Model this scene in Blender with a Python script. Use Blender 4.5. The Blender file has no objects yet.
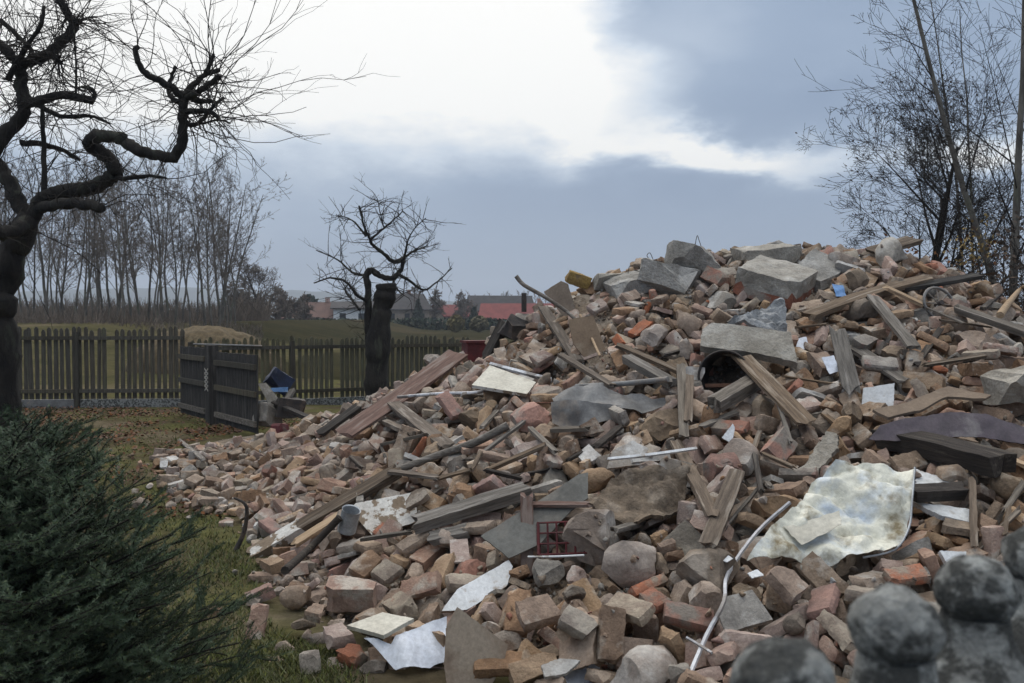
import bpy, bmesh, math, random
import numpy as np
from mathutils import Vector, Matrix, Quaternion, Euler, noise
from mathutils.bvhtree import BVHTree
R = math.radians
sc = bpy.context.scene
COL = sc.collection
# ---------------------------------------------------------------- camera
cam_d = bpy.data.cameras.new('camera'); cam = bpy.data.objects.new('camera', cam_d); COL.objects.link(cam)
cam_d.sensor_width = 36; cam_d.lens = 36 * 887 / 1024
cam_d.clip_start = .05; cam_d.clip_end = 6000
cam.location = (0, 0, 1.8); cam.rotation_euler = (R(90) - math.atan(23.5 / 887), 0, 0)
cam_d.dof.use_dof = True; cam_d.dof.focus_distance = 7.5; cam_d.dof.aperture_fstop = 6.3
sc.camera = cam
# ---------------------------------------------------------------- sky: thick evening cloud with a bright break, over a Nishita sky
SUN_AZ, SUN_EL = R(-9), R(42)
world = bpy.data.worlds.new('World'); sc.world = world; world.use_nodes = True
nt = world.node_tree; N = nt.nodes; L = nt.links; N.clear()
def nd(t, **k):
    n = N.new(t)
    for a, b in k.items(): setattr(n, a, b)
    return n
def setin(n, i, v):
    if isinstance(v, bpy.types.NodeSocket): n.id_data.links.new(v, n.inputs[i])
    else: n.inputs[i].default_value = v
def wm(op, a, b=None, c=None, clamp=False):
    n = nd('ShaderNodeMath', operation=op, use_clamp=clamp); setin(n, 0, a)
    if b is not None: setin(n, 1, b)
    if c is not None: setin(n, 2, c)
    return n.outputs[0]
def wss(x, a, b):
    n = nd('ShaderNodeMapRange', interpolation_type='SMOOTHSTEP'); setin(n, 0, x); n.inputs[1].default_value = a; n.inputs[2].default_value = b
    return n.outputs[0]
tc = nd('ShaderNodeTexCoord'); sep = nd('ShaderNodeSeparateXYZ'); L.new(tc.outputs['Generated'], sep.inputs[0])
def wnoise(scale, detail, sz, rough=.55):
    mp = nd('ShaderNodeMapping'); L.new(tc.outputs['Generated'], mp.inputs[0]); mp.inputs['Scale'].default_value = (1, 1, sz)
    n = nd('ShaderNodeTexNoise'); L.new(mp.outputs[0], n.inputs['Vector']); n.inputs['Scale'].default_value = scale; n.inputs['Detail'].default_value = detail; n.inputs['Roughness'].default_value = rough
    return wm('SUBTRACT', n.outputs[0], .5)
n1 = wnoise(5, 6, 2.2); n2 = wnoise(14, 5, 2.5); n3 = wnoise(2.2, 3, 1.5)
AZ = wm('MULTIPLY', wm('ARCTAN2', sep.outputs[0], sep.outputs[1]), 57.2958)
EL = wm('MULTIPLY', wm('ARCSINE', sep.outputs[2]), 57.2958)
AZn = wm('ADD', AZ, wm('ADD', wm('MULTIPLY', n1, 14), wm('MULTIPLY', n2, 3.5)))
ELn = wm('ADD', EL, wm('ADD', wm('MULTIPLY', n1, 5), wm('MULTIPLY', n2, 3)))
def gauss(a0, e0, sa, se, tilt=0, A=None, E=None):
    da = wm('SUBTRACT', A or AZn, a0); de = wm('SUBTRACT', E or ELn, e0)
    if tilt: de = wm('SUBTRACT', de, wm('MULTIPLY', da, tilt))
    q = wm('ADD', wm('POWER', wm('ABSOLUTE', wm('DIVIDE', da, sa)), 2.0), wm('POWER', wm('ABSOLUTE', wm('DIVIDE', de, se)), 2.0))
    return wm('EXPONENT', wm('MULTIPLY', q, -.5))
low = wss(wm('SUBTRACT', ELn, wm('MULTIPLY', wm('MAXIMUM', wm('SUBTRACT', AZ, 3.0), 0.0), .22)), 7.6, 15.2)                                            # lower edge of the bright break
edge = wm('ADD', AZn, wm('MULTIPLY', EL, .55))                       # its right edge leans with height
brk = wm('MULTIPLY', low, wm('SUBTRACT', 1.0, wss(edge, 12.0, 20.5)))
brk = wm('MULTIPLY', brk, wss(AZn, -75.0, -35.0)); brk = wm('MULTIPLY', brk, wm('SUBTRACT', 1.0, wss(EL, 40.0, 70.0)))
t = wm('MULTIPLY', brk, 1.3)
t = wm('ADD', t, wm('MULTIPLY', gauss(13.6, 10.35, 4.6, .85, -.13), 1.15))
t = wm('ADD', t, wm('MULTIPLY', gauss(27.5, 9.2, 2.6, .8), .9))
t = wm('ADD', t, wm('MULTIPLY', gauss(-20, 8.5, 12, 3.0), .22))
t = wm('ADD', t, wm('MULTIPLY', gauss(12, 17, 3.0, 2.5), .2))
t = wm('SUBTRACT', t, wm('MULTIPLY', gauss(4, 7.6, 15, 1.7), .07))
t = wm('SUBTRACT', t, wm('MULTIPLY', gauss(18, 13.2, 7, 1.6), .10))
t = wm('ADD', t, wm('MULTIPLY', n1, .28)); t = wm('ADD', t, wm('MULTIPLY', n3, .16)); t = wm('ADD', t, wm('MULTIPLY', n2, .06))
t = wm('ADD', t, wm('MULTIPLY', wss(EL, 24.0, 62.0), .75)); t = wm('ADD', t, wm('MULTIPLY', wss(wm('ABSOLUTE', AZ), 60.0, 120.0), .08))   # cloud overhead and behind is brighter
t = wm('ADD', t, .12, clamp=True)
ramp = nd('ShaderNodeValToRGB'); L.new(t, ramp.inputs[0]); el_ = ramp.color_ramp.elements
el_[0].position = 0; el_[0].color = (.235, .325, .48, 1); el_[1].position = 1; el_[1].color = (1.15, 1.14, 1.10, 1)
e = el_.new(.2); e.color = (.335, .435, .59, 1)
e = el_.new(.55); e.color = (.70, .79, .90, 1)
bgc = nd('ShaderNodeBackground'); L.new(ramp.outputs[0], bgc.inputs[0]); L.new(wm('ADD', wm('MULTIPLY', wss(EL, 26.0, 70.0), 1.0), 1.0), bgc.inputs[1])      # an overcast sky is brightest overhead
sky = nd('ShaderNodeTexSky', sky_type='NISHITA', sun_disc=False, sun_elevation=SUN_EL, sun_rotation=SUN_AZ, air_density=1.2, dust_density=2.0)
bgs = nd('ShaderNodeBackground'); L.new(sky.outputs[0], bgs.inputs[0]); bgs.inputs[1].default_value = .06
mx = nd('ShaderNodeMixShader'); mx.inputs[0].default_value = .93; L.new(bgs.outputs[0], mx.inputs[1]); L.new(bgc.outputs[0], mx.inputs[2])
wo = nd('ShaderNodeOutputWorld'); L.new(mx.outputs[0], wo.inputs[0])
# ---------------------------------------------------------------- sun behind the cloud, exposure
sd = bpy.data.lights.new('sun', 'SUN'); sun = bpy.data.objects.new('sun', sd); COL.objects.link(sun)
sd.energy = 1.1; sd.angle = R(25); sd.color = (1, .92, .82)
sun.rotation_euler = (R(90) - SUN_EL, 0, R(180) - SUN_AZ)            # light comes from ahead of the camera, through the break in the cloud
sv = sc.view_settings; sv.view_transform = 'Standard'; sv.look = 'None'; sv.exposure = 0; sv.gamma = 1; sv.use_curve_mapping = False
sc.render.engine = 'CYCLES'; sc.cycles.use_denoising = True; sc.cycles.max_bounces = 5; sc.cycles.diffuse_bounces = 3
sc.cycles.sample_clamp_indirect = 4
# ---------------------------------------------------------------- camera geometry and the shape of the heap
FPX = 887.0
PITCH = math.atan(23.5 / FPX)
CAM = Vector((0, 0, 1.8))
def ray(px, py):
    x = (px - 512) / FPX; y = (341.5 - py) / FPX
    c, s = math.cos(PITCH), math.sin(PITCH)
    return Vector((x, c + y * s, -s + y * c))
def at(px, py, d):
    r = ray(px, py)
    return CAM + r * (d / r.y)
def pix(p):
    v = Vector(p) - CAM
    c, s = math.cos(PITCH), math.sin(PITCH)
    f = v.y * c - v.z * s; u = v.y * s + v.z * c
    if f < .05: return (-9999, -9999)
    return (512 + FPX * v.x / f, 341.5 - FPX * u / f)

HEAP_CTRL = [
 (600,683,4.2),(600,600,4.8),(600,550,5.3),(600,500,5.85),(600,450,6.5),(600,400,7.3),(600,350,8.2),(600,300,9.3),(600,276,10.0),
 (720,683,3.9),(720,600,4.6),(720,550,5.15),(720,500,5.7),(720,450,6.3),(720,400,7.05),(720,350,7.9),(720,300,8.9),(720,262,9.9),
 (850,683,3.8),(850,600,4.5),(850,550,5.0),(850,500,5.5),(850,450,6.1),(850,400,6.8),(850,350,7.6),(850,300,8.6),(850,262,9.6),(850,252,10.1),
 (940,400,6.7),(940,350,7.5),(940,300,8.6),(930,262,9.8),
 (1024,600,4.3),(1024,500,5.2),(1024,400,6.5),(1024,355,7.5),(1024,328,8.6),
 (1150,600,4.3),(1150,450,5.8),(1150,390,7.2),
 (500,683,4.35),(500,600,4.95),(500,550,5.5),(500,500,6.2),(500,450,7.1),(500,400,8.3),(500,370,9.2),(500,348,10.1),
 (400,600,5.2),(400,550,5.9),(400,500,6.8),(400,450,8.0),(400,420,9.2),(400,392,10.6),
 (300,550,6.5),(300,500,7.9),(300,450,10.0),(300,424,12.0),
 (230,520,7.7),(200,490,8.9),(200,465,10.4),
]
HEAP_XYZ = [(-5,8,0),(-4,6.5,0),(-3,5.6,0),(-2.1,5,0),(-1.3,4.4,0),(-.9,3.6,0),(0,3.2,0),(1.2,2.8,0),(2.4,2.6,.05),(4.5,2.8,.1),
 (-4.6,10,0),(-5,12,0),(-4.8,14,0),(-3.4,15.5,0),(-1,16,0),(2,16,0),(5,16,0),(8,13,.2),(-.5,13,.5),(1.2,12.5,1.2),(3.8,12.5,1.6),(6,11.5,1.0),(-2,13,.3)]
def _tps(pts):
    P = np.array(pts, float); n = len(P)
    d = np.linalg.norm(P[:, None, :2] - P[None, :, :2], axis=2)
    K = np.where(d > 0, d * d * np.log(d + 1e-12), 0) + np.eye(n) * .03
    A = np.zeros((n + 3, n + 3)); A[:n, :n] = K; A[:n, n] = 1; A[:n, n+1:] = P[:, :2]; A[n, :n] = 1; A[n+1:, :n] = P[:, :2].T
    b = np.zeros(n + 3); b[:n] = P[:, 2]
    return P, np.linalg.solve(A, b)
_HP, _HW = _tps([tuple(at(*c)) for c in HEAP_CTRL] + HEAP_XYZ)
def heap_z(x, y):
    x = np.atleast_1d(np.asarray(x, float)); y = np.atleast_1d(np.asarray(y, float))
    d2 = (x[:, None] - _HP[None, :, 0])**2 + (y[:, None] - _HP[None, :, 1])**2
    z = (np.where(d2 > 0, .5 * d2 * np.log(d2 + 1e-12), 0)) @ _HW[:len(_HP)] + _HW[len(_HP)] + _HW[len(_HP)+1] * x + _HW[len(_HP)+2] * y
    return np.maximum(z, -.02)
BASE_DROP = .13

# ---------------------------------------------------------------- rubble shapes (bricks, bats, clumps, stones, plaster plates)
def _cut(bm, co, no, rough, rng):
    g = bm.verts[:] + bm.edges[:] + bm.faces[:]
    r = bmesh.ops.bisect_plane(bm, geom=g, dist=1e-5, plane_co=co, plane_no=no, clear_outer=True)
    ed = [e for e in r['geom_cut'] if isinstance(e, bmesh.types.BMEdge)]
    if len(ed) < 3: return
    f = bmesh.ops.contextual_create(bm, geom=ed)['faces']
    if f and rough:
        f = bmesh.ops.poke(bm, faces=f)['verts']
        for v in f: v.co += Vector(no).normalized() * rng.uniform(-rough, rough * .4)
def _rv(rng):
    while 1:
        v = Vector((rng.uniform(-1,1), rng.uniform(-1,1), rng.uniform(-1,1)))
        if .1 < v.length < 1: return v.normalized()
def _grid_box(bm, sx, sy, sz, step):
    bmesh.ops.create_cube(bm, size=1, matrix=Matrix.Diagonal((sx, sy, sz, 1)))
    for ax, s in ((0, sx), (1, sy), (2, sz)):
        n = max(1, round(s / step)); 
        ed = [e for e in bm.edges if abs((e.verts[0].co - e.verts[1].co)[ax]) > s * .9 / 1 and n > 1]
        for k in range(1, n):
            no = Vector((0,0,0)); no[ax] = 1; co = Vector((0,0,0)); co[ax] = -s/2 + s * k / n
            bmesh.ops.bisect_plane(bm, geom=bm.verts[:] + bm.edges[:] + bm.faces[:], dist=1e-6, plane_co=co, plane_no=no)
def _rough(bm, amp, freq, seed):
    bm.normal_update()
    off = Vector((seed * 7.3, seed * 1.7, seed * 3.1))
    d = [(v, v.normal * (noise.noise(v.co * freq + off) * amp + noise.noise(v.co * freq * 3 + off) * amp * .5)) for v in bm.verts]
    for v, a in d: v.co += a
def proto_bm(i):
    rng = random.Random(900 + i); bm = bmesh.new()
    L, W, H = .265, .128, .066
    if i < 16:                                                       # bricks (0-7 nearly whole, 8-15 broken bats)
        _grid_box(bm, L, W, H, .026)
        for v in bm.verts:                                           # soft worn arrises
            c = v.co; m = [abs(c.x) > L*.49, abs(c.y) > W*.49, abs(c.z) > H*.49]
            if sum(m) >= 2: v.co -= Vector((c.x/L*.015*m[0], c.y/W*.014*m[1], c.z/H*.011*m[2])) * rng.uniform(.4, 1.3)
        if i >= 8:
            k = rng.uniform(-.05, .06); _cut(bm, (k, 0, 0), (1, rng.uniform(-.5,.5), rng.uniform(-.4,.4)), .012, rng)
        for k in range(rng.randint(1, 3)):
            s = Vector((rng.choice((-1,1)), rng.choice((-1,1)), rng.choice((-1,1))))
            n = Vector((s.x * rng.uniform(.3,1), s.y * rng.uniform(.4,1), s.z * rng.uniform(.3,1))).normalized()
            m = max((v.co.dot(n) for v in bm.verts))
            _cut(bm, n * (m - rng.uniform(.008, .034)), n, .006, rng)
        _rough(bm, .0055, 20, i)
    elif i < 20:                                                     # two or three bricks still held by mortar
        _grid_box(bm, L * rng.uniform(.75,1), W, H * 2.15, .038)
        for k in range(4):
            n = _rv(rng); m = max((v.co.dot(n) for v in bm.verts)); _cut(bm, n * (m - rng.uniform(.02, .06)), n, .015, rng)
        for v in bm.verts:
            if abs(v.co.z) < .012: v.co.x *= .96; v.co.y *= .95
        _rough(bm, .011, 18, i)
    elif i < 32:                                                     # stones and mortar lumps
        bmesh.ops.create_icosphere(bm, subdivisions=3, radius=.11)
        a = rng.uniform(.75, 1.25), rng.uniform(.6, 1), rng.uniform(.42, .8)
        for v in bm.verts: v.co = Vector((v.co.x * a[0], v.co.y * a[1], v.co.z * a[2]))
        for k in range(rng.randint(6, 10)):
            n = _rv(rng); m = max((v.co.dot(n) for v in bm.verts)); _cut(bm, n * (m * rng.uniform(.55, .82)), n, .006, rng)
        _rough(bm, .012, 15, i)
    else:                                                            # plates of plaster, tile and thin concrete
        s = rng.uniform(.16, .26), rng.uniform(.12, .2), rng.uniform(.022, .045)
        _grid_box(bm, *s, .04)
        for k in range(rng.randint(3, 5)):
            t = rng.uniform(0, 6.283); n = Vector((math.cos(t), math.sin(t), rng.uniform(-.2,.2))).normalized()
            m = max((v.co.dot(n) for v in bm.verts)); _cut(bm, n * (m * rng.uniform(.6, .9)), n, .006, rng)
        _rough(bm, .006, 20, i)
    bmesh.ops.triangulate(bm, faces=[f for f in bm.faces if len(f.verts) > 4])
    bmesh.ops.recalc_face_normals(bm, faces=bm.faces[:])
    return bm
N_PROTO = 38

# ---------------------------------------------------------------- materials
def mat(name, c1, c2=None, c3=None, scale=6, rough=.9, bump=.3, bscale=None, stretch=(1,1,1), spec=.25, lo=.4, hi=.6, c3lo=.55, c3hi=.64, vary=.0, metal=0, fine=.22, c3scale=None, var2=None):
    m = bpy.data.materials.new(name); m.use_nodes = True; t = m.node_tree; n = t.nodes; l = t.links
    b = n['Principled BSDF']; b.inputs['Roughness'].default_value = rough; b.inputs['Specular IOR Level'].default_value = spec; b.inputs['Metallic'].default_value = metal
    co = n.new('ShaderNodeTexCoord'); mp = n.new('ShaderNodeMapping'); l.new(co.outputs['Object'], mp.inputs[0]); mp.inputs['Scale'].default_value = stretch
    oi = n.new('ShaderNodeObjectInfo'); at_ = n.new('ShaderNodeAttribute'); at_.attribute_name = 'rnd'
    ad = n.new('ShaderNodeMath'); ad.operation = 'ADD'; l.new(oi.outputs['Random'], ad.inputs[0]); l.new(at_.outputs['Fac'], ad.inputs[1])
    fr = n.new('ShaderNodeMath'); fr.operation = 'FRACT'; l.new(ad.outputs[0], fr.inputs[0])
    of = n.new('ShaderNodeVectorMath'); of.operation = 'ADD'; l.new(mp.outputs[0], of.inputs[0])
    mu = n.new('ShaderNodeMath'); mu.operation = 'MULTIPLY'; l.new(fr.outputs[0], mu.inputs[0]); mu.inputs[1].default_value = 37.0; l.new(mu.outputs[0], of.inputs[1])
    def nz(s, d=6, r=.6):
        x = n.new('ShaderNodeTexNoise'); l.new(of.outputs[0], x.inputs['Vector']); x.inputs['Scale'].default_value = s; x.inputs['Detail'].default_value = d; x.inputs['Roughness'].default_value = r; return x.outputs[0]
    def mr(x, a, b_):
        y = n.new('ShaderNodeMapRange'); l.new(x, y.inputs[0]); y.inputs[1].default_value = a; y.inputs[2].default_value = b_; return y.outputs[0]
    def mixc(f, a, b_, mode='MIX'):
        y = n.new('ShaderNodeMix'); y.data_type = 'RGBA'; y.blend_type = mode
        for i, v in ((0, f), (6, a), (7, b_)):
            if isinstance(v, bpy.types.NodeSocket): l.new(v, y.inputs[i])
            else: y.inputs[i].default_value = v if i == 0 else (*v, 1)
        return y.outputs[2]
    col = mixc(mr(nz(scale), lo, hi), c1, c2 or tuple(x * .7 for x in c1))
    if c3: col = mixc(mr(nz(c3scale or scale * .55), c3lo, c3hi), col, c3)
    if fine:
        g = mr(nz(scale * 9, 3, .7), .25, .75); v = n.new('ShaderNodeMath'); v.operation = 'MULTIPLY_ADD'; l.new(g, v.inputs[0]); v.inputs[1].default_value = 2 * fine; v.inputs[2].default_value = 1 - fine
        cc = n.new('ShaderNodeCombineColor'); [l.new(v.outputs[0], cc.inputs[i]) for i in range(3)]
        col = mixc(1.0, col, cc.outputs[0], 'MULTIPLY')
    if vary:
        hs = n.new('ShaderNodeHueSaturation'); l.new(col, hs.inputs['Color'])
        v = n.new('ShaderNodeMath'); v.operation = 'MULTIPLY_ADD'; l.new(fr.outputs[0], v.inputs[0]); v.inputs[1].default_value = 2 * vary; v.inputs[2].default_value = 1 - vary; l.new(v.outputs[0], hs.inputs['Value'])
        f2 = n.new('ShaderNodeMath'); f2.operation = 'MULTIPLY'; l.new(fr.outputs[0], f2.inputs[0]); f2.inputs[1].default_value = 7.31
        f3 = n.new('ShaderNodeMath'); f3.operation = 'FRACT'; l.new(f2.outputs[0], f3.inputs[0])
        s_ = n.new('ShaderNodeMath'); s_.operation = 'MULTIPLY_ADD'; l.new(f3.outputs[0], s_.inputs[0]); s_.inputs[1].default_value = .5; s_.inputs[2].default_value = .65; l.new(s_.outputs[0], hs.inputs['Saturation'])
        col = hs.outputs[0]
    l.new(col, b.inputs['Base Color'])
    if bump:
        bp = n.new('ShaderNodeBump'); bp.inputs['Strength'].default_value = bump; bp.inputs['Distance'].default_value = .03; l.new(nz(bscale or scale * 3, 8, .65), bp.inputs['Height']); l.new(bp.outputs[0], b.inputs['Normal'])
    return m
M = {}
def defm(k, *a, **kw): M[k] = mat(k, *a, **kw)
DUST = (.25, .205, .165)
defm('brick_brown', (.285, .185, .12), (.185, .118, .078), (.38, .31, .245), scale=9, vary=.25, bump=.6, bscale=40)
defm('brick_red', (.38, .165, .105), (.27, .13, .09), DUST, scale=8, vary=.25, bump=.5, bscale=40, c3lo=.5, c3hi=.6)
defm('brick_tan', (.36, .255, .17), (.25, .17, .11), (.44, .37, .30), scale=9, vary=.22, bump=.6, bscale=40)
defm('brick_pink', (.38, .265, .205), (.28, .18, .14), (.44, .38, .32), scale=9, vary=.2, bump=.5, bscale=40)
defm('brick_grey', (.335, .285, .225), (.22, .175, .14), (.27, .15, .11), scale=8, vary=.22, bump=.5, bscale=40, c3lo=.62, c3hi=.66)
defm('stone_grey', (.325, .29, .245), (.19, .168, .142), (.42, .39, .35), scale=7, vary=.25, bump=.7, bscale=25)
defm('stone_brown', (.27, .20, .138), (.15, .113, .082), (.34, .28, .22), scale=7, vary=.25, bump=.7, bscale=25)
defm('stone_pink', (.36, .28, .22), (.25, .185, .14), (.44, .39, .34), scale=7, vary=.22, bump=.7, bscale=25)
defm('plaster', (.5, .48, .45), (.36, .33, .30), (.27, .23, .19), scale=7, vary=.22, bump=.4, c3lo=.52, c3hi=.6)
defm('dirt', (.21, .16, .115), (.12, .092, .068), (.32, .265, .21), scale=3, bump=.9, bscale=30, c3scale=5, c3lo=.5, c3hi=.7, fine=.35)
defm('wood_grey', (.18, .155, .128), (.10, .085, .07), (.25, .22, .19), scale=3, stretch=(1,14,14), bump=.4, bscale=8, vary=.2)
defm('wood_brown', (.16, .115, .078), (.09, .064, .044), (.24, .195, .15), scale=3, stretch=(1,14,14), bump=.4, bscale=8, vary=.25)
defm('wood_dark', (.055, .045, .038), (.03, .025, .022), (.10, .085, .07), scale=3, stretch=(1,14,14), bump=.4, bscale=8, vary=.2)
defm('wood_red', (.17, .105, .085), (.11, .068, .055), (.22, .17, .145), scale=3, stretch=(1,10,10), bump=.3, bscale=8)
defm('wood_fresh', (.40, .29, .19), (.30, .21, .13), (.22, .15, .10), scale=3, stretch=(1,12,12), bump=.3, bscale=8)
defm('fence_wood', (.085, .073, .055), (.05, .043, .033), (.085, .082, .052), scale=3, stretch=(14,14,1), bump=.4, bscale=8, vary=.2)
defm('gate_wood', (.05, .045, .042), (.028, .026, .024), (.075, .068, .06), scale=3, stretch=(10,10,1), bump=.4, bscale=8)
defm('hardboard', (.19, .135, .09), (.16, .112, .075), (.23, .18, .13), scale=5, bump=.12, vary=.1)
defm('white_board', (.68, .69, .70), (.54, .54, .53), (.27, .22, .17), scale=4, bump=.25, c3lo=.58, c3hi=.68, rough=.55, c3scale=9)
defm('peeled_board', (.60, .58, .54), (.5, .47, .43), (.20, .15, .105), scale=5, bump=.5, c3lo=.5, c3hi=.53, c3scale=6, rough=.8)
defm('cream_board', (.56, .53, .45), (.47, .44, .37), (.30, .26, .21), scale=4, bump=.15, rough=.7)
defm('enamel', (.66, .64, .54), (.50, .57, .66), (.20, .155, .08), scale=3.2, bump=.5, bscale=12, rough=.45, spec=.4, c3lo=.53, c3hi=.68, c3scale=6, lo=.48, hi=.66)
defm('white_plastic', (.72, .74, .79), (.62, .65, .72), (.42, .38, .34), scale=4, bump=.1, rough=.5, c3lo=.66, c3hi=.72)
defm('white_metal', (.60, .61, .64), (.42, .42, .44), (.22, .20, .19), scale=6, bump=.2, rough=.5, c3lo=.55, c3hi=.6)
defm('zinc', (.40, .42, .44), (.28, .29, .30), (.20, .18, .16), scale=8, bump=.15, rough=.5, metal=.35, c3lo=.62, c3hi=.7)
defm('sheet_grey', (.21, .205, .20), (.14, .135, .13), (.25, .21, .175), scale=5, bump=.2, rough=.7, metal=.1)
defm('sheet_purple', (.085, .065, .078), (.055, .042, .05), (.16, .14, .14), scale=6, bump=.2, rough=.55, spec=.4)
defm('fibreboard', (.165, .16, .145), (.135, .128, .115), (.20, .18, .155), scale=4, bump=.2)
defm('black_iron', (.035, .032, .032), (.06, .05, .045), (.10, .075, .06), scale=9, bump=.3, rough=.75)
defm('rust', (.14, .075, .05), (.09, .05, .035), (.20, .11, .07), scale=9, bump=.4)
defm('red_paint', (.11, .022, .024), (.07, .018, .02), (.12, .09, .075), scale=7, bump=.2, rough=.7)
defm('blue_plastic', (.14, .27, .50), (.10, .19, .36), (.36, .44, .54), scale=6, bump=.1, rough=.5)
defm('navy_plastic', (.025, .035, .075), (.02, .028, .05), (.07, .08, .11), scale=6, bump=.1, rough=.5)
defm('foam_ochre', (.30, .20, .065), (.20, .13, .05), (.16, .12, .085), scale=6, bump=.8, bscale=20)
defm('wool_grey', (.34, .345, .35), (.22, .22, .22), (.42, .42, .42), scale=9, bump=1, bscale=30)
defm('concrete', (.36, .33, .285), (.24, .215, .18), (.43, .40, .355), scale=5, bump=.9, bscale=26, vary=.12)
defm('brickwork', (.27, .105, .065), (.19, .08, .055), (.27, .235, .2), scale=7, bump=.6)
defm('lichen_concrete', (.26, .26, .245), (.075, .075, .07), (.36, .365, .345), scale=22, bump=.8, bscale=60, lo=.45, hi=.52, c3lo=.53, c3hi=.66, c3scale=30, fine=.3)
defm('bark', (.030, .026, .022), (.016, .014, .013), (.05, .05, .038), scale=9, stretch=(1,1,.35), bump=.9, bscale=30)
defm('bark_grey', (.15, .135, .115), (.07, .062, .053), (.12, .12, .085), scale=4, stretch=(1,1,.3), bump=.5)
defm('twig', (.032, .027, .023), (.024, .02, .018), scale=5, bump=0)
defm('twig_far', (.15, .125, .105), (.11, .09, .076), scale=2, bump=0)  # haze over the distant crowns is put into this paler twig colour
defm('grass', (.12, .13, .04), (.085, .10, .03), (.17, .15, .065), scale=2, bump=0, vary=.25)
defm('dry_leaf', (.16, .07, .032), (.10, .048, .025), (.10, .055, .03), scale=3, bump=0, vary=.35)
defm('yellow_leaf', (.34, .22, .04), (.25, .16, .03), scale=3, bump=0, vary=.2)
defm('brown_leaf', (.085, .055, .035), (.06, .04, .028), scale=3, bump=0, vary=.3)
defm('needle', (.062, .092, .048), (.042, .066, .037), (.11, .135, .06), scale=2.5, bump=0, vary=.45, rough=.6)
defm('straw', (.125, .09, .048), (.085, .062, .035), (.15, .115, .068), scale=2, stretch=(4,4,.6), bump=.8, bscale=14, fine=.3)
defm('roof_red', (.19, .055, .05), (.15, .045, .042), scale=.8, bump=.2)
defm('roof_brown', (.13, .075, .06), (.10, .06, .05), scale=.8, bump=.2)
defm('roof_dark', (.06, .055, .055), (.045, .04, .04), scale=.8, bump=.2)
defm('house_white', (.72, .72, .71), (.66, .66, .65), scale=.6, bump=0)
defm('house_buff', (.30, .24, .19), (.26, .21, .165), scale=.6, bump=0)
defm('glass_dark', (.03, .035, .04), (.025, .03, .035), bump=0, rough=.15, spec=.6)
defm('far_green', (.035, .05, .032), (.025, .036, .024), scale=.5, bump=0)
defm('far_bush', (.20, .16, .07), (.14, .12, .05), scale=.8, bump=0, vary=.2)
defm('scrub', (.16, .125, .098), (.11, .088, .07), scale=.6, bump=0)  # brown lightened so distance haze is painted into thicket and undergrowth
defm('hill_wood', (.035, .05, .045), (.026, .036, .034), scale=.03, bump=0)

# ---------------------------------------------------------------- object helpers
def tag(o, label=None, cat=None, group=None, kind=None):
    if label: o['label'] = label; o['kind'] = 'thing'
    if cat: o['category'] = cat
    if group: o['group'] = group
    if kind: o['kind'] = kind
    return o
def empty(name, loc=(0,0,0)):
    o = bpy.data.objects.new(name, None); o.location = loc; o.empty_display_size = .2; COL.objects.link(o); return o
def link(name, me, m, parent=None, smooth=None):
    o = bpy.data.objects.new(name, me); COL.objects.link(o)
    for x in (m if isinstance(m, (list, tuple)) else [m]): me.materials.append(M[x] if isinstance(x, str) else x)
    if smooth is not None:
        me.shade_smooth()
        if smooth < 179: me.set_sharp_from_angle(angle=R(smooth))
    if parent: o.parent = parent; o.matrix_parent_inverse = parent.matrix_world.inverted() if parent.matrix_world else Matrix()
    return o
def put(o, parent):                                                 # parent, keeping world coordinates (parents here only carry a location)
    o.parent = parent; o.matrix_parent_inverse = Matrix.Translation(-Vector(parent.location)); return o
def bm_obj(name, bm, m, parent=None, smooth=None):
    me = bpy.data.meshes.new(name); bm.to_mesh(me); bm.free(); o = link(name, me, m, None, smooth)
    return put(o, parent) if parent else o
class MB:
    def __init__(s): s.v = []; s.f = []; s.mi = []
    def add(s, v, f, mi=0):
        b = len(s.v); s.v += [tuple(p) for p in v]; s.f += [tuple(b + i for i in q) for q in f]; s.mi += [mi] * len(f)
    def tube(s, pts, rad, k=6, cap=True, mi=0):
        n = len(pts); pts = [Vector(p) for p in pts]; V = []
        up = None
        for i in range(n):
            d = (pts[min(i+1, n-1)] - pts[max(i-1, 0)])
            if d.length < 1e-9: d = Vector((0,0,1))
            d.normalize()
            if up is None: up = Vector((1,0,0)) if abs(d.x) < .8 else Vector((0,1,0))
            a = d.cross(up).normalized(); up = a.cross(d)
            r = rad[i] if hasattr(rad, '__len__') else rad
            for j in range(k):
                t = 6.28318 * j / k; V.append(pts[i] + (a * math.cos(t) + up * math.sin(t)) * r)
        F = [(i*k + j, i*k + (j+1) % k, (i+1)*k + (j+1) % k, (i+1)*k + j) for i in range(n-1) for j in range(k)]
        if cap: F += [tuple(range(k))[::-1], tuple(range((n-1)*k, n*k))]
        s.add(V, F, mi)
    def box(s, c, size, rot=None, mi=0):
        Q = [Vector((x*size[0]/2, y*size[1]/2, z*size[2]/2)) for x in (-1,1) for y in (-1,1) for z in (-1,1)]
        if rot: Q = [rot @ q for q in Q]
        s.add([q + Vector(c) for q in Q], [(0,1,3,2),(4,6,7,5),(0,4,5,1),(2,3,7,6),(0,2,6,4),(1,5,7,3)], mi)
    def build(s, name, m, parent=None, smooth=None):
        me = bpy.data.meshes.new(name); me.from_pydata(s.v, [], s.f); o = link(name, me, m, None, smooth)
        if any(s.mi): me.polygons.foreach_set('material_index', s.mi)
        return put(o, parent) if parent else o
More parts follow.
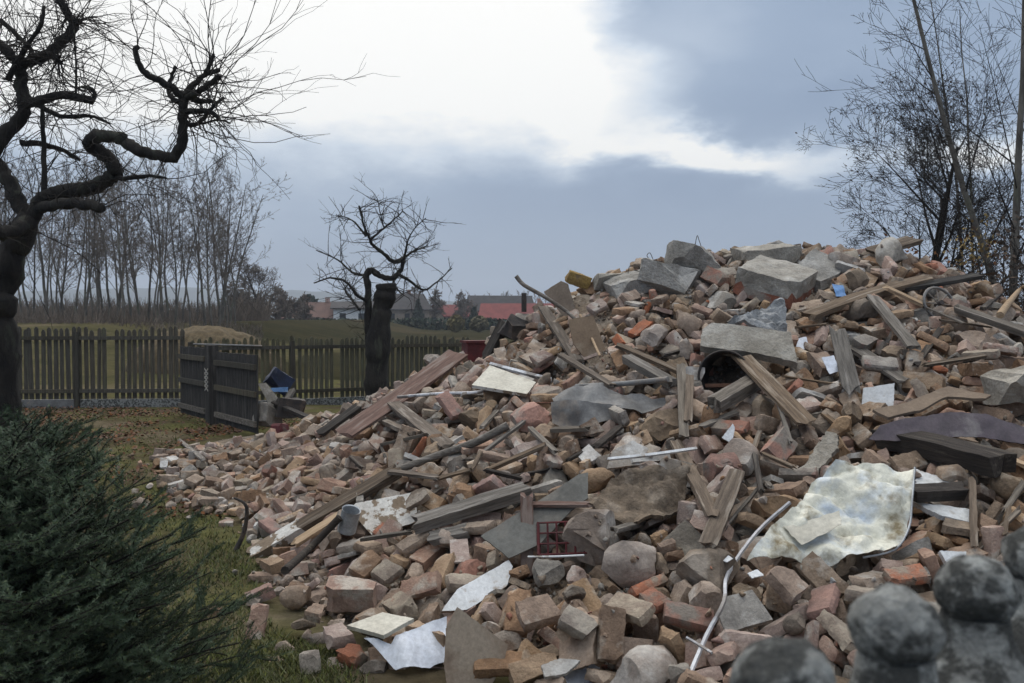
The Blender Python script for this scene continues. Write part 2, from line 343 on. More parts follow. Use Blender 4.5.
def np_mesh(name, V, F, m, rnd=None, mi=None):                      # V (n,3), F list of equal-size faces (k, nverts)
    me = bpy.data.meshes.new(name); k = F.shape[1]
    me.vertices.add(len(V)); me.vertices.foreach_set('co', V.astype(np.float32).ravel())
    me.loops.add(F.size); me.loops.foreach_set('vertex_index', F.astype(np.int32).ravel())
    me.polygons.add(len(F)); me.polygons.foreach_set('loop_start', np.arange(0, F.size, k, dtype=np.int32))
    me.update(calc_edges=True)
    if rnd is not None: a = me.attributes.new('rnd', 'FLOAT', 'FACE'); a.data.foreach_set('value', rnd.astype(np.float32))
    o = link(name, me, m)
    if mi is not None: me.polygons.foreach_set('material_index', mi.astype(np.int32))
    return o
def ss(x, a, b):
    t = np.clip((x - a) / (b - a), 0, 1); return t * t * (3 - 2 * t)

# ---------------------------------------------------------------- ground, fields and hills
def ground_z(x, y):
    x = np.asarray(x, float); y = np.asarray(y, float)
    z = ss(y, 20.5, 46) * ss(-x, 11.5, 21) * 1.55
    z = z - .12 * ss(y, 17, 20.5) * ss(x, -6.5, -3) * (1 - ss(y, 24, 40))
    return z
def gz(x, y): return float(ground_z(x, y))
rg = random.Random(3)
ys = np.concatenate([np.linspace(-6, 26, 130), np.geomspace(26.4, 3000, 60)])
us = np.linspace(-1, 1, 120); us = np.sign(us) * np.abs(us) ** 1.3
GX = us[None, :] * (14 + np.abs(ys)[:, None] * 1.15); GY = np.repeat(ys[:, None], 120, 1)
GZ = ground_z(GX, GY)
GZ += np.array([noise.noise(Vector((a * .9, b * .9, 0))) * .025 for a, b in zip(GX.ravel(), GY.ravel())]).reshape(GX.shape) * (GY < 40)
idx = np.arange(GX.size).reshape(GX.shape)
F = np.stack([idx[:-1,:-1], idx[:-1,1:], idx[1:,1:], idx[1:,:-1]], -1).reshape(-1, 4)
gm = mat('ground_turf', (.095, .092, .038), (.075, .06, .038), (.135, .11, .075), scale=1.1, bump=.8, bscale=25, fine=.35, spec=0, c3lo=.52, c3hi=.66, c3scale=.8)
fm = mat('field_turf', (.042, .037, .02), (.03, .029, .016), (.058, .047, .028), scale=.12, bump=.5, bscale=4, fine=.3, spec=0)
bk = mat('bank_turf', (.085, .074, .038), (.056, .053, .026), (.11, .09, .055), scale=.5, bump=.8, bscale=8, fine=.35, spec=0)
far = (GY[:-1,:-1].reshape(-1) > 26).astype(int); far[(GY[:-1,:-1].reshape(-1) > 20.6) & (GY[:-1,:-1].reshape(-1) < 52) & (GX[:-1,:-1].reshape(-1) < -9.5)] = 2
g = np_mesh('ground', np.stack([GX, GY, GZ], -1).reshape(-1, 3), F, [gm, fm, bk], None, far); g.data.shade_smooth(); tag(g, kind='structure')
def hill(name, pts, y0, depth, m):                                  # a long ridge: profile in (x, height)
    rr = random.Random(8); n = len(pts); V = []; Fh = []
    xs = np.linspace(pts[0][0], pts[-1][0], 160); hs = np.interp(xs, [p[0] for p in pts], [p[1] for p in pts])
    for j, (f, dy) in enumerate(((0, 0), (.55, depth*.3), (.9, depth*.45), (1, depth*.55), (.6, depth))):
        for x, h in zip(xs, hs): V.append((x, y0 + dy, h * f + (rr.uniform(-.02, .05) * h if f > .5 else -1)))
    for j in range(4):
        for i in range(159): Fh.append((j*160+i, j*160+i+1, (j+1)*160+i+1, (j+1)*160+i))
    o = np_mesh(name, np.array(V), np.array(Fh), m); tag(o, kind='structure'); return o
hill('hills', [(-1900, 20), (-900, 62), (-700, 66), (-420, 58), (-250, 48), (-60, 30), (200, 34), (700, 40), (1600, 50)], 1500, 700, 'hill_wood')

# ---------------------------------------------------------------- picket fence along the far edge of the yard
def fence(name, label, A, B, h, base, bays, tone, plinth_h=.22, dz=(0, 0)):
    A = Vector(A); B = Vector(B); d = (B - A); Lf = d.length; u = d / Lf; nrm = Vector((-u.y, u.x, 0))
    root = empty(name, (A.x, A.y, 0)); tag(root, label, 'fence')
    rr = random.Random(len(label)); bl = Lf / bays
    pl = MB(); ps = MB()
    for k in range(bays):
        a = A + u * bl * k; pm = MB(); n = int(bl / .112)
        zb = base
        for i in range(n):
            p = a + u * (bl * (i + .5) / n + rr.uniform(-.008, .008)); w = rr.uniform(.036, .043); top = base + h + rr.gauss(0, .03); lean = rr.gauss(0, .014)
            if rr.random() < .03: continue
            q = [(-w, plinth_h*.8), (w, plinth_h*.8), (w + lean, top - base - .05), (w*.55 + lean, top - base - .012), (lean, top - base), (-w*.55 + lean, top - base - .012), (-w + lean, top - base - .05)]
            V = [p + u * s + nrm * .0 + Vector((0, 0, base + z)) for s, z in q] + [p + u * s + nrm * .02 + Vector((0, 0, base + z)) for s, z in q]
            m_ = len(q); pm.add(V, [tuple(range(m_)), tuple(range(2*m_-1, m_-1, -1))] + [(i2, m_+i2, m_+(i2+1) % m_, (i2+1) % m_) for i2 in range(m_)])
        pm.build('picket_panel', tone, root)
        rot = Matrix.Rotation(math.atan2(u.y, u.x), 3, 'Z')
        for zr in (.34, h - .2):
            r_ = MB(); r_.box(a + u * bl / 2 - nrm * .027 + Vector((0, 0, base + zr)), (bl - .1, .05, .075), rot); r_.build('rail', 'fence_wood', root)
        r_ = MB(); r_.box(a - nrm * .03 + Vector((0, 0, base + h * .46)), (.09, .09, h * .92 + .1), rot); r_.build('post', 'fence_wood', root)
        r_ = MB(); r_.box(a + u * bl / 2 + nrm * .03 + Vector((0, 0, base + plinth_h / 2 - .05)), (bl - .1, .08, plinth_h), rot); r_.build('plinth', 'lichen_concrete' if k % 2 else 'sheet_grey', root)
    return root
pL0 = at(-260, 410, 17.2); pL1 = at(186, 410, 17.9); pR1 = at(470, 400, 20.6)
fence('picket_fence', 'weathered picket fence with wide gaps behind the leaf covered lawn and apple tree', (pL0.x, 17.2, 0), (pL1.x, 17.9, 0), 1.60, .0, 4, 'fence_wood')
fence('picket_fence', 'mossy picket fence running behind the pollarded tree as far as the rubble', (pL1.x + .08, 17.95, 0), (pR1.x, 20.6, 0), 1.48, -.1, 3, mat('fence_moss', (.125, .112, .07), (.075, .07, .045), (.14, .14, .085), scale=3, stretch=(14,14,1), bump=.4, bscale=8, vary=.2))
mb = MB(); a = at(190, 344, 17.9); b = at(262, 346, 18.5); mb.tube([a, b], .02, 8)
tag(mb.build('pipe', 'sheet_grey', None, 40), 'dull grey pipe lying along the top of the picket fence behind the gate', 'pipe')

# ---------------------------------------------------------------- dark boarded gate standing inside the yard
GA = at(180, 415, 16.4); GB = at(258, 437, 13.3)
gdir = Vector((GB.x - GA.x, GB.y - GA.y, 0)); gl = gdir.length; gu = gdir / gl; gn = Vector((gu.y, -gu.x, 0))
grot = Matrix.Rotation(math.atan2(gu.y, gu.x), 3, 'Z')
def gate(label, s0, s1, h):
    root = empty('wooden_gate', (GA.x + gu.x * s0 * gl, GA.y + gu.y * s0 * gl, 0)); tag(root, label, 'gate')
    rr = random.Random(int(s0 * 100) + 4); n = int((s1 - s0) * gl / .125); p = MB()
    for i in range(n):
        c = GA + gu * gl * (s0 + (s1 - s0) * (i + .5) / n); c.z = .06 + h / 2
        p.box(c + gn * rr.uniform(-.003, .003), ((s1 - s0) * gl / n - .006, .022, h + rr.uniform(-.03, .02)), grot)
    p.build('board_panel', 'gate_wood', root)
    for z in (.2, .55 * h, h - .12):
        r_ = MB(); c = GA + gu * gl * (s0 + s1) / 2 + gn * .036; c.z = z; r_.box(c, ((s1 - s0) * gl - .02, .045, .085), grot); r_.build('rail', 'wood_grey' if z < .3 else 'fence_wood', root)
    return root
gate('dark boarded gate leaf hinged close to the picket fence', .02, .40, 1.22)
gate('dark boarded gate leaf standing at the edge of the rubble', .53, 1.0, 1.18)
root = empty('gate_post', tuple(GA + gu * gl * .465)); tag(root, 'square dark gate post with a pale lattice patch between the two gate leaves', 'post')
mb = MB(); c = GA + gu * gl * .465; c.z = .66; mb.box(c, (.2, .16, 1.36), grot); mb.build('post_body', 'gate_wood', root)
mb = MB()
for k in range(5):
    for s in (0, 1):
        cc = Vector((c.x, c.y, .62 + k * .07)) + gn * .088 + gu * (-.02)
        mb.box(cc, (.20, .006, .022), grot @ Matrix.Rotation(R(28 if s else -28), 3, 'Y'))
mb.build('lattice_patch', 'concrete', root)

# ---------------------------------------------------------------- straw heap beyond the fence
mb = bmesh.new(); bmesh.ops.create_icosphere(mb, subdivisions=5, radius=1)
c = at(205, 340, 30)
for v in mb.verts:
    p = v.co; s = 1 + noise.noise(p * 5) * .05 + noise.noise(p * 22) * .03
    v.co = Vector((c.x + p.x * 2.6 * s, c.y + p.y * 1.6 * s, gz(c.x, c.y) - .1 + max(p.z, -.1) * 1.62 * s))
o = bm_obj('straw_heap', mb, 'straw', None, 60); tag(o, 'rounded straw brown heap showing above the picket fence', 'heap')

# ---------------------------------------------------------------- houses of the village
def house(label, px, d, w, dep, hw, hr, wallm, roofm, rot=0, chim=True, gable=False):
    p = at(px, 330, d); root = empty('house', (p.x, p.y, gz(p.x, p.y))); tag(root, label, 'house')
    Q = Matrix.Translation((p.x, p.y, 0)) @ Matrix.Rotation(R(rot), 4, 'Z')
    b = MB(); b.box((0, 0, hw / 2), (w, dep, hw)); b.add([(-w/2+.02, -dep/2, hw), (-w/2+.02, dep/2, hw), (-w/2+.02, 0, hw + hr - .1), (w/2-.02, -dep/2, hw), (w/2-.02, dep/2, hw), (w/2-.02, 0, hw + hr - .1)], [(0,1,2), (3,5,4)])
    b.v = [tuple(Q @ Vector(v)) for v in b.v]; b.build('wall', wallm, root)
    r_ = MB(); e = .5; t = .18
    for s in (-1, 1):
        V = [(-w/2-e, s*(dep/2+e), hw - e*hr/(dep/2)), (w/2+e, s*(dep/2+e), hw - e*hr/(dep/2)), (w/2+e, 0, hw+hr), (-w/2-e, 0, hw+hr)]
        V += [(x, y, z+t) for x, y, z in V]
        r_.add(V, [(0,1,2,3), (7,6,5,4), (0,4,5,1), (1,5,6,2), (3,2,6,7), (0,3,7,4)])
    r_.v = [tuple(Q @ Vector(v)) for v in r_.v]; ro = r_.build('roof', roofm, root)
    if chim:
        k = MB(); k.box((w*.22, .3, hw+hr+.3), (.6, .6, 1.4)); k.v = [tuple(Q @ Vector(v)) for v in k.v]; k.build('chimney', 'brick_red', ro)
    n = max(2, int(w / 3))
    for i in range(n):
        k = MB(); k.box((-w/2 + w*(i+.5)/n, -dep/2 - .02, hw*.58), (1.0, .08, 1.2)); k.v = [tuple(Q @ Vector(v)) for v in k.v]; k.build('window', 'glass_dark', root)
    k = MB(); k.box((-w/2 - .02, 0, hw*.9), (.08, 1.0, 1.1)); k.v = [tuple(Q @ Vector(v)) for v in k.v]; k.build('window', 'glass_dark', root)
house('low house with a broad brown tiled roof at the end of the field', 316, 150, 9, 8, 1.9, 2.4, 'house_buff', 'roof_brown', -12)
house('bright white house partly hidden by the pollarded tree', 353, 148, 6, 7, 3.4, 1.0, 'house_white', 'roof_dark', 8, chim=False)
house('buff house with a dark pitched roof beside the pollarded tree', 400, 175, 9, 9, 3.6, 2.8, 'house_buff', 'roof_dark', 25)
house('small cottage with a red hipped look beyond the hedge', 452, 190, 9, 7, 2.3, 2.2, 'house_buff', 'roof_red', 40)
house('long house with a wide red roof just above the rubble edge', 522, 150, 13, 9, 1.7, 2.4, 'house_buff', 'roof_red', -4)
house('far house with a dark roof behind the wide red roof', 500, 205, 14, 9, 3.6, 3.2, 'house_buff', 'roof_dark', 10, chim=False)
# hedge and pasture strip in front of the village
mb = MB(); rr = random.Random(4)
for i in range(2600):
    x = rr.uniform(-34, 5); c = Vector((x, 132 + rr.uniform(-1, 1), rr.uniform(0, 1.7 + .25 * noise.noise(Vector((x*.4,0,0))))))
    n = Vector((rr.uniform(-1,1), rr.uniform(-1,1), rr.uniform(-1,1))); a = n.orthogonal().normalized() * rr.uniform(.15,.35); b = n.cross(a).normalized() * rr.uniform(.15,.35)
    mb.add([c+a, c+b, c-a, c-b], [(0,1,2,3)])
tag(mb.build('hedge', 'far_green'), 'long clipped dark green hedge in front of the village houses', 'hedge')

# ---------------------------------------------------------------- trees
def wander(p, d, length, n, curl, rng, up=0.0, droop=0.0):
    pts = [Vector(p)]; d = Vector(d).normalized(); s = length / n
    for i in range(n):
        d = (d + Vector((rng.gauss(0, curl), rng.gauss(0, curl), rng.gauss(0, curl) + up - droop * i / n))).normalized()
        pts.append(pts[-1] + d * s)
    return pts, d
def grow(mb, p, d, length, r, lev, rng, P):
    """one limb and, recursively, its side shoots"""
    n = max(3, int(length / P['seg'])) if lev > 0 else 3
    n = min(n, 9)
    pts, _ = wander(p, d, length, n, P['curl'], rng, P.get('up', 0), P.get('droop', 0))
    rad = [max(r * (1 - .8 * i / n), P['rmin']) for i in range(n + 1)]
    P['tips'].append(pts[-1])
    mb[0 if lev >= P['trunk_lev'] else 1].tube(pts, rad, 7 if r > .06 else 5 if r > .02 else 3, cap=r > .03)
    if lev == 0: return
    k = P['kids'][P['lev'] - lev]
    for i in range(k):
        f = rng.uniform(P.get('f0', .25), 1) if lev < P['lev'] else P['base'] + (1 - P['base']) * (i + rng.random()) / k
        j = min(n - 1, int(f * n)); q = pts[j].lerp(pts[j+1], f * n - j)
        ax = (pts[j+1] - pts[j]).normalized(); o = ax.orthogonal().normalized(); o = Matrix.Rotation(rng.uniform(0, 6.283), 3, ax) @ o
        an = R(rng.uniform(*P['angle'])); nd_ = ax * math.cos(an) + o * math.sin(an)
        ll = length * rng.uniform(*(P['ratio'] if lev == P['lev'] else P.get('ratio2', P['ratio']))) * (1.1 - .55 * f if lev == P['lev'] else 1)
        grow(mb, q, nd_, ll, max(rad[j] * P['rr'] * rng.uniform(.7, 1), P['rmin']), lev - 1, rng, P)
def leaf_cards(mb, tips, rng, prob, size, per=2):
    for t in tips:
        if rng.random() > prob: continue
        for k in range(per):
            c = t + Vector((rng.gauss(0, .1), rng.gauss(0, .1), rng.gauss(0, .1)))
            n = Vector((rng.uniform(-1,1), rng.uniform(-1,1), rng.uniform(-1,1))).normalized(); a = n.orthogonal().normalized() * size * rng.uniform(.6, 1.2); b = n.cross(a) * .6
            mb.add([c - a, c + b, c + a * 1.1, c - b], [(0,1,2,3)])
def tree_proto(seed, height, r, P, lean=(0,0)):
    rng = random.Random(seed); P = dict(P); P['tips'] = []; mb = (MB(), MB())
    grow(mb, (0,0,-.1), Vector((lean[0], lean[1], 1)), height, r, P['lev'], rng, P)
    return mb, P['tips']
def tree_obj(name, label, cat, mb, loc, barkm, twigm, group=None, rot=0, s=1):
    root = empty(name, loc); tag(root, label, cat, group)
    a = mb[0].build('trunk', barkm, None, 60); b = mb[1].build('crown', twigm, None, 180)
    a.parent = root; b.parent = root; root.rotation_euler = (0, 0, rot); root.scale = (s, s, s); return root
def tree_copy(src, loc, rot, s, label, group=None, sz=None):
    r = src.copy(); COL.objects.link(r); r.location = loc; r.rotation_euler = (0, 0, rot); r.scale = (s, s, sz or s); r['label'] = label
    if group: r['group'] = group
    for ch in src.children:
        c = ch.copy(); COL.objects.link(c); c.parent = r
    return r
POP = dict(lev=3, kids=[26, 7, 4], base=.18, angle=(22, 48), ratio=(.20, .38), rr=.42, seg=.9, curl=.045, up=.02, rmin=.011, trunk_lev=3, f0=.2)
POP2 = dict(POP, kids=[18, 6, 4], angle=(28, 55), curl=.06, base=.3)
# the alder and poplar wood behind the fence
wood = []
rng = random.Random(21)
protos_t = []
for i in range(5):
    mb, _ = tree_proto(60 + i, 11, rng.uniform(.075, .115), POP if i % 2 else POP2, (rng.uniform(-.06, .06), rng.uniform(-.05, .05))); protos_t.append(mb)
# pixel column of each trunk, distance and height
rows = [(22,52,9.6),(34,60,10.5),(45,50,8.6),(57,55,10.2),(66,63,11),(76,49,9.8),(84,57,10.4),(93,51,9.3),(103,60,11.2),(109,50,10.6),(118,55,9.4),(124,48,10.8),(131,61,11.2),(139,52,9.9),(147,56,10.5),(154,49,9.4),(161,53,11),(168,60,10.7),(175,51,9.6),(183,56,10),(190,50,9.5),(197,61,10.9),(205,53,9.7),(213,50,10.4),(219,57,10.8),(227,52,9.5),(8,56,10),(-14,52,10),(-34,58,10.4),(100,66,12),(158,67,12),(60,68,12),(235,60,8.2)]
rows += [(rng.uniform(-60, 232), rng.uniform(53, 72), rng.uniform(9.5, 12.5)) for i in range(26)]
rows = [(a, b, c * .86) for a, b, c in rows]
G_W = 'bare trees of the wood behind the fence'
for i, (px, d, h) in enumerate(rows):
    p = at(px, 320, d); loc = (p.x, p.y, gz(p.x, p.y)); k = i % 5
    if i < 5:
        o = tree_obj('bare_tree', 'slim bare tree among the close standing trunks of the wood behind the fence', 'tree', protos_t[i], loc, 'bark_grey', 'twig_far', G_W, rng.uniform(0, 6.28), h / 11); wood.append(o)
    else:
        tree_copy(wood[k], loc, rng.uniform(0, 6.28), h / 11 * rng.uniform(.9, 1.08), 'slim bare tree among the close standing trunks of the wood behind the fence', G_W, h / 11)
wood[0]['label'] = wood[0]['label']
# undergrowth at the foot of the wood
mb = MB(); rr = random.Random(12)
for i in range(5000):
    px = rr.uniform(-60, 262); d = rr.uniform(44, 62); p = at(px, 320, d); z = gz(p.x, p.y); h = rr.uniform(.3, 1) * (.75 + 1.1 * noise.noise(Vector((p.x * .35, p.y * .1, 2))))
    pts, _ = wander((p.x, p.y, z - .1), (rr.gauss(0,.35), rr.gauss(0,.35), 1), h, 3, .15, rr); mb.tube(pts, [.016, .014, .011, .009], 3, False)
tag(mb.build('undergrowth', 'scrub'), kind='stuff')
mb = MB()
for i in range(5200):
    px = rr.uniform(-80, 268); d = rr.uniform(74, 98); p = at(px, 320, d); z = gz(p.x, p.y); h = rr.uniform(.8, 2.1) * (1.1 + .8 * noise.noise(Vector((p.x * .2, 0, 2))))
    pts, _ = wander((p.x, p.y, z - .1), (rr.gauss(0,.3), 0, 1), h, 3, .15, rr); mb.tube(pts, [.04, .032, .024, .016], 3, False)
tag(mb.build('thicket', 'scrub'), kind='stuff')
# trees and bushes of the middle distance
ROUND = dict(lev=4, kids=[9, 7, 6, 4], base=.3, angle=(30, 62), ratio=(.42, .68), rr=.55, seg=.8, curl=.09, up=.02, rmin=.018, trunk_lev=4)
mbr, _ = tree_proto(5, 5.2, .22, ROUND); p = at(262, 330, 95)
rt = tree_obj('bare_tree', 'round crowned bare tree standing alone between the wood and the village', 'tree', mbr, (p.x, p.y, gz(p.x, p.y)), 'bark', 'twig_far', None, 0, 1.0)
mbr, _ = tree_proto(9, 3.0, .16, dict(ROUND, rmin=.03))
p = at(286, 330, 110); sc0 = tree_obj('bushy_tree', 'dense brown scrubby tree before the brown roofed house', 'tree', mbr, (p.x, p.y, 0), 'scrub', 'scrub', 'scrubby trees by the village', .3, 1.2)
for px, d, s, lab in ((300, 118, 1.1, 'dense brown scrubby tree at the gable of the brown roofed house'), (276, 125, 1.4, 'dense brown scrubby tree nearest the round crowned bare tree'), (432, 180, 1.7, 'brown scrubby tree between the buff house and the red cottage'), (466, 185, 1.6, 'brown scrubby tree against the red cottage wall'), (412, 190, 2.0, 'tall brown scrubby tree behind the buff house'), (240, 100, 1.3, 'low brown scrubby tree at the end of the wood'), (252, 120, 1.5, 'brown scrubby tree behind the round crowned bare tree')):
    p = at(px, 330, d); tree_copy(sc0, (p.x, p.y, 0), px, s, lab, 'scrubby trees by the village')
def leafy(name, label, cat, px, d, w, h, m, n, conic=False, group=None, size=.25):
    p = at(px, 330, d); root = empty(name, (p.x, p.y, 0)); tag(root, label, cat, group); rr = random.Random(int(px*7)); mb = MB()
    for i in range(n):
        f = rr.random(); z = h * (.08 + .92 * f); rad = w * ((1 - f) if conic else math.sqrt(max(0, 1 - (2*f-1)**2)) * (.8 + .3 * noise.noise(Vector((f*3, px, i % 7)))))
        t = rr.uniform(0, 6.283); q = rad * math.sqrt(rr.random()); c = Vector((p.x + q*math.cos(t), p.y + q*math.sin(t), z))
        nn = Vector((rr.uniform(-1,1), rr.uniform(-1,1), rr.uniform(-1,1))); a = nn.orthogonal().normalized() * size * rr.uniform(.6,1.2); b = nn.cross(a).normalized() * size * .6
        mb.add([c-a, c+b, c+a, c-b], [(0,1,2,3)])
    mb.build('crown', m, root); k = MB(); k.tube([(p.x,p.y,-.1), (p.x,p.y,h*.6)], [w*.08, w*.04], 5); k.build('trunk', 'bark', root); return root
leafy('round_bush', 'round yellowish bush in front of the red cottage', 'bush', 456, 110, 1.35, 2.1, 'far_bush', 900)
leafy('round_bush', 'round yellowish bush below the wide red roof', 'bush', 479, 112, 1.5, 2.0, 'far_bush', 900)
leafy('conifer', 'dark conifer beside the buff house', 'tree', 418, 170, 1.5, 5.2, 'far_green', 900, True, size=.5)
leafy('conifer', 'dark conifer at the end of the hedge near the red cottage', 'tree', 474, 160, 1.4, 3.6, 'far_green', 800, True, size=.5)
leafy('conifer', 'broad dark conifer behind the brown roofed house', 'tree', 308, 175, 3.2, 6.2, 'far_green', 900, size=.6)
# row of poplars on the skyline
mbr, _ = tree_proto(31, 12, .2, dict(POP, kids=[22, 6, 0], lev=2, rmin=.05, trunk_lev=2, ratio=(.16, .26)))
rr = random.Random(2); pop0 = None; G_P = 'poplars on the skyline'
for i in range(26):
    px = 455 + i * 3.7 + rr.uniform(-1, 1); d = 400 + rr.uniform(-25, 25); p = at(px, 320, d); s = rr.uniform(.85, 1.2); lab = 'distant bare poplar in the hazy row on the skyline beyond the red roofs'
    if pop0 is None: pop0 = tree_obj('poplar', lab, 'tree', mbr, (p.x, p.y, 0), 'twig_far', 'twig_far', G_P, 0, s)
    else: tree_copy(pop0, (p.x, p.y, 0), i, s, lab, G_P)

# ---- gnarled apple tree by the camera: limbs drawn as (pixel, pixel, distance) then given real thickness
def limb(mb, pts, r0, r1, rng, k=9, jit=.035):
    P = [at(*q) for q in pts]; n = len(P); out = []; rad = []
    for i in range(n - 1):                                          # Catmull-Rom through the points
        a, b, c, d = P[max(i-1,0)], P[i], P[i+1], P[min(i+2,n-1)]
        for j in range(5):
            t = j / 5; out.append(.5 * ((2*b) + (c-a)*t + (2*a-5*b+4*c-d)*t*t + (3*b-a-3*c+d)*t*t*t) + Vector((rng.gauss(0,1), rng.gauss(0,1), rng.gauss(0,1))) * jit * r0 * 3)
    out.append(P[-1]); m = len(out)
    o_ = rng.uniform(0, 99)
    for i in range(m): rad.append((r0 + (r1 - r0) * i / (m-1)) * (1 + .28 * noise.noise(Vector((i * .45, o_, 0)))))
    mb.tube(out, rad, k); return out, rad
def twigs(mb, out, rad, rng, n, ln, r=.0045, curl=.16, sub=3, up=0, bias=None, rend=.0016):
    for i in range(n):
        j = rng.randrange(len(out) - 1); p = out[j]; ax = (out[j+1] - out[j]).normalized(); o = Matrix.Rotation(rng.uniform(0, 6.283), 3, ax) @ ax.orthogonal().normalized()
        d = o + ax * rng.uniform(-.3, .8) + Vector((0, 0, up)) + (Vector(bias) if bias else Vector())
        l = ln * rng.uniform(.35, 1.25); pts, dd = wander(p, d, l, 7, curl, rng, up * .05, .02); m = len(pts)
        mb.tube(pts, [r * (1 - i2 / m) + rend for i2 in range(m)], 4, False)
        for k in range(rng.randint(0, sub)):
            j2 = rng.randrange(1, m - 1); q, _ = wander(pts[j2], (pts[j2+1] - pts[j2]).normalized() + Vector((rng.uniform(-1,1), rng.uniform(-1,1), rng.uniform(-.6,1))) * .8, l * rng.uniform(.2, .55), 4, curl, rng)
            mb.tube(q, [r * .5 + rend*.5, r*.4 + rend*.4, r*.3+rend*.4, rend, rend], 3, False)
            if sub > 2 and rng.random() < .6:
                q2, _ = wander(q[2], (q[3]-q[2]).normalized() + Vector((rng.uniform(-1,1), rng.uniform(-1,1), rng.uniform(-.6,1))) * .8, l * rng.uniform(.1, .3), 3, curl, rng); mb.tube(q2, [rend*1.3, rend, rend, rend*.8], 3, False)
rng = random.Random(77)
base = at(2, 495, 9); root = empty('apple_tree', (base.x, 9, 0)); tag(root, 'old gnarled bare apple tree with a twisting limb beside the spruce', 'tree')
tr = MB(); br = MB(); tw = MB()
o1 = limb(tr, [(0,520,9),(1,440,9),(2,360,9),(1,310,9),(4,285,9),(14,250,9),(30,220,9)], .165, .115, rng, 12)
L_ = []
L_.append(limb(br, [(30,222,9),(42,200,9),(60,193,8.95),(85,189,8.9),(104,182,8.8),(116,174,8.75)], .082, .065, rng))
L_.append(limb(br, [(116,175,8.75),(112,163,8.75),(104,154,8.7),(92,146,8.65),(90,140,8.6),(100,136,8.55),(115,136,8.5),(126,142,8.5),(138,150,8.45),(155,155,8.45),(177,158,8.4)], .072, .05, rng))
L_.append(limb(br, [(174,157,8.4),(182,143,8.4),(183,122,8.4),(183,108,8.4),(184,96,8.4)], .05, .042, rng))
L_.append(limb(br, [(30,222,9),(18,200,9.05),(4,172,9.1),(-16,150,9.15)], .082, .065, rng))
L_.append(limb(br, [(-16,170,9.2),(2,138,9.2),(20,118,9.25),(24,102,9.25),(22,84,9.3),(20,66,9.3)], .078, .055, rng))
L_.append(limb(br, [(20,66,9.3),(10,54,9.2),(-2,44,9.2),(-18,40,9.1)], .055, .04, rng))
L_.append(limb(br, [(20,66,9.3),(32,60,9.3),(48,54,9.35),(62,42,9.35),(74,26,9.4),(68,14,9.4),(60,0,9.4),(52,-22,9.4)], .058, .035, rng))
L_.append(limb(br, [(74,26,9.4),(76,18,9.4)], .03, .02, rng)); L_.append(limb(br, [(48,54,9.3),(58,60,9.2),(61,64,9.2)], .03, .02, rng))
L_.append(limb(br, [(22,106,9.25),(40,100,9.0),(62,95,8.9),(80,98,8.8),(94,102,8.8)], .05, .035, rng)); L_.append(limb(br, [(92,102,8.8),(95,94,8.8),(90,88,8.8),(82,87,8.8)], .022, .015, rng))
L_.append(limb(br, [(38,208,9),(62,204,8.7),(84,204,8.5),(102,208,8.4)], .06, .045, rng))
L_.append(limb(br, [(30,222,9),(16,230,8.7),(-2,234,8.5),(-30,240,8.4)], .085, .06, rng))
L_.append(limb(br, [(184,98,8.4),(172,88,8.35),(158,80,8.3),(145,73,8.25),(138,62,8.2),(135,50,8.2),(138,47,8.2)], .038, .022, rng))
L_.append(limb(br, [(184,96,8.4),(194,84,8.45),(206,74,8.5),(220,70,8.55)], .034, .02, rng)); L_.append(limb(br, [(206,74,8.5),(211,62,8.5),(214,54,8.5)], .026, .015, rng))
L_.append(limb(br, [(186,98,8.4),(198,92,8.3),(210,84,8.25),(220,75,8.2)], .034, .024, rng)); L_.append(limb(br, [(190,98,8.4),(202,101,8.45),(212,100,8.5)], .03, .018, rng))
L_.append(limb(br, [(184,112,8.4),(198,111,8.35),(210,112,8.3),(219,119,8.3)], .03, .018, rng)); L_.append(limb(br, [(184,118,8.4),(190,125,8.4),(200,122,8.35),(212,108,8.3),(224,97,8.3)], .026, .015, rng))
L_.append(limb(br, [(190,124,8.4),(205,123,8.5),(218,120,8.5),(230,123,8.5)], .014, .008, rng)); L_.append(limb(br, [(180,102,8.4),(172,98,8.45),(168,88,8.5),(172,76,8.5),(176,66,8.5)], .026, .015, rng))
L_.append(limb(br, [(116,178,8.75),(132,178,8.6),(150,176,8.5),(166,178,8.4)], .028, .012, rng)); L_.append(limb(br, [(20,143,9.2),(40,144,9.3),(62,150,9.4),(80,160,9.5)], .035, .018, rng))
L_.append(limb(br, [(8,80,9.2),(24,50,9.1),(40,28,9.0),(44,6,9.0)], .03, .016, rng)); L_.append(limb(br, [(0,20,9.4),(16,34,9.4),(36,56,9.4)], .028, .018, rng)); L_.append(limb(br, [(44,195,9),(44,150,9.1),(42,120,9.1),(43,100,9.1)], .028, .018, rng))
L_.append(limb(br, [(30,100,9.2),(60,116,9.1),(90,116,9),(110,124,8.9)], .03, .012, rng)); L_.append(limb(br, [(76,96,8.8),(76,60,8.8),(74,30,8.8)], .012, .007, rng))
for i_, (a, b) in enumerate(L_):
    ln = .75 if b[0] < .04 else .6
    twigs(tw, a, b, rng, 8 if 12 <= i_ < 21 else 22 if b[0] > .045 else 16, ln, r=.0036, curl=.24, sub=4)
for a, b in L_[12:21]: twigs(tw, a, b, rng, 4, 1.3, r=.0042, curl=.17, up=.1, bias=(.5, 0, .0), sub=5)
for a, b in L_[4:9]: twigs(tw, a, b, rng, 22, 1.1, r=.0045, curl=.2, up=.1, sub=5)
tr.build('trunk', 'bark', root, 180); br.build('limbs', 'bark', root, 180); tw.build('twigs', 'twig', root, 180)

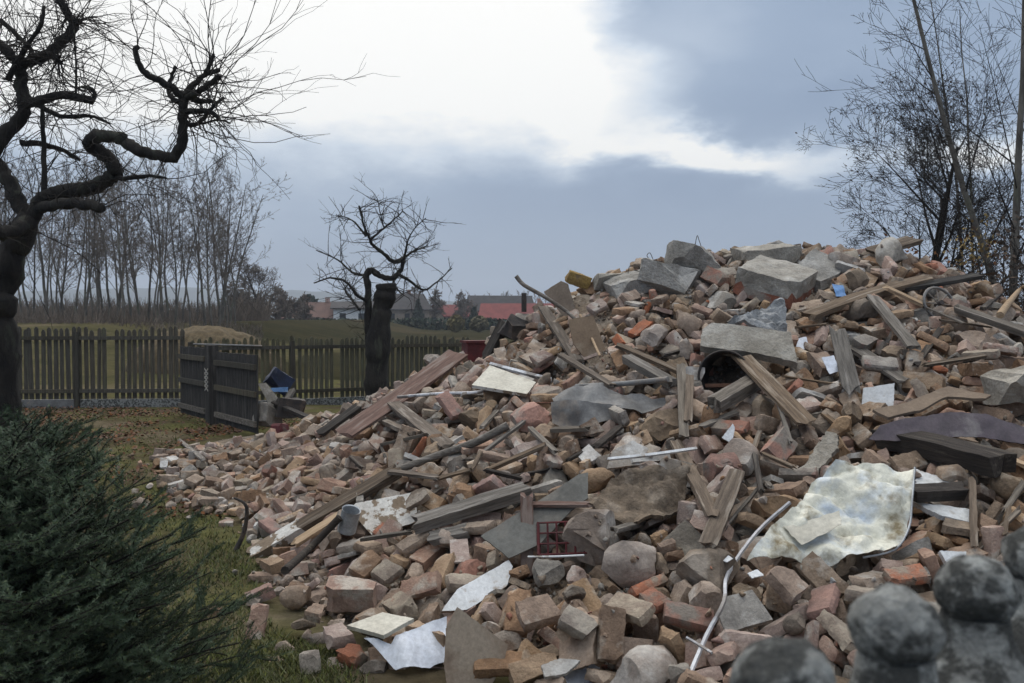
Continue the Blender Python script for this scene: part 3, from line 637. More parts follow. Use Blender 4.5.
# ---- pollarded fruit tree before the far fence
rng = random.Random(78); D = 18.3
base = at(377, 404, D); root = empty('fruit_tree', (base.x, D, gz(base.x, D))); tag(root, 'pollarded fruit tree with a sawn stump and spreading bare twigs', 'tree')
tr = MB(); br = MB(); tw = MB(); L_ = []
tr_pts = limb(tr, [(376,406,D),(376,385,D),(377,360,D),(379,335,D),(382,312,D),(385,296,D),(386,284,D)], .25, .195, rng, 12, .012)
L_.append(limb(br, [(371,350,D),(368,330,D),(368,305,D),(368,288,D),(366,276,D)], .09, .065, rng))
L_.append(limb(br, [(366,276,D),(371,270,D),(380,276,D+.1),(392,278,D+.2),(401,270,D+.3),(404,258,D+.3)], .07, .045, rng))
L_.append(limb(br, [(404,258,D+.3),(394,262,D+.1),(384,254,D),(374,246,D-.2),(370,240,D-.3),(364,226,D-.5),(359,206,D-.7)], .05, .018, rng))
L_.append(limb(br, [(404,258,D+.3),(414,251,D+.5),(428,246,D+.8)], .03, .012, rng)); L_.append(limb(br, [(398,274,D+.2),(410,281,D+.4),(424,290,D+.6),(438,281,D+.9),(452,268,D+1.1)], .035, .01, rng))
L_.append(limb(br, [(368,302,D),(356,294,D-.3),(346,282,D-.5),(330,278,D-.8),(314,283,D-1.2)], .04, .012, rng)); L_.append(limb(br, [(366,276,D),(352,272,D+.4),(338,260,D+.7),(316,250,D+1)], .03, .01, rng))
L_.append(limb(br, [(370,240,D-.3),(384,228,D-.2),(398,216,D),(403,210,D)], .025, .008, rng)); L_.append(limb(br, [(366,236,D-.3),(352,220,D),(336,215,D+.3)], .025, .008, rng))
L_.append(limb(br, [(360,310,D),(352,300,D+.3),(345,290,D+.5),(350,282,D+.6)], .03, .012, rng)); L_.append(limb(br, [(392,278,D+.2),(398,290,D),(405,296,D-.2)], .02, .008, rng))
L_.append(limb(br, [(384,228,D-.2),(380,212,D-.3),(378,200,D-.3)], .018, .006, rng)); L_.append(limb(br, [(404,258,D+.3),(408,240,D),(415,228,D-.3),(426,218,D-.5)], .02, .007, rng))
for a, b in L_: twigs(tw, a, b, rng, 19, .62, r=.006, curl=.12, sub=5, up=.1, rend=.0024)
tr.build('trunk', 'bark', root, 180); br.build('limbs', 'bark', root, 180); tw.build('twigs', 'twig', root, 180)

# ---- trees behind the heap on the right
p = at(930, 320, 17); OAK = dict(lev=5, kids=[17, 8, 5, 4, 2], base=.15, angle=(28, 58), ratio=(.40, .60), ratio2=(.36, .6), rr=.5, seg=.5, curl=.06, up=.03, rmin=.0035, trunk_lev=5)
mbr, tips = tree_proto(17, 4.7, .12, OAK); rr = random.Random(1)
o = tree_obj('bare_tree', 'small bushy tree with last brown leaves rising behind the rubble crest', 'tree', mbr, (p.x, p.y, .4), 'bark', 'twig', None, 1.2, 1)
lf = MB(); leaf_cards(lf, tips, rr, .05, .03, 2); lo = lf.build('leaves', 'brown_leaf'); lo.parent = o
TALL = dict(lev=4, kids=[13, 4, 3, 2], base=.22, angle=(25, 52), ratio=(.20, .34), ratio2=(.38, .62), rr=.36, seg=.7, curl=.035, up=.03, rmin=.0032, trunk_lev=4)
def tall(label, px, d, h, r, lean, seed, m='bark_grey', leaves=0, P=TALL):
    if r > .07 and lean[0] < -.1: P = dict(TALL, ratio=(.13, .22), kids=[18, 4, 3, 2])
    p = at(px, 330, d); mbr, tips = tree_proto(seed, h, r, P, lean); o = tree_obj('bare_tree', label, 'tree', mbr, (p.x, p.y, 0), m, 'twig')
    if leaves: lf = MB(); leaf_cards(lf, tips, random.Random(seed), leaves, .05, 2); lo = lf.build('leaves', 'yellow_leaf'); lo.parent = o
tall('tall leaning grey trunk that slants across the sky behind the rubble', 1040, 14.5, 9.5, .072, (-.34, .05), 41)
tall('thick upright grey trunk at the end of the heap', 1013, 13.5, 10.0, .075, (-.005, .02), 42)
tall('upright grey trunk just behind the thick one', 1030, 14.2, 10.0, .06, (-.03, .04), 43)
tall('slim upright trunk between the bushy tree and the thick trunk', 972, 18, 8.8, .045, (-.02, 0), 44)
tall('slim crooked trunk beside the leaning trunk', 984, 16, 8.0, .038, (-.03, .06), 45)
SHR = dict(lev=3, kids=[9, 6, 4], base=.1, angle=(20, 55), ratio=(.4, .7), rr=.6, seg=.4, curl=.1, up=.03, rmin=.004, trunk_lev=3)
for i, (px, d, s, lab) in enumerate(((962, 14.5, 2.5, 'reddish brown leafy shrub behind the crest next to the bushy tree'), (985, 13.2, 2.2, 'brown leafy shrub in front of the leaning trunk'), (1008, 12.6, 2.0, 'low brown leafy shrub before the thick trunk'), (1040, 13, 2.4, 'brown leafy shrub at the edge of the picture behind the heap'), (948, 16, 2.4, 'sparse brown shrub at the foot of the bushy tree'))):
    p = at(px, 330, d); mbr, tips = tree_proto(90 + i, s, .03, SHR); o = tree_obj('shrub', lab, 'shrub', mbr, (p.x, p.y, 0), 'bark', 'twig', 'shrubs behind the heap', i)
    lf = MB(); leaf_cards(lf, tips, random.Random(i), .8, .045, 2); lo = lf.build('leaves', 'dry_leaf' if i == 0 else 'brown_leaf'); lo.parent = o
p = at(996, 252, 13); lf = MB(); rr = random.Random(5)
pts, _ = wander((p.x, p.y, 0), (0, 0, 1), 2.9, 8, .03, rr); lf2 = MB(); lf2.tube(pts, .012, 4)
root = empty('sapling', (p.x, p.y, 0)); tag(root, 'thin sapling topped by a clump of yellow leaves', 'sapling'); lf2.build('stem', 'bark', root)
leaf_cards(lf, [pts[-1] + Vector((rr.gauss(0,.11), rr.gauss(0,.1), rr.gauss(0,.12))) for i in range(70)], rr, 1, .035, 2); lf.build('leaves', 'yellow_leaf', root)

# ---- young spruce in the near corner: trunk, boughs and sprays of needles
def spruce(cx, cy, height, radius, seed):
    rng = random.Random(seed); root = empty('spruce', (cx, cy, 0)); tag(root, 'young dark green spruce with dense needled boughs in the near corner', 'spruce')
    tr = MB(); tr.tube([(cx, cy, -.1), (cx + .01, cy, height * .5), (cx, cy, height)], [.045, .03, .008], 8); tr.build('trunk', 'bark', root, 180)
    bo = MB(); V = []; F = []; rn = []
    def needles(pts, nl):
        for i in range(len(pts) - 1):
            a, b = pts[i], pts[i+1]; ax = (b - a).normalized(); o = ax.orthogonal().normalized(); ln = (b - a).length; k = max(2, int(ln / .0024)); tone = rng.random()
            for j in range(k):
                p = a.lerp(b, (j + rng.random()) / k); s = Matrix.Rotation(rng.uniform(0, 6.283), 3, ax) @ o; 
                if s.z < -.35 and rng.random() < .7: s.z = -s.z
                d = (ax * rng.uniform(.2, .6) + s).normalized() * nl * rng.uniform(.7, 1.15); w = ax.cross(s).normalized() * .0016
                n = len(V); V.extend((p - w, p + w, p + d)); F.append((n, n+1, n+2)); rn.append(tone * .3 + rng.random() * .15)
    nb = 270
    for i in range(nb):
        f = (i + rng.random()) / nb; z = height * (.04 + .95 * f); bl = radius * (1.02 - f) ** .5 * rng.uniform(.7, 1.1) + .05
        t = i * 2.39996 + rng.uniform(-.3, .3); d = Vector((math.cos(t), math.sin(t), .38 + .75 * f * f))
        pts, _ = wander((cx, cy, z), d, bl, 7, .05, rng, .0, .06); n = len(pts)
        bo.tube(pts, [.009 * (1 - .8 * j / n) for j in range(n)], 4, False)
        needles(pts[2:], .020)
        for k in range(int(7 + bl * 14)):
            g = rng.uniform(.22, .98); j = min(n - 2, int(g * (n-1))); q = pts[j].lerp(pts[j+1], g * (n-1) - j); ax = (pts[j+1] - pts[j]).normalized(); side = ax.cross(Vector((0,0,1))).normalized() * rng.choice((-1, 1))
            sl = bl * rng.uniform(.16, .36) * (1.15 - .5 * g) + .03
            sp, _ = wander(q, ax * .5 + side * rng.uniform(.7, 1.1) + Vector((0,0, rng.uniform(-.15, .35))), sl, 4, .07, rng, .03); bo.tube(sp, .0028, 3, False); needles(sp, .018)
            for m_ in range(3 if sl > .09 else 1):
                j2 = rng.randrange(1, 4); s2, _ = wander(sp[j2], (sp[j2+1]-sp[j2]).normalized() + side * rng.uniform(-1, 1) + ax * .5, sl * rng.uniform(.3, .6), 2, .08, rng, .03); needles(s2, .016)
    bo.build('branches', 'bark', root, 180)
    o = np_mesh('needles', np.array([tuple(v) for v in V]), np.array(F), 'needle', np.array(rn)); put(o, root); print('spruce tris', len(F))
sp = at(-10, 560, 3.3)
spruce(sp.x, 3.3, 1.27, .92, 5)

# ---------------------------------------------------------------- rubble: settled resting places of every piece (shape, place, turn, size), largest in view first
# shape, x, y, z in cm, three parts of the turning quaternion in 1/99, size in 1/20
RESTING = (
16,200,379,33,74,-48,-27,22,20,34,433,19,-12,-40,52,33,25,69,499,40,2,12,22,32,26,61,408,13,10,-23,-70,34,19,-42,468,8,0,1,94,22,36,-10,444,14,-26,92,26,21,36,191,411,41,-92,31,-18,23,17,105,486,48,60,-66,-41,22,
16,78,459,38,-82,5,5,20,5,110,415,25,-76,20,-18,20,6,244,436,50,-30,75,58,19,20,158,518,65,-34,13,-1,35,17,11,422,9,7,30,-93,18,0,59,439,35,21,-9,-43,19,1,158,448,48,44,2,-51,20,4,133,458,49,0,78,-49,20,25,-73,624,40,-13,-73,61,35,
2,10,445,19,86,-18,-16,20,6,236,463,54,17,-6,17,19,3,150,399,36,28,14,73,20,12,180,379,26,-20,-1,90,19,6,175,426,45,-3,1,-33,19,16,192,504,62,55,66,47,18,17,116,511,60,45,-18,-35,17,0,-53,511,24,-24,-37,88,20,
4,-12,440,4,0,0,-99,20,30,18,714,100,-11,-21,96,32,21,182,443,45,13,91,-37,26,30,-75,490,10,-1,-16,-89,25,5,103,390,21,15,7,49,20,3,23,528,43,-79,33,-10,20,31,-92,562,18,8,-11,-78,31,0,-25,516,24,12,-97,-12,21,
0,120,471,48,24,-5,-72,20,21,110,655,99,16,27,-85,35,25,224,497,68,29,3,-85,21,37,105,430,31,-42,-16,37,25,22,101,451,34,36,-62,1,23,17,329,603,110,-17,-47,76,21,33,171,387,28,-94,-16,24,23,37,109,589,76,-27,-50,77,26,
18,-62,495,16,-47,-69,47,18,22,269,536,83,94,-23,-19,29,2,209,431,40,-93,19,-16,19,7,151,426,42,19,-14,-83,20,17,180,598,92,-28,88,-15,21,4,256,468,57,56,-35,62,19,16,-144,506,6,-67,-27,27,16,27,275,593,102,-43,-64,57,26,
29,154,598,85,29,-2,73,33,26,290,512,82,70,-62,-15,22,19,89,414,20,-8,-28,-82,17,18,138,578,82,-93,-26,7,20,25,55,598,70,-27,-55,77,23,2,164,408,32,-74,48,-30,20,17,123,432,36,44,16,39,19,37,290,679,131,-33,-44,83,26,
26,53,434,22,25,15,82,18,5,208,511,67,11,-44,-12,20,7,31,538,50,42,19,-15,19,16,39,546,58,-41,11,-30,20,0,215,448,49,-5,-81,-9,20,6,-74,469,4,0,0,92,19,18,256,628,111,-33,25,-57,20,32,130,397,26,-23,17,-52,24,
22,186,479,40,37,-37,-84,31,12,261,514,79,23,-47,9,21,36,244,483,66,-79,-59,-3,19,15,129,425,41,-5,47,-66,16,3,112,626,94,8,95,23,20,6,246,549,90,-2,38,-89,19,17,248,710,142,-39,56,-30,21,2,228,423,36,51,-73,-38,20,
35,21,594,59,76,-4,15,25,36,101,509,47,-24,83,41,25,31,73,547,54,-82,-11,15,20,1,228,556,88,-37,-48,52,20,3,78,418,20,-51,-14,-81,20,7,-31,484,11,-9,77,-53,21,3,-63,577,34,19,13,-93,19,3,17,462,23,-23,7,94,20,
6,162,502,62,94,9,-12,20,31,186,731,135,-50,-52,55,35,2,132,560,75,2,-36,9,20,26,397,930,246,44,-27,60,34,5,167,481,55,27,25,-1,19,7,215,491,59,66,74,-2,20,0,-98,493,7,-8,16,9,19,0,80,620,88,11,27,-83,21,14,118,393,18,-9,75,3,17,
16,-137,535,10,-76,9,-19,16,1,179,490,58,91,28,-26,20,30,-62,477,7,-6,-85,-27,18,5,194,402,36,-13,-17,42,19,18,130,757,147,17,14,-93,20,31,317,809,185,19,-31,-60,35,9,171,419,30,69,25,-59,21,0,152,373,26,47,12,81,19,
0,144,513,60,-18,19,9,19,32,165,384,24,-92,23,28,22,37,138,404,33,80,11,57,15,25,120,445,38,82,-28,-39,15,6,196,464,52,-23,-45,-65,20,12,239,413,33,53,38,-58,18,1,97,403,26,4,-24,-77,19,3,-28,425,4,-84,53,-2,20,
19,76,564,62,73,-58,7,19,14,145,438,42,-81,33,18,18,16,214,594,89,26,88,-27,18,3,155,628,102,23,-9,-34,20,30,93,443,33,46,-8,-75,15,6,-17,613,62,77,-45,3,20,18,127,622,83,-5,55,-58,21,0,40,472,28,26,12,-56,20,
17,351,670,139,-48,48,-55,22,27,-63,447,4,24,-64,-60,16,2,185,568,78,7,38,86,19,18,-91,762,72,-68,-38,-43,22,17,14,658,78,-44,-19,12,21,18,270,470,58,42,53,56,18,7,288,694,144,3,-30,94,20,10,-102,446,0,-59,49,41,16,
14,184,395,22,73,36,-55,19,25,394,788,175,47,51,-17,25,4,279,478,65,-26,-79,31,20,15,146,396,29,12,-93,-12,18,11,168,472,45,25,66,-61,19,31,-11,547,44,83,-52,17,21,30,228,613,104,-11,92,-30,21,17,290,735,158,32,0,37,19,
6,137,478,50,-85,23,-26,20,20,22,682,89,-81,54,-12,32,17,-90,523,8,-81,-2,16,17,1,130,696,123,36,86,33,20,6,239,606,99,68,63,30,20,19,-22,471,9,19,9,59,17,20,140,674,109,-14,20,-61,34,6,168,543,74,8,-18,-47,20,
1,-43,536,26,2,-26,55,20,7,-23,571,44,6,-12,-27,19,37,-87,604,30,27,-29,57,24,0,-120,635,31,-55,-77,3,19,28,160,808,174,-48,53,30,33,5,-109,704,49,-53,74,37,19,18,314,675,129,-15,-48,81,22,29,66,429,22,-36,32,74,19,
15,-16,599,54,-27,95,2,21,21,392,741,155,47,-2,-47,34,3,176,584,80,83,-16,-23,19,5,188,521,67,20,10,19,20,2,314,640,121,44,30,75,20,18,227,801,174,-11,-39,40,18,28,-62,674,60,94,-26,-9,24,5,-28,696,79,2,19,-95,21,
16,-33,614,56,19,-5,-35,18,26,134,415,36,-41,-16,80,12,7,-96,535,14,84,-32,-3,18,22,189,661,109,54,16,9,26,14,93,582,72,66,23,-55,21,31,272,745,159,-16,66,-63,25,0,182,630,104,-67,-15,33,19,3,47,421,7,37,-90,9,19,
2,143,645,103,-75,-10,-60,20,7,278,567,95,36,11,59,20,23,-26,539,25,47,77,40,27,3,-41,558,32,88,-38,19,20,25,121,535,64,55,-11,-80,16,6,-38,606,47,52,-53,5,19,4,-6,641,70,6,13,-94,20,30,62,810,144,-56,69,-39,26,
15,208,558,84,47,-56,-17,20,1,152,669,122,-57,73,28,19,15,203,442,49,19,-86,10,16,27,-77,544,15,50,5,59,26,7,138,536,62,22,3,-96,20,12,-6,534,26,-82,-10,49,21,16,194,542,68,28,-73,-60,21,5,226,381,29,40,22,-51,19,
6,269,520,75,-29,-4,-51,20,23,221,403,32,8,20,-87,21,7,-21,590,44,8,-45,88,20,28,429,793,169,-9,69,-70,33,22,225,634,104,20,23,-93,28,4,-127,529,4,0,0,-93,18,2,234,477,56,28,-91,2,19,0,372,703,151,-7,-5,93,20,
32,133,430,30,94,9,23,26,30,-24,501,14,-24,23,-93,21,6,2,552,38,37,-45,23,19,4,301,648,123,48,-1,72,20,7,218,662,114,1,23,-94,20,4,206,612,98,-5,38,-63,19,19,56,662,94,60,-58,-17,20,17,143,402,20,-12,-40,65,18,
4,-96,586,28,2,-5,-48,19,35,-114,506,7,25,-6,-85,16,0,225,536,77,-30,24,-85,20,1,315,695,143,29,38,-71,19,3,352,663,131,9,7,97,20,1,-14,478,18,-19,52,-62,19,15,-1,478,22,-10,-48,20,19,31,204,867,194,-1,-12,66,35,
3,140,622,91,-23,36,-81,20,4,85,385,16,79,15,-15,19,26,260,569,82,36,-9,-88,32,28,84,453,24,-34,-89,18,19,18,209,908,220,-13,-48,69,22,15,106,533,56,59,30,-66,20,30,141,503,45,15,13,23,33,7,105,757,144,-27,91,22,19,
16,53,561,48,-62,-48,58,22,11,-84,525,11,19,63,-56,17,3,300,634,112,9,87,-42,20,8,33,584,56,49,45,-37,19,30,337,866,215,-28,44,-82,30,3,23,629,76,-35,-60,-24,19,4,140,416,27,-49,-12,-12,20,17,-165,608,9,-55,27,-33,15,
37,213,469,54,16,84,42,19,0,260,607,103,33,-92,18,20,23,-45,486,15,43,-20,67,20,14,56,443,9,63,32,-9,20,18,-147,599,7,45,0,13,13,0,247,596,94,54,75,30,20,19,199,648,108,67,-61,38,18,14,-9,473,19,30,47,2,16,
8,141,556,71,38,-16,-64,21,6,213,548,71,-13,-19,80,19,4,-12,808,111,27,-6,23,20,12,-3,488,20,20,43,-79,18,16,-24,657,68,-16,-12,71,22,5,347,731,160,92,-23,-27,20,8,240,541,80,68,65,-23,20,31,-63,719,71,-67,-71,-5,21,
30,240,624,112,35,-73,-42,19,25,-42,573,37,-33,-44,62,18,7,-24,756,92,-5,-50,45,20,36,68,667,88,51,-6,-72,25,6,174,667,109,-84,-47,-1,20,2,113,791,157,0,-33,93,19,6,-194,710,12,9,-12,91,17,8,352,631,113,-34,-59,72,20,
6,-13,654,77,5,13,14,19,30,33,466,34,9,-31,-78,14,1,177,417,32,-40,84,-21,20,7,271,501,63,-39,43,78,20,5,79,724,120,-1,10,95,20,8,7,436,12,23,-47,81,21,10,247,450,49,33,-30,-18,19,1,69,616,72,31,37,-41,20,6,52,699,102,30,-7,-73,19,
19,-83,718,55,30,83,41,21,2,81,667,106,36,41,65,20,31,-59,536,23,-37,48,-77,18,6,337,810,191,-15,-84,32,19,19,-137,790,48,12,-82,-49,18,28,34,458,28,-2,80,-58,13,4,54,774,123,41,-60,-66,19,30,87,544,61,-29,-11,26,15,
17,-114,601,9,67,15,31,18,13,233,425,34,-9,75,30,16,22,470,893,206,-37,3,-80,30,4,-169,602,3,0,0,-99,16,37,92,604,82,0,-26,-92,25,31,256,838,189,0,39,-83,26,0,302,589,98,-5,10,-81,19,7,389,706,155,11,11,95,19,
16,300,544,85,42,49,53,20,10,-18,546,26,60,41,-61,21,1,80,591,73,79,55,22,19,16,-152,751,37,-23,11,-5,18,28,172,750,148,-62,24,68,22,7,192,456,46,-21,33,66,19,17,46,453,19,-44,-24,1,22,34,250,512,68,79,-45,-30,22,
2,200,726,143,89,-29,-31,20,21,26,610,58,24,40,-61,35,1,242,680,123,-8,37,86,19,37,164,573,72,-10,24,86,21,4,342,787,183,6,5,-97,20,0,286,639,113,31,-90,27,19,32,142,379,22,11,26,89,18,21,468,856,178,-1,95,-16,31,
26,124,571,69,3,-81,-37,18,8,76,392,16,-43,43,45,15,16,6,477,14,-24,-49,31,18,35,140,743,135,-69,56,24,20,19,-123,820,59,10,-58,-50,20,0,126,635,96,-34,-79,49,19,27,-163,812,33,-93,12,31,29,17,-158,553,6,-2,68,-67,13,
3,253,661,117,-9,-42,53,20,3,3,517,29,-3,-26,-61,19,30,65,728,107,-5,-16,-86,25,8,42,508,39,-59,-53,-15,16,1,209,762,159,19,-2,-39,20,37,228,676,119,-16,-32,-87,25,26,28,503,31,-43,7,89,14,3,348,660,125,87,-44,-7,19,
22,30,766,110,17,-6,-10,35,8,236,498,60,-30,91,-8,20,2,268,769,165,-20,-40,40,19,17,-108,903,88,-70,6,1,22,34,21,488,24,-23,-4,-51,23,31,154,473,49,-9,-50,-11,16,8,250,529,72,-76,-8,53,19,25,320,548,85,41,27,-27,27,
36,-116,681,35,9,66,17,24,6,315,627,109,-38,6,15,19,8,263,456,48,46,13,-42,18,7,275,828,190,31,-17,-26,21,0,233,700,128,-58,65,-2,21,19,21,860,138,77,-38,-32,21,3,28,744,113,1,0,-99,19,26,262,500,70,69,-52,47,14,
3,114,468,36,10,16,50,20,3,206,695,120,-59,-69,38,19,25,306,713,151,-12,60,77,18,6,-97,736,59,41,35,-58,19,2,-47,591,44,72,-61,-19,20,1,55,532,48,-95,-23,13,19,35,86,545,52,51,80,-5,20,20,84,497,41,58,-23,-54,14,
18,399,686,133,-58,-69,-25,21,4,88,400,16,68,67,-9,20,16,-126,659,32,-87,41,13,17,31,-41,672,68,58,-47,9,19,2,299,584,91,11,9,27,19,20,324,590,104,-11,25,10,17,10,41,493,29,-81,2,44,20,0,256,893,219,86,-5,-41,19,
34,147,719,135,-4,-64,75,18,17,258,487,58,-5,51,49,19,16,84,974,210,69,-51,-27,21,1,60,658,87,52,84,-5,20,19,308,759,170,-31,42,-48,18,1,43,623,73,55,-75,-25,20,2,33,434,5,15,-1,-5,19,5,90,566,63,69,8,68,20,
0,-108,609,23,-12,-5,98,19,21,351,932,238,-83,-2,22,35,33,54,632,82,0,-30,78,19,29,235,521,70,19,28,78,22,6,-39,640,58,-1,-39,49,20,5,56,588,59,-5,-14,-77,20,0,315,594,102,-16,32,-69,19,14,206,536,66,-78,0,38,16,
6,214,706,127,17,89,26,20,13,-51,652,50,40,53,-25,19,4,320,857,205,-20,-13,-93,20,14,169,676,114,29,42,-17,19,19,122,835,167,78,-1,35,18,27,238,534,76,57,30,5,16,19,223,514,57,-5,-97,-17,21,28,-44,500,11,10,-60,78,25,
36,8,830,121,4,-16,74,25,6,-77,877,98,5,38,-73,21,13,90,506,42,53,58,-27,17,3,344,652,119,36,-91,11,20,26,307,573,96,-46,-53,66,11,5,72,686,103,50,-1,45,19,15,265,712,140,-6,-44,28,20,31,150,762,152,22,49,-49,19,
14,32,619,79,-91,-25,18,16,20,100,569,62,36,-41,-74,20,15,19,495,26,88,39,-18,16,15,59,515,51,-20,8,-96,15,3,264,794,174,-71,66,-1,19,7,-58,639,47,-79,41,-9,19,26,-7,513,23,12,64,20,14,17,-243,826,12,-19,49,-81,17,
18,-235,781,7,-38,-14,62,15,27,18,409,6,85,-33,2,19,3,191,412,24,29,-94,-8,19,12,236,762,154,59,68,-28,20,19,-126,632,21,-17,29,-87,18,15,56,489,30,73,-57,-27,15,0,235,646,113,65,-64,-26,21,3,193,810,179,78,32,-5,19,
30,235,721,138,34,37,-78,21,9,315,616,100,44,49,-49,20,20,285,533,85,79,45,39,13,16,305,517,87,-55,-62,28,22,19,231,898,209,67,-53,-6,21,30,136,821,167,26,-94,16,24,19,-170,681,12,46,-41,-53,13,0,96,782,143,-63,66,-5,20,
18,378,701,142,57,-52,-40,18,6,-43,772,86,-30,-69,61,20,31,376,816,178,-30,60,-16,24,3,-123,558,4,-62,77,-2,18,2,21,513,26,96,23,0,20,5,-116,644,25,24,-2,-15,20,19,408,820,190,47,-31,-52,18,2,77,737,125,-5,-2,-38,19,
6,126,362,21,66,-7,-39,20,11,45,643,78,66,17,-60,20,31,122,928,213,-5,-85,-48,21,20,105,745,131,15,5,-73,21,0,197,806,167,-23,-10,-95,19,4,284,842,202,37,-12,-66,20,19,228,880,196,58,-23,44,21,2,-195,747,18,-48,38,-1,17,
1,331,722,154,11,22,-89,19,32,286,677,120,92,30,-2,24,2,390,844,204,-5,33,-30,19,35,97,874,183,-73,56,5,18,25,-147,679,14,-77,1,46,21,14,195,572,78,-27,41,27,20,0,35,843,145,89,34,25,20,2,368,655,119,-25,83,-44,21,
1,-84,701,50,20,-32,-85,20,7,318,900,222,30,-56,-76,20,7,182,844,185,-34,31,-35,19,17,-284,823,8,-66,-13,22,14,30,202,431,45,-47,-83,9,10,6,195,750,151,30,15,-92,19,6,249,793,168,21,23,-70,20,10,221,565,75,-55,37,41,18,
7,80,436,19,17,17,-96,19,14,200,561,75,2,70,18,18,0,120,897,201,38,6,39,19,6,-215,871,32,16,33,-78,19,3,383,836,198,-56,-74,11,19,2,450,793,167,60,-77,7,20,11,217,415,28,-10,75,-3,13,8,8,528,33,-26,11,-20,21,
6,67,857,158,16,90,29,20,5,175,788,166,39,9,64,19,15,69,599,64,-35,35,86,17,14,-180,528,3,1,0,-76,14,5,128,396,19,-26,17,-55,19,4,198,586,85,-3,1,97,21,14,37,527,34,53,44,-68,19,9,89,520,44,49,52,-27,16,0,129,754,134,1,-15,-98,20,
16,-177,742,21,47,68,44,16,1,-181,725,14,87,-5,19,18,15,12,542,33,-9,26,41,18,8,327,741,156,-16,37,60,20,18,327,566,90,-4,-50,-85,20,27,161,431,32,-26,-54,-64,22,26,149,385,21,-57,-31,-74,11,1,11,847,131,2,16,-33,20,
31,-32,780,89,94,10,-30,28,2,32,805,127,59,6,-5,19,7,-112,861,74,-19,-20,-20,19,26,239,444,42,66,-28,2,14,26,191,698,110,-4,5,-99,30,5,41,513,33,61,-10,54,20,26,-124,616,25,50,-35,-23,13,1,-40,869,122,-87,-26,-32,20,
5,7,621,66,-25,-8,69,19,0,-79,751,68,1,-47,0,20,17,373,722,149,19,-85,36,18,36,5,501,27,-19,-90,30,16,31,337,708,145,32,-5,80,15,3,47,805,135,-67,-73,-2,21,36,-51,731,76,23,-2,-94,22,17,-152,790,34,-54,-28,-16,19,
4,-154,909,61,20,-17,-32,19,0,160,774,157,-2,-15,97,20,6,-123,612,10,-4,-22,-66,18,12,-155,620,3,38,47,-33,19,33,25,590,55,-4,76,-63,25,32,-68,640,50,-88,6,-30,19,25,283,810,186,64,71,-19,17,15,369,858,206,-9,76,14,21,
5,111,865,187,2,8,-94,20,14,188,555,77,-44,1,-85,16,8,91,499,45,-18,5,71,15,16,-207,825,17,-80,-1,42,18,7,246,747,149,16,-2,83,20,17,-75,811,80,53,-44,-23,21,10,20,518,30,-23,73,1,13,22,155,503,54,15,9,85,11,
1,-332,923,10,-70,-67,11,19,1,266,690,122,-15,78,4,19,17,22,892,146,-31,-42,42,21,8,206,574,81,55,64,-46,19,8,-88,681,40,36,12,-4,19,25,-47,843,110,34,-37,50,21,3,-12,604,47,-9,98,8,20,0,208,456,43,27,-76,30,19,
13,218,738,133,-12,49,55,19,15,241,482,59,-41,-85,21,15,6,-370,948,6,68,-4,-5,18,3,-14,857,124,59,35,23,20,4,291,770,173,0,9,67,20,12,118,750,126,-23,2,66,20,7,428,908,220,-9,2,-2,20,10,-34,467,6,53,-9,-81,14,
22,-108,490,4,-5,12,87,10,12,-90,444,2,1,2,2,10,5,-128,695,35,18,25,-91,18,1,382,899,232,64,38,55,21,31,300,1024,260,36,-16,-30,27,3,2,695,85,24,9,61,19,4,-13,887,136,-9,14,-9,20,17,279,720,139,45,-44,-61,18,
2,-69,572,22,-15,6,-84,19,3,40,716,98,-12,10,-65,20,26,334,849,202,13,-52,-83,16,14,3,518,35,-21,16,92,13,12,198,550,78,-9,6,76,14,15,-127,544,6,52,7,-34,14,27,-106,534,6,12,-65,74,16,29,165,740,140,55,-69,-23,22,
30,153,562,65,-12,-11,-50,21,0,105,925,204,-59,74,28,20,12,10,573,45,-21,65,66,13,28,290,587,103,-22,-54,-5,13,4,366,764,167,-23,93,-19,20,9,-59,465,-3,-58,4,77,15,12,1,543,39,84,-15,40,16,26,84,867,165,20,1,85,20,
2,-207,983,54,19,-11,18,18,12,218,693,122,36,81,10,18,1,400,710,143,-19,74,-61,19,34,62,526,49,22,23,0,21,7,174,701,122,-29,43,-76,20,21,-54,571,30,0,2,-92,13,7,145,869,198,-84,-51,-12,19,0,171,730,130,21,42,56,20,
8,18,640,68,-6,53,25,21,21,-3,623,67,73,-6,-30,12,27,140,432,41,48,23,-24,8,28,44,658,84,73,65,-6,23,6,257,757,153,-14,24,-60,19,14,210,807,166,23,77,-42,18,35,288,738,148,17,-22,90,22,6,333,884,219,-88,-11,-23,20,
4,94,583,65,-18,-5,10,21,15,-63,758,83,18,-21,67,19,3,225,844,190,55,73,19,21,20,210,751,139,28,-16,-10,31,5,119,703,112,98,2,8,19,1,74,485,31,-34,-18,24,19,3,68,446,21,52,-67,32,20,1,39,497,25,15,-20,2,20,
17,-104,510,4,-49,34,-47,16,2,-65,736,71,34,30,-64,20,1,238,867,204,-34,89,-6,19,19,-138,648,15,2,38,90,15,6,116,673,108,8,91,-23,20,1,247,847,201,-88,-41,5,19,1,162,756,140,-33,53,-76,20,16,8,984,170,-44,-12,-22,20,
4,296,811,187,-2,-13,-64,20,18,-312,923,7,-16,12,-95,15,22,-150,545,5,29,-16,93,15,17,300,849,197,38,16,5,17,6,-144,726,31,43,-88,13,17,12,-88,890,97,-54,-37,2,19,6,187,888,202,-17,-53,-75,20,15,-30,740,78,-91,-4,32,20,
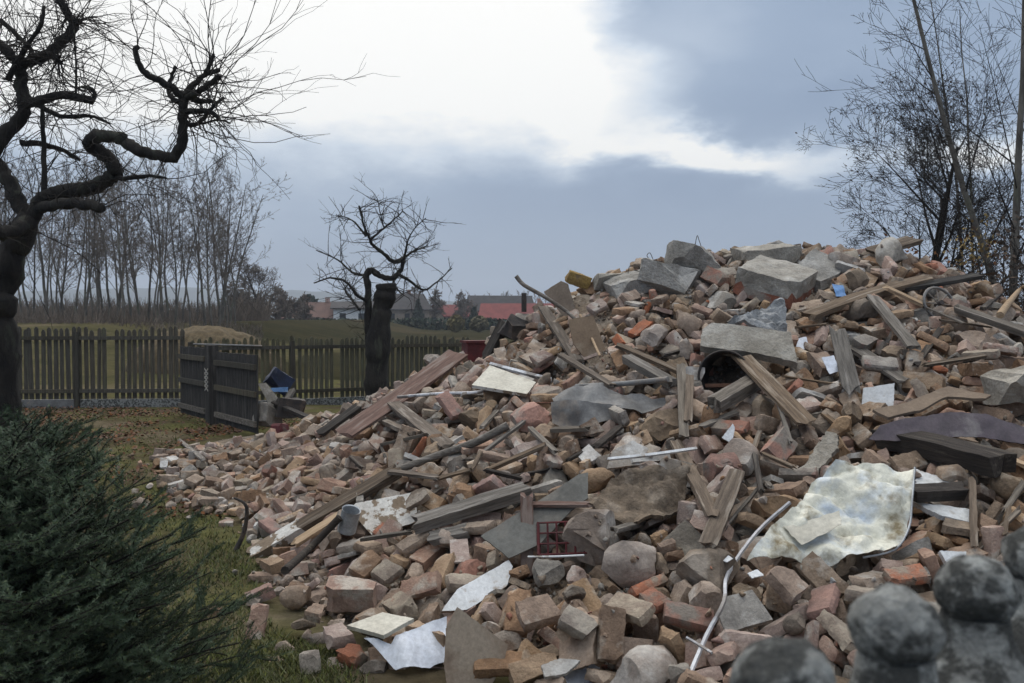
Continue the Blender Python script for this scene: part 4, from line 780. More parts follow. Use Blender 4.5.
28,325,746,165,-31,90,9,20,1,290,492,69,87,-37,-30,20,7,89,642,88,20,33,-91,20,16,178,643,100,97,-5,-2,20,18,-244,895,23,79,48,-32,16,28,334,693,126,4,-60,-64,35,15,34,734,101,-12,82,39,17,8,256,544,80,-13,80,-33,16,
3,428,921,231,-55,-79,-2,19,5,311,741,153,-39,67,-59,20,16,3,889,143,12,23,55,20,7,49,939,173,90,-22,16,20,7,-92,982,112,16,-34,35,20,5,-136,730,36,-13,-5,-88,19,1,309,988,251,-17,23,18,19,26,162,857,183,84,16,-15,21,
21,223,752,150,-2,36,-86,17,25,91,496,40,21,66,52,10,16,-145,610,6,1,1,-99,16,35,-110,600,18,65,72,-4,17,28,278,648,118,-42,79,37,15,10,372,780,171,-24,69,18,16,2,226,990,246,-14,20,21,19,11,205,810,171,-60,13,50,17,
3,-71,665,49,18,9,52,19,27,299,856,206,19,19,-48,21,2,-153,647,10,-2,-12,-78,17,8,358,838,195,-52,-77,34,19,12,261,596,88,-62,63,14,21,5,457,919,213,44,-30,66,20,18,-206,749,10,82,-28,-22,17,12,95,442,18,-58,-13,79,16,
10,310,581,89,-13,62,59,20,30,195,428,40,-48,-23,75,11,5,114,980,222,-37,-90,-16,19,36,-104,708,42,-77,51,29,25,0,192,780,156,-3,10,55,19,14,184,702,123,82,-15,-53,18,8,-23,845,113,-42,-12,45,20,5,291,803,176,-72,-65,23,19,
2,453,875,194,-3,16,95,20,35,-76,725,60,-24,18,4,23,7,186,943,228,0,-5,-93,19,0,132,805,160,46,-84,24,19,8,244,807,178,-2,41,88,17,16,-20,961,143,46,8,2,17,7,334,993,254,33,-34,-35,19,0,85,748,126,6,-11,90,20,
10,269,677,115,-10,60,30,19,2,-280,870,6,49,42,49,17,7,249,544,72,-41,6,-18,20,0,-43,698,71,-75,-60,-23,20,16,-156,834,49,72,36,-52,16,14,228,746,147,23,-2,88,20,5,333,906,228,-16,45,2,19,8,145,688,116,37,62,-60,18,
35,-38,830,106,-16,94,-28,17,32,274,798,179,-68,60,11,15,30,-247,926,25,-2,-14,-20,22,20,199,606,87,15,-52,62,14,11,48,510,29,-51,-48,70,14,4,375,842,193,27,19,-48,20,18,-295,860,8,14,-95,-12,14,13,26,457,13,-42,65,38,14,
32,23,568,54,19,-30,-76,23,2,111,693,105,97,-3,-18,19,18,-199,1086,66,-14,-26,-93,17,2,320,947,239,8,-37,29,20,15,278,695,134,-9,-65,71,16,5,51,982,183,-87,-33,-33,19,15,373,882,220,35,29,-59,16,13,-51,816,95,36,52,-48,18,
18,-208,839,26,17,30,-71,14,18,503,932,207,27,39,61,18,15,-219,781,15,69,-15,-44,16,2,300,658,120,47,-76,-42,19,36,379,695,132,-12,-9,77,21,32,245,475,47,91,24,23,24,17,65,840,146,31,3,-83,21,9,-56,602,34,29,47,-45,21,
18,-170,711,12,-30,-54,41,16,12,99,853,162,43,47,1,19,3,-11,904,140,19,-30,69,19,35,262,782,161,31,0,-80,19,4,101,498,35,-52,82,-16,19,36,245,425,38,5,-45,58,17,10,122,498,41,60,7,-73,19,29,137,774,156,-61,-7,-46,22,
3,-137,820,53,-17,-5,-8,18,11,204,498,50,-45,13,54,18,21,187,431,41,45,70,-15,15,7,-179,801,31,7,13,96,19,31,256,953,232,-65,-33,63,23,5,-74,968,116,36,-5,-84,19,14,42,574,57,-50,-8,85,14,1,-160,697,18,-4,-7,5,17,
18,45,689,87,-34,-32,80,17,0,94,625,82,13,19,-90,19,27,233,783,162,46,70,43,20,1,159,635,96,33,78,48,20,31,-68,691,56,1,-90,40,24,31,134,898,205,-82,53,16,17,14,186,878,194,-75,-12,64,20,1,-147,952,73,-44,86,18,19,
5,444,877,204,44,25,33,20,7,265,628,104,34,87,16,20,0,-292,984,17,40,-88,17,18,1,-71,518,12,81,56,15,20,25,29,788,123,47,72,-45,15,0,159,907,207,95,4,27,19,29,-135,836,57,-10,83,-48,25,7,283,917,230,-15,34,-47,19,
6,223,930,227,37,2,11,19,30,-91,1095,121,-25,-14,-94,33,19,-192,878,34,-2,-89,5,17,8,49,544,49,-54,-32,77,15,11,55,430,6,12,72,-49,17,7,422,896,213,28,16,-2,19,18,-275,906,10,18,96,16,14,17,-350,1060,12,19,-50,-80,14,
30,392,812,183,-30,10,-47,19,13,190,480,50,-20,73,-28,15,0,173,881,199,-64,-67,15,19,7,334,957,247,-30,-34,86,19,17,-296,1084,31,53,-7,78,14,30,151,911,213,19,-57,-51,15,26,-108,648,31,47,-2,44,10,4,67,456,28,80,-24,-23,19,
15,513,908,191,-92,-2,23,18,10,213,427,32,16,28,-90,19,8,190,626,97,49,-16,-84,20,2,-17,713,78,37,-47,79,19,9,5,580,41,69,25,-58,15,26,470,862,191,-15,23,30,14,30,-352,835,5,8,19,-19,17,20,338,627,119,-13,-8,81,13,
1,205,411,32,-15,-14,53,19,20,169,440,35,-71,39,-27,16,3,213,377,24,-6,12,88,19,2,163,708,126,-23,-83,-1,20,6,290,608,104,5,-20,93,19,11,92,618,82,-74,-34,55,16,5,122,640,83,7,7,-94,20,8,243,899,218,72,44,-50,18,
34,-8,502,20,-36,-3,50,24,28,82,429,24,90,29,-28,14,25,-35,520,16,-31,-27,44,14,31,-188,472,3,-30,-58,74,8,9,232,459,31,-61,-14,76,19,29,90,708,103,5,26,-59,24,24,-19,573,35,11,3,68,25,3,66,902,166,30,1,-77,19,
19,-241,962,33,10,-12,16,15,30,106,751,121,-85,32,2,17,17,-244,876,14,26,-40,33,12,21,-101,653,28,3,18,-94,18,10,-58,570,14,-69,-8,68,19,15,100,826,157,59,-8,-57,14,35,228,583,87,63,-74,16,22,6,-122,858,64,-9,17,76,20,
20,270,514,70,-25,12,-38,16,31,228,440,43,-21,-3,-86,9,25,-94,514,5,50,66,5,11,25,77,514,49,-16,30,39,11,12,330,787,174,-2,12,-4,20,15,87,786,138,81,44,-20,15,10,133,979,222,-69,25,55,20,12,-188,792,24,-28,9,53,15,
8,92,906,186,-18,58,25,18,4,28,907,160,2,-26,-23,19,5,266,729,143,-9,91,-12,20,2,-65,832,92,-87,19,-42,20,25,-84,902,102,45,-16,-52,19,26,15,520,31,73,-40,-16,9,2,17,794,113,-8,94,12,19,21,93,733,120,-4,93,-18,16,
9,39,631,73,-70,18,53,18,3,-74,851,88,2,8,11,19,18,-356,975,6,20,-67,-67,15,8,-193,681,3,2,0,-29,13,9,193,416,25,-29,51,23,18,30,-123,951,85,-28,77,-42,31,12,63,519,41,2,26,28,20,6,235,827,190,-44,-33,46,20,
31,-208,918,42,-27,-95,5,16,16,-152,669,8,15,-9,-20,16,25,135,842,178,-9,-46,-27,14,27,140,728,132,2,-8,-60,16,6,-122,735,42,45,20,37,20,19,-273,987,22,-13,68,61,15,8,25,582,45,29,34,-9,20,36,212,990,244,-85,-47,20,21,
16,-259,1098,44,49,5,-85,16,4,337,567,104,-12,-25,74,20,21,327,640,118,-66,-40,42,17,8,338,702,136,77,57,-23,17,37,196,474,52,34,33,24,16,15,408,915,223,49,81,-6,18,6,-172,927,54,1,-2,41,19,5,32,1001,178,42,-13,56,21,
17,-228,1030,49,93,-30,-12,18,7,185,957,230,61,42,-11,20,17,88,672,94,-65,-36,22,17,18,-19,725,78,61,3,41,19,4,143,992,241,-59,78,9,20,6,-45,1015,145,-6,-34,10,20,7,-204,974,46,-23,68,63,17,35,123,879,194,-86,-48,2,18,
26,121,858,183,93,-23,19,15,3,326,925,232,-16,19,39,20,13,52,619,70,-71,16,63,16,22,105,544,58,48,-48,58,15,17,345,592,102,-62,9,-50,20,7,-135,679,22,-30,15,56,19,20,135,554,63,0,47,-25,13,0,412,844,195,-6,-59,41,19,
29,-150,586,4,3,-3,54,13,7,240,562,84,-17,53,-50,20,9,339,683,127,-17,43,59,14,14,-130,564,7,6,93,-5,13,2,24,455,12,-26,22,-41,20,30,291,764,160,-27,18,52,25,7,64,923,180,72,59,34,19,12,268,872,208,15,42,51,19,
11,205,707,124,-33,36,16,17,31,48,730,103,-22,65,-66,14,14,-126,616,15,76,58,2,14,29,298,885,217,-2,-19,-40,18,15,-1,774,101,63,-37,9,16,8,74,583,60,66,60,-31,17,15,-7,578,43,-59,-69,36,16,21,-131,592,4,91,-33,-18,11,
18,-290,898,10,-68,66,-11,13,27,386,681,128,51,-27,-77,14,7,93,728,112,2,3,-91,19,4,160,535,68,-16,-16,-88,19,1,-88,1007,120,2,26,88,19,1,126,733,118,-15,66,-58,20,20,-67,542,27,-19,6,30,14,29,311,928,227,30,-33,-88,27,
8,79,891,174,43,85,-26,17,35,-114,909,77,-9,23,27,25,9,176,922,206,52,45,-65,20,4,31,839,135,88,34,25,20,4,10,767,102,89,-23,-35,19,14,-35,862,113,46,68,2,19,17,-138,564,5,46,-53,-53,15,14,230,609,88,-39,33,50,18,
22,-113,773,55,59,-9,-45,14,30,322,707,138,37,-47,63,24,18,-340,988,8,54,5,45,13,22,-295,830,6,47,8,10,16,33,-248,765,2,79,-60,1,18,21,250,437,42,19,7,87,13,26,-87,931,106,60,-58,50,19,25,-64,566,27,-2,3,10,8,
7,27,816,128,-96,-4,-17,20,35,148,866,187,-9,10,-73,24,26,244,967,233,59,-44,11,18,11,0,760,87,-40,50,40,21,12,-89,710,49,-40,28,16,16,9,89,486,29,-25,71,43,16,28,43,611,63,72,-59,30,11,31,145,536,52,-89,40,-8,23,
33,366,722,140,-28,34,7,23,3,88,470,28,-83,-5,-52,19,5,199,884,208,25,-29,-73,20,7,279,946,238,9,8,26,20,12,196,697,122,45,-5,-85,13,26,-167,840,38,64,-57,-6,29,26,167,601,69,33,-48,-42,21,27,17,613,68,39,11,62,11,
8,3,595,41,31,18,0,16,4,360,753,160,-23,-6,25,20,16,-337,1072,15,1,33,-91,14,0,229,553,70,22,37,-15,20,29,100,404,15,7,26,-44,16,13,-3,611,51,62,38,-64,15,1,385,887,219,25,83,-18,19,4,169,793,163,45,-81,-31,19,
4,-101,690,32,-16,-92,33,18,21,187,940,216,-49,-85,-3,28,15,73,901,177,-97,-18,12,20,9,193,901,206,37,76,-16,19,11,-144,702,22,66,33,-61,17,26,432,818,180,-16,-13,-79,15,1,-227,791,10,-28,18,-78,16,33,-22,457,2,0,1,-94,14,
29,-120,522,5,36,-44,9,11,22,380,668,122,52,-52,-22,14,18,-86,663,35,-12,26,-43,17,5,295,905,221,9,-30,-93,20,16,-241,1014,39,34,92,4,17,25,-124,884,73,46,-33,-75,18,6,-9,623,59,12,26,93,20,22,-81,590,24,-72,66,11,10,
28,294,562,85,-79,-53,-2,13,6,316,729,149,19,-44,37,20,27,464,939,223,-25,38,-86,22,30,-174,672,5,-5,-29,94,12,0,246,621,95,4,77,-45,19,35,345,908,227,27,33,87,25,4,109,447,26,-37,-40,24,19,0,-25,881,125,16,16,-92,20,
30,114,577,65,-9,33,-90,10,8,66,753,112,-4,46,18,20,0,344,775,169,25,-20,-85,20,1,179,422,24,2,-13,39,20,12,155,407,29,-9,83,9,13,28,25,488,28,-41,-13,86,10,6,29,965,170,-3,-10,-96,20,19,-168,652,6,2,0,-98,14,
1,148,930,220,-41,-35,27,20,34,66,770,124,17,13,-84,21,9,-10,753,83,76,9,-62,20,19,-220,743,5,81,45,32,12,5,460,956,233,-69,65,26,20,27,316,618,99,85,-24,-9,26,11,58,934,166,71,53,-22,19,30,200,621,99,-12,-19,87,9,
5,242,993,245,75,-44,-19,19,2,147,979,230,8,-12,88,19,29,411,804,175,-13,29,-68,20,15,-340,921,5,36,18,41,15,14,363,730,149,-48,64,33,13,8,49,907,160,-92,-18,-32,16,12,-54,594,38,33,-5,9,15,7,316,977,246,-26,1,94,19,
10,-10,788,99,17,82,0,17,12,-8,696,77,37,-2,-65,16,12,27,970,175,-17,64,13,17,26,-52,932,123,9,-41,61,16,3,-108,675,27,-28,-35,12,18,19,276,852,199,-31,37,24,18,35,-57,923,112,23,0,78,22,11,44,544,33,-58,-48,64,20,
18,-361,1025,10,5,12,88,12,30,49,477,22,41,-16,2,18,33,-34,500,12,29,34,43,16,25,248,697,128,58,-4,73,14,21,180,555,71,25,16,72,22,18,-331,1101,18,-5,-82,-41,14,20,42,1025,190,72,-65,-11,21,13,118,854,168,-1,51,15,20,
7,-143,916,65,-37,-23,86,19,15,-99,957,96,12,34,-9,20,16,-389,1013,5,0,1,-98,12,3,18,962,161,-34,79,-48,19,12,-173,758,22,31,11,15,15,10,94,687,94,-60,45,64,19,9,226,467,40,-63,-16,73,15,16,53,521,30,-43,-67,47,20,
27,147,716,125,-77,13,8,17,18,-262,991,26,16,47,80,14,3,245,999,249,-38,29,-23,19,9,146,550,55,44,57,-26,20,9,32,519,27,-56,23,70,15,34,44,786,124,-81,52,-8,24,2,101,819,150,-95,1,-7,19,5,-8,845,115,-45,-16,34,20,
36,-29,596,37,18,-14,96,26,7,324,780,169,-23,5,-62,20,10,135,446,32,-43,58,44,20,13,-146,1003,80,-68,14,62,19,6,280,633,105,-17,5,-51,20,8,300,616,100,52,6,-77,16,36,430,769,158,30,-15,87,26,10,356,714,140,57,72,-19,14,
30,464,821,170,75,8,-5,17,19,180,347,23,3,-19,17,21,18,215,967,229,8,41,-67,21,26,-38,661,61,-33,-8,-75,17,17,140,475,37,34,-57,-28,21,36,9,675,80,36,12,77,19,10,88,535,43,-49,16,84,19,31,116,735,118,-72,-44,34,16,
27,355,842,205,11,-42,-82,13,10,-2,941,153,13,64,-19,17,0,-252,811,3,0,1,58,17,30,350,755,168,20,-40,-76,14,1,223,490,53,-7,-26,23,19,14,-282,818,3,0,1,69,14,5,-4,978,158,91,-4,0,20,31,-96,894,75,-77,-26,21,22,
15,147,820,172,-18,48,-4,13,0,214,646,98,5,-94,-21,21,5,390,945,246,5,23,-94,19,18,351,885,211,43,-19,41,20,29,80,776,134,-67,-37,-10,14,17,-221,951,39,91,29,18,15,12,52,758,113,-76,-62,-17,15,5,-342,1109,20,-33,-64,-44,18,
15,214,656,104,-34,-4,81,13,27,-42,758,82,14,-52,83,18,30,137,524,50,61,75,-21,12,6,59,920,165,9,-32,16,19,10,-44,794,90,64,36,-47,16,36,-395,1102,7,-50,50,50,16,9,-27,564,23,44,54,-23,16,28,-338,1029,8,54,-37,8,22,
22,208,540,74,60,28,-72,7,17,-327,1016,9,38,59,59,13,23,349,791,177,-4,48,-81,20,25,-11,463,15,23,-73,-46,13,8,28,466,17,49,9,-82,18,12,288,516,74,11,9,22,13,12,-128,607,4,-4,-2,41,17,35,47,840,139,48,5,58,15,
3,-159,978,72,91,-23,13,20,3,-210,863,28,37,-53,-67,17,26,80,658,95,45,23,72,10,23,177,629,95,-16,-21,83,14,19,-242,973,35,48,-9,18,17,0,359,918,231,84,25,13,20,30,210,891,204,-80,16,-55,19,17,412,930,233,-55,80,-18,18,
5,164,987,236,-11,-12,96,20,0,185,830,174,-13,-6,26,20,37,-417,1056,6,-66,66,30,14,19,-460,1152,5,1,1,-4,13,19,106,556,54,50,-2,33,21,8,158,620,90,74,41,-51,17,5,-220,916,32,37,26,-47,19,20,152,976,236,-56,-77,-17,15,
0,-169,995,69,20,63,-73,20,3,-56,1009,133,-69,-67,23,20,2,99,975,214,18,-3,87,19,8,7,817,115,-54,-79,-14,14,8,272,924,226,-5,-31,71,21,10,289,984,246,-55,-16,81,17,14,-54,766,78,-90,13,16,17,12,111,579,58,-13,46,-69,21,
12,65,565,50,79,5,-55,18,10,-24,556,21,-83,-18,50,18,1,375,866,210,58,40,65,19,4,74,860,155,-10,-44,74,19,16,-425,1063,5,43,-81,-35,15,10,130,594,70,27,56,-36,19,11,319,858,193,-53,-23,60,19,1,426,956,241,-69,-57,32,21,
18,-290,973,12,73,-51,-15,13,17,-190,732,14,-8,94,27,14,21,-315,961,6,-23,20,20,23,14,-210,711,2,41,65,-34,13,14,110,406,16,-12,-36,87,16,17,-269,1169,43,-48,-41,21,16,35,-174,896,50,-2,-98,-12,17,0,110,872,179,-83,49,-8,19,
24,194,706,124,-33,30,-87,16,25,-183,717,7,-24,-63,45,17,28,252,1008,254,-57,-30,54,20,7,17,1031,178,6,-84,-51,21,14,277,840,191,86,16,-41,17,29,428,852,192,36,-79,-16,28,21,71,893,171,9,-94,-8,14,5,-66,1060,130,-87,-22,-15,19,
11,80,712,110,-34,83,-2,13,35,228,668,108,9,-6,-86,21,22,405,859,204,44,-38,-78,15,28,32,950,168,-61,48,51,15,18,-381,1031,6,-40,16,-2,13,11,157,595,62,-53,-49,65,21,27,208,444,50,-23,-62,-50,9,28,60,645,79,65,-9,1,23,
0,-446,1118,4,0,1,50,18,6,354,694,129,-28,14,-92,19,8,420,753,149,-17,55,5,21,1,62,699,100,31,89,23,19,36,4,863,129,-5,-64,-74,19,7,-161,848,48,36,-34,85,18,36,282,880,211,24,-20,90,15,33,370,970,247,34,-15,-22,23,
15,138,912,210,48,76,9,19,14,-43,944,123,-55,42,26,18,8,-2,856,124,-14,-5,42,18,35,-167,1005,76,-20,4,80,23,18,-238,865,9,13,-3,-83,14,26,156,928,217,44,18,-51,17,9,287,892,208,23,72,-9,21,14,208,970,238,-92,-2,-35,18,
26,-346,894,3,-34,-55,-66,10,13,449,976,239,-45,-37,77,16,32,-62,851,93,34,-91,-16,26,3,158,659,104,62,-73,-20,20,5,71,535,41,-18,-29,-14,20,33,209,833,186,-91,-40,-3,24,16,32,1046,190,33,45,50,18,7,193,801,161,-1,18,-20,19,
8,358,867,204,13,37,-83,21,10,-10,1009,160,79,1,-58,20,28,247,776,160,-12,-19,73,18,17,-116,982,91,-48,-40,-24,18,25,-161,938,63,60,41,-55,15,5,-284,1097,33,-16,95,23,17,21,-80,595,28,-4,42,28,10,13,38,773,118,26,46,-74,15,
26,-170,939,62,80,-37,-36,12,6,113,1006,228,-9,-23,43,20,24,-48,708,64,11,-22,69,23,27,-153,704,23,88,27,-31,9,12,415,786,166,29,40,30,18,25,-160,745,19,-41,-78,26,18,8,33,526,28,92,13,-20,15,29,-363,993,6,31,14,73,23,
22,-366,926,4,98,-15,2,13,37,-358,938,4,5,-12,26,17,22,77,468,28,-9,-74,-61,17,15,132,428,22,19,92,-16,17,6,13,617,58,-44,-20,45,19,26,126,685,116,7,-48,81,13,21,196,840,186,-41,33,84,16,20,-19,784,103,14,-16,62,14,
16,-147,1030,88,95,2,-24,18,29,-90,828,76,-44,-39,36,21,18,-45,657,51,-31,-84,40,20,4,272,1000,248,89,8,41,20,12,-15,1044,164,65,-9,-16,17,26,85,825,148,-23,-37,45,10,31,206,731,127,-44,-54,43,21,26,165,951,224,70,-27,57,15,
27,264,825,178,-2,49,-86,28,23,266,1027,249,-77,59,-11,35,2,-28,816,98,-9,16,87,20,21,-185,906,41,-33,-33,54,26,19,-266,920,11,63,-48,-40,15,12,-201,723,3,58,44,-43,15,7,-82,1015,124,-11,-2,-30,19,32,-1,616,50,50,12,-4,16,
27,-322,833,3,46,51,62,12,30,262,585,85,-16,-54,-81,19,11,128,512,45,10,42,-43,21,11,277,770,161,16,78,17,19,25,-193,807,22,-34,-68,34,21,1,125,553,58,42,22,9,21,8,131,876,185,-15,83,-9,17,20,80,766,128,-37,-28,-27,16,
37,-15,788,97,19,19,-35,22,16,-303,1055,15,-66,0,37,13,1,-75,1024,124,53,-5,-50,19,36,205,655,111,-55,-18,-79,14,14,-127,871,65,62,15,-62,17,2,41,642,73,1,91,-37,19,2,-368,1070,12,-25,-9,-91,17,26,-309,1011,7,-14,-16,95,17,
29,-208,705,3,-3,21,-84,10,5,424,879,202,-91,-5,-8,20,10,-137,640,2,-82,1,50,16,11,-157,592,0,-54,55,30,10,4,183,380,20,4,-18,-45,19,31,-183,783,19,16,-1,13,23,4,2,944,150,6,-14,-63,19,1,-160,752,26,55,79,-24,19,
23,-32,574,28,-68,-48,43,26,7,-11,748,84,-4,-23,23,19,2,-193,1014,56,41,-23,-81,18,3,-277,1088,31,-23,-33,-4,17,8,226,912,215,23,56,-29,14,9,82,968,195,-54,22,52,17,12,150,796,156,58,21,-37,20,6,-123,932,80,66,36,12,19,
5,-117,718,39,88,-10,-41,19,20,69,536,49,-17,21,23,9,28,175,838,178,58,-79,3,18,9,-76,602,23,21,72,-12,15,13,78,810,130,-71,-23,54,20,6,285,552,83,28,23,65,19,15,53,1043,195,-30,-72,59,13,10,-129,1005,100,-59,39,49,13,
11,62,745,103,-19,54,22,21,22,171,619,89,20,-16,-25,14,16,-274,894,6,-49,-7,-7,13,9,250,533,60,-66,-21,69,14,20,291,526,87,58,-63,-20,12,11,168,616,89,7,51,22,14,22,-176,957,60,-20,30,91,18,33,-191,856,27,-53,-14,21,21,
35,70,976,193,33,-5,-91,18,3,-50,810,94,-3,-12,59,19,31,223,656,101,-29,-73,59,13,12,-79,578,14,46,8,-30,19,11,365,890,219,-10,41,38,14,31,70,1013,201,37,29,55,15,11,64,807,125,34,63,-12,16,10,-138,620,0,-35,65,19,15,
7,-319,905,3,-1,1,-64,17,24,-303,937,7,54,40,29,18,30,-325,884,4,-13,16,75,13,7,-54,520,15,33,14,82,18,12,29,412,5,-5,-3,-95,19,7,48,604,55,-37,90,14,20,6,-84,612,28,-91,26,9,19,31,30,705,90,33,-42,-12,17,0,-154,643,4,2,0,-98,18,
5,159,1002,242,-62,76,-9,19,26,49,879,150,32,22,76,13,12,-217,1079,54,35,9,-86,16,12,-44,628,43,88,18,18,14,1,299,982,242,44,29,69,20,17,295,876,206,-14,5,-87,18,3,4,1014,172,97,4,7,19,6,29,747,105,-4,-1,-8,20,
3,-186,696,3,-1,-2,71,16,11,89,951,196,-79,-9,49,14,26,-231,927,31,-2,25,-78,17,10,-125,780,43,38,23,-66,14,14,369,787,174,-7,-1,-37,14,15,229,778,154,61,47,3,17,14,-31,961,130,83,-12,-26,16,10,-272,870,0,9,76,-16,14,
31,356,813,185,46,-13,-83,18,6,-402,1066,5,-28,-13,40,17,25,234,548,83,2,-2,60,7,27,24,423,4,6,-69,-67,13,8,215,459,47,-49,40,26,16,20,81,572,70,-87,-48,2,13,25,344,823,198,-27,-76,-54,13,9,87,654,82,-56,36,42,20,
9,-18,678,67,-26,71,31,20,3,-7,682,68,-66,62,27,20,25,94,554,60,10,51,69,10,14,107,913,190,-22,27,42,19,5,36,868,144,-46,2,-31,19,18,-299,1149,34,-55,-74,-2,12,9,293,928,222,38,60,-34,20,36,-152,925,66,34,-16,-86,17,
19,-309,1091,18,-13,-19,70,15,4,-158,1052,88,86,23,31,19,2,437,940,233,63,76,1,20,5,-443,1145,5,80,53,12,17,24,100,706,104,69,-4,-34,15,3,475,882,192,32,-89,12,20,8,97,890,178,-1,5,51,20,34,-209,724,6,-50,-57,48,19,
6,244,910,220,-14,-56,74,19,25,17,559,44,27,29,37,14,6,-103,560,5,4,7,-99,19,5,62,1050,198,-91,15,-10,19,21,91,649,95,-59,27,70,9,30,-44,829,98,16,-90,37,16,9,38,911,147,-34,21,30,20,7,-116,1036,102,81,3,38,19,
2,28,547,46,2,-89,28,19,8,369,1006,252,19,46,-75,19,25,379,769,163,26,62,-68,10,0,-337,1175,21,-43,-37,52,16,26,-324,860,3,65,2,65,9,14,-270,827,3,0,1,66,13,17,-289,1065,19,-15,-49,26,13,18,-408,1163,6,-46,0,27,14,
2,57,496,24,7,4,-69,19,32,116,900,196,10,36,-62,26,18,165,879,192,-30,-29,55,17,26,-69,816,88,3,-23,26,11,8,278,904,218,18,75,24,13,22,257,811,181,-16,44,79,12,0,-175,1034,73,2,41,-80,18,31,-129,762,46,-89,-37,23,10,
11,263,907,216,5,81,34,19,14,145,907,198,3,61,13,18,13,81,786,126,-23,51,-7,21,18,-238,1158,49,-13,-85,44,16,19,-258,999,31,5,-60,-34,16,7,77,746,116,16,14,-86,19,25,40,679,81,73,29,-51,14,28,-90,591,14,-43,-78,43,20,
21,40,934,160,-89,1,-1,19,8,403,867,206,27,36,-65,14,0,-174,794,24,86,-25,-1,18,16,-157,631,5,-73,-8,9,15,21,151,480,53,-64,40,-29,9,20,418,734,151,-37,-51,5,18,30,288,661,118,-22,-12,-79,13,34,267,543,75,-5,19,-64,20,
30,320,573,100,43,-87,19,8,1,456,794,158,-23,4,-61,20,26,203,452,37,-33,-9,-91,11,18,165,498,49,-6,34,55,18,21,220,375,30,42,72,-51,9,18,-128,1008,92,25,-87,-34,19,12,118,521,52,-63,22,-27,15,18,351,852,197,41,-48,-69,22,
34,244,820,181,-91,30,8,19,15,155,802,163,-3,43,10,13,1,-213,1060,52,-98,1,-11,19,1,226,475,42,15,2,-56,19,13,152,879,185,-16,73,-23,20,13,247,806,163,33,34,14,18,15,75,831,147,-20,-5,65,18,32,190,770,147,25,13,23,25,
15,233,863,191,95,-14,-11,18,8,-38,1005,136,83,49,-19,19,32,-93,544,11,77,-44,2,21,12,247,707,131,2,30,-73,19,15,-115,1002,94,26,33,2,20,6,-2,966,156,19,-4,-5,19,32,108,766,136,-23,-22,8,17,14,260,703,123,-55,-27,54,20,
8,-152,989,76,-17,62,6,17,21,50,742,104,-88,-19,-27,18,15,-66,894,102,-52,-8,-16,18,21,88,545,46,37,43,-80,12,14,117,488,38,-5,31,84,17,35,322,758,156,-48,31,79,21,11,-158,908,50,47,86,-7,19,3,-389,1057,6,-7,23,-96,17,
18,-96,671,27,-38,-21,47,17,10,83,893,176,-72,40,54,15,35,-428,1111,3,13,9,59,15,4,-7,454,11,41,-5,15,19,10,418,815,179,16,85,-4,15,16,-379,1113,9,-13,9,-88,15,2,26,477,17,72,7,36,19,22,183,620,89,61,-11,-66,20,
5,122,771,145,50,10,-9,21,26,191,985,234,2,10,-19,23,1,62,1007,192,21,-24,-64,20,15,-263,1088,38,-62,42,31,11,10,17,656,61,88,32,-31,19,35,222,834,183,-3,0,97,14,17,487,847,169,41,28,-29,17,30,102,703,112,3,12,46,9,
15,200,822,177,-33,34,71,16,15,64,818,135,25,10,-83,19,8,245,671,114,-73,7,33,14,17,-320,1130,19,15,5,-94,12,36,-206,737,7,86,-23,-23,19,13,-185,681,-2,51,47,-65,15,33,312,958,237,77,-48,-37,21,11,262,873,200,66,56,-21,15,
25,158,875,199,34,86,-9,8,11,25,959,154,-59,9,60,21,12,168,767,146,47,50,17,15,2,350,1031,260,23,5,89,20,3,271,752,148,5,5,78,20,15,99,952,204,-9,-19,97,16,28,-196,924,42,-25,-27,87,15,14,-41,557,21,-5,87,43,17,
29,459,875,200,3,-31,-37,10,29,268,610,88,33,-16,-17,22,8,178,522,61,2,17,-89,16,36,309,687,123,34,-1,-5,19,8,288,979,242,-11,29,-37,19,1,200,745,143,-6,-37,65,19,14,-46,882,115,77,51,-27,18,11,-108,576,5,-2,-6,7,16,
34,144,948,217,18,11,-47,25,22,103,848,167,44,-62,-62,10,29,1,798,112,80,-3,54,9,19,-228,886,19,22,-86,-41,15,36,242,979,238,-2,60,-68,15,31,265,861,197,32,-72,54,20,20,-164,821,43,23,-69,66,12,27,-189,760,16,18,-77,-56,23,
27,26,1017,180,19,69,-61,25,12,110,854,166,80,20,-34,15,4,-162,973,66,-30,15,72,18,22,-132,809,47,-52,73,-19,16,8,-111,765,44,-78,23,17,18,19,-223,856,14,25,-24,16,14,14,-203,699,2,61,78,2,12,33,51,896,153,16,-26,-30,25,
3,-148,821,41,25,27,2,18,12,319,916,221,-66,25,60,17,2,80,1060,207,93,-2,9,20,10,150,876,180,-88,-42,13,20,18,-160,692,10,-56,-47,54,14,4,301,700,138,-4,-38,40,19,35,145,522,46,17,73,-53,13,7,-98,1020,106,6,25,-21,19,
11,274,684,121,-64,-18,70,15,8,-407,1021,2,1,2,55,12,18,-283,925,8,7,-29,79,13,17,-426,1185,6,-2,-5,69,15,12,200,378,17,-16,45,47,15,26,20,487,16,-25,-43,-81,12,12,3,607,44,17,19,-95,17,2,265,881,206,28,-5,5,20,
27,108,711,113,9,-91,29,10,0,395,972,245,12,-33,85,20,9,301,879,207,-36,36,70,19,3,312,804,172,-9,-5,-12,20,6,7,872,134,-48,52,64,19,27,19,528,29,73,16,-55,13,10,170,931,213,-61,-17,60,17,22,124,849,175,62,-27,-63,14,
8,122,771,132,-35,-1,40,19,13,306,580,80,-22,26,59,19,27,212,718,128,30,48,15,13,11,-64,922,104,-84,-30,41,18,22,182,784,156,40,68,25,11,18,-258,1186,46,28,80,28,14,10,114,849,160,69,55,-36,19,3,-232,1074,48,27,6,-95,19,
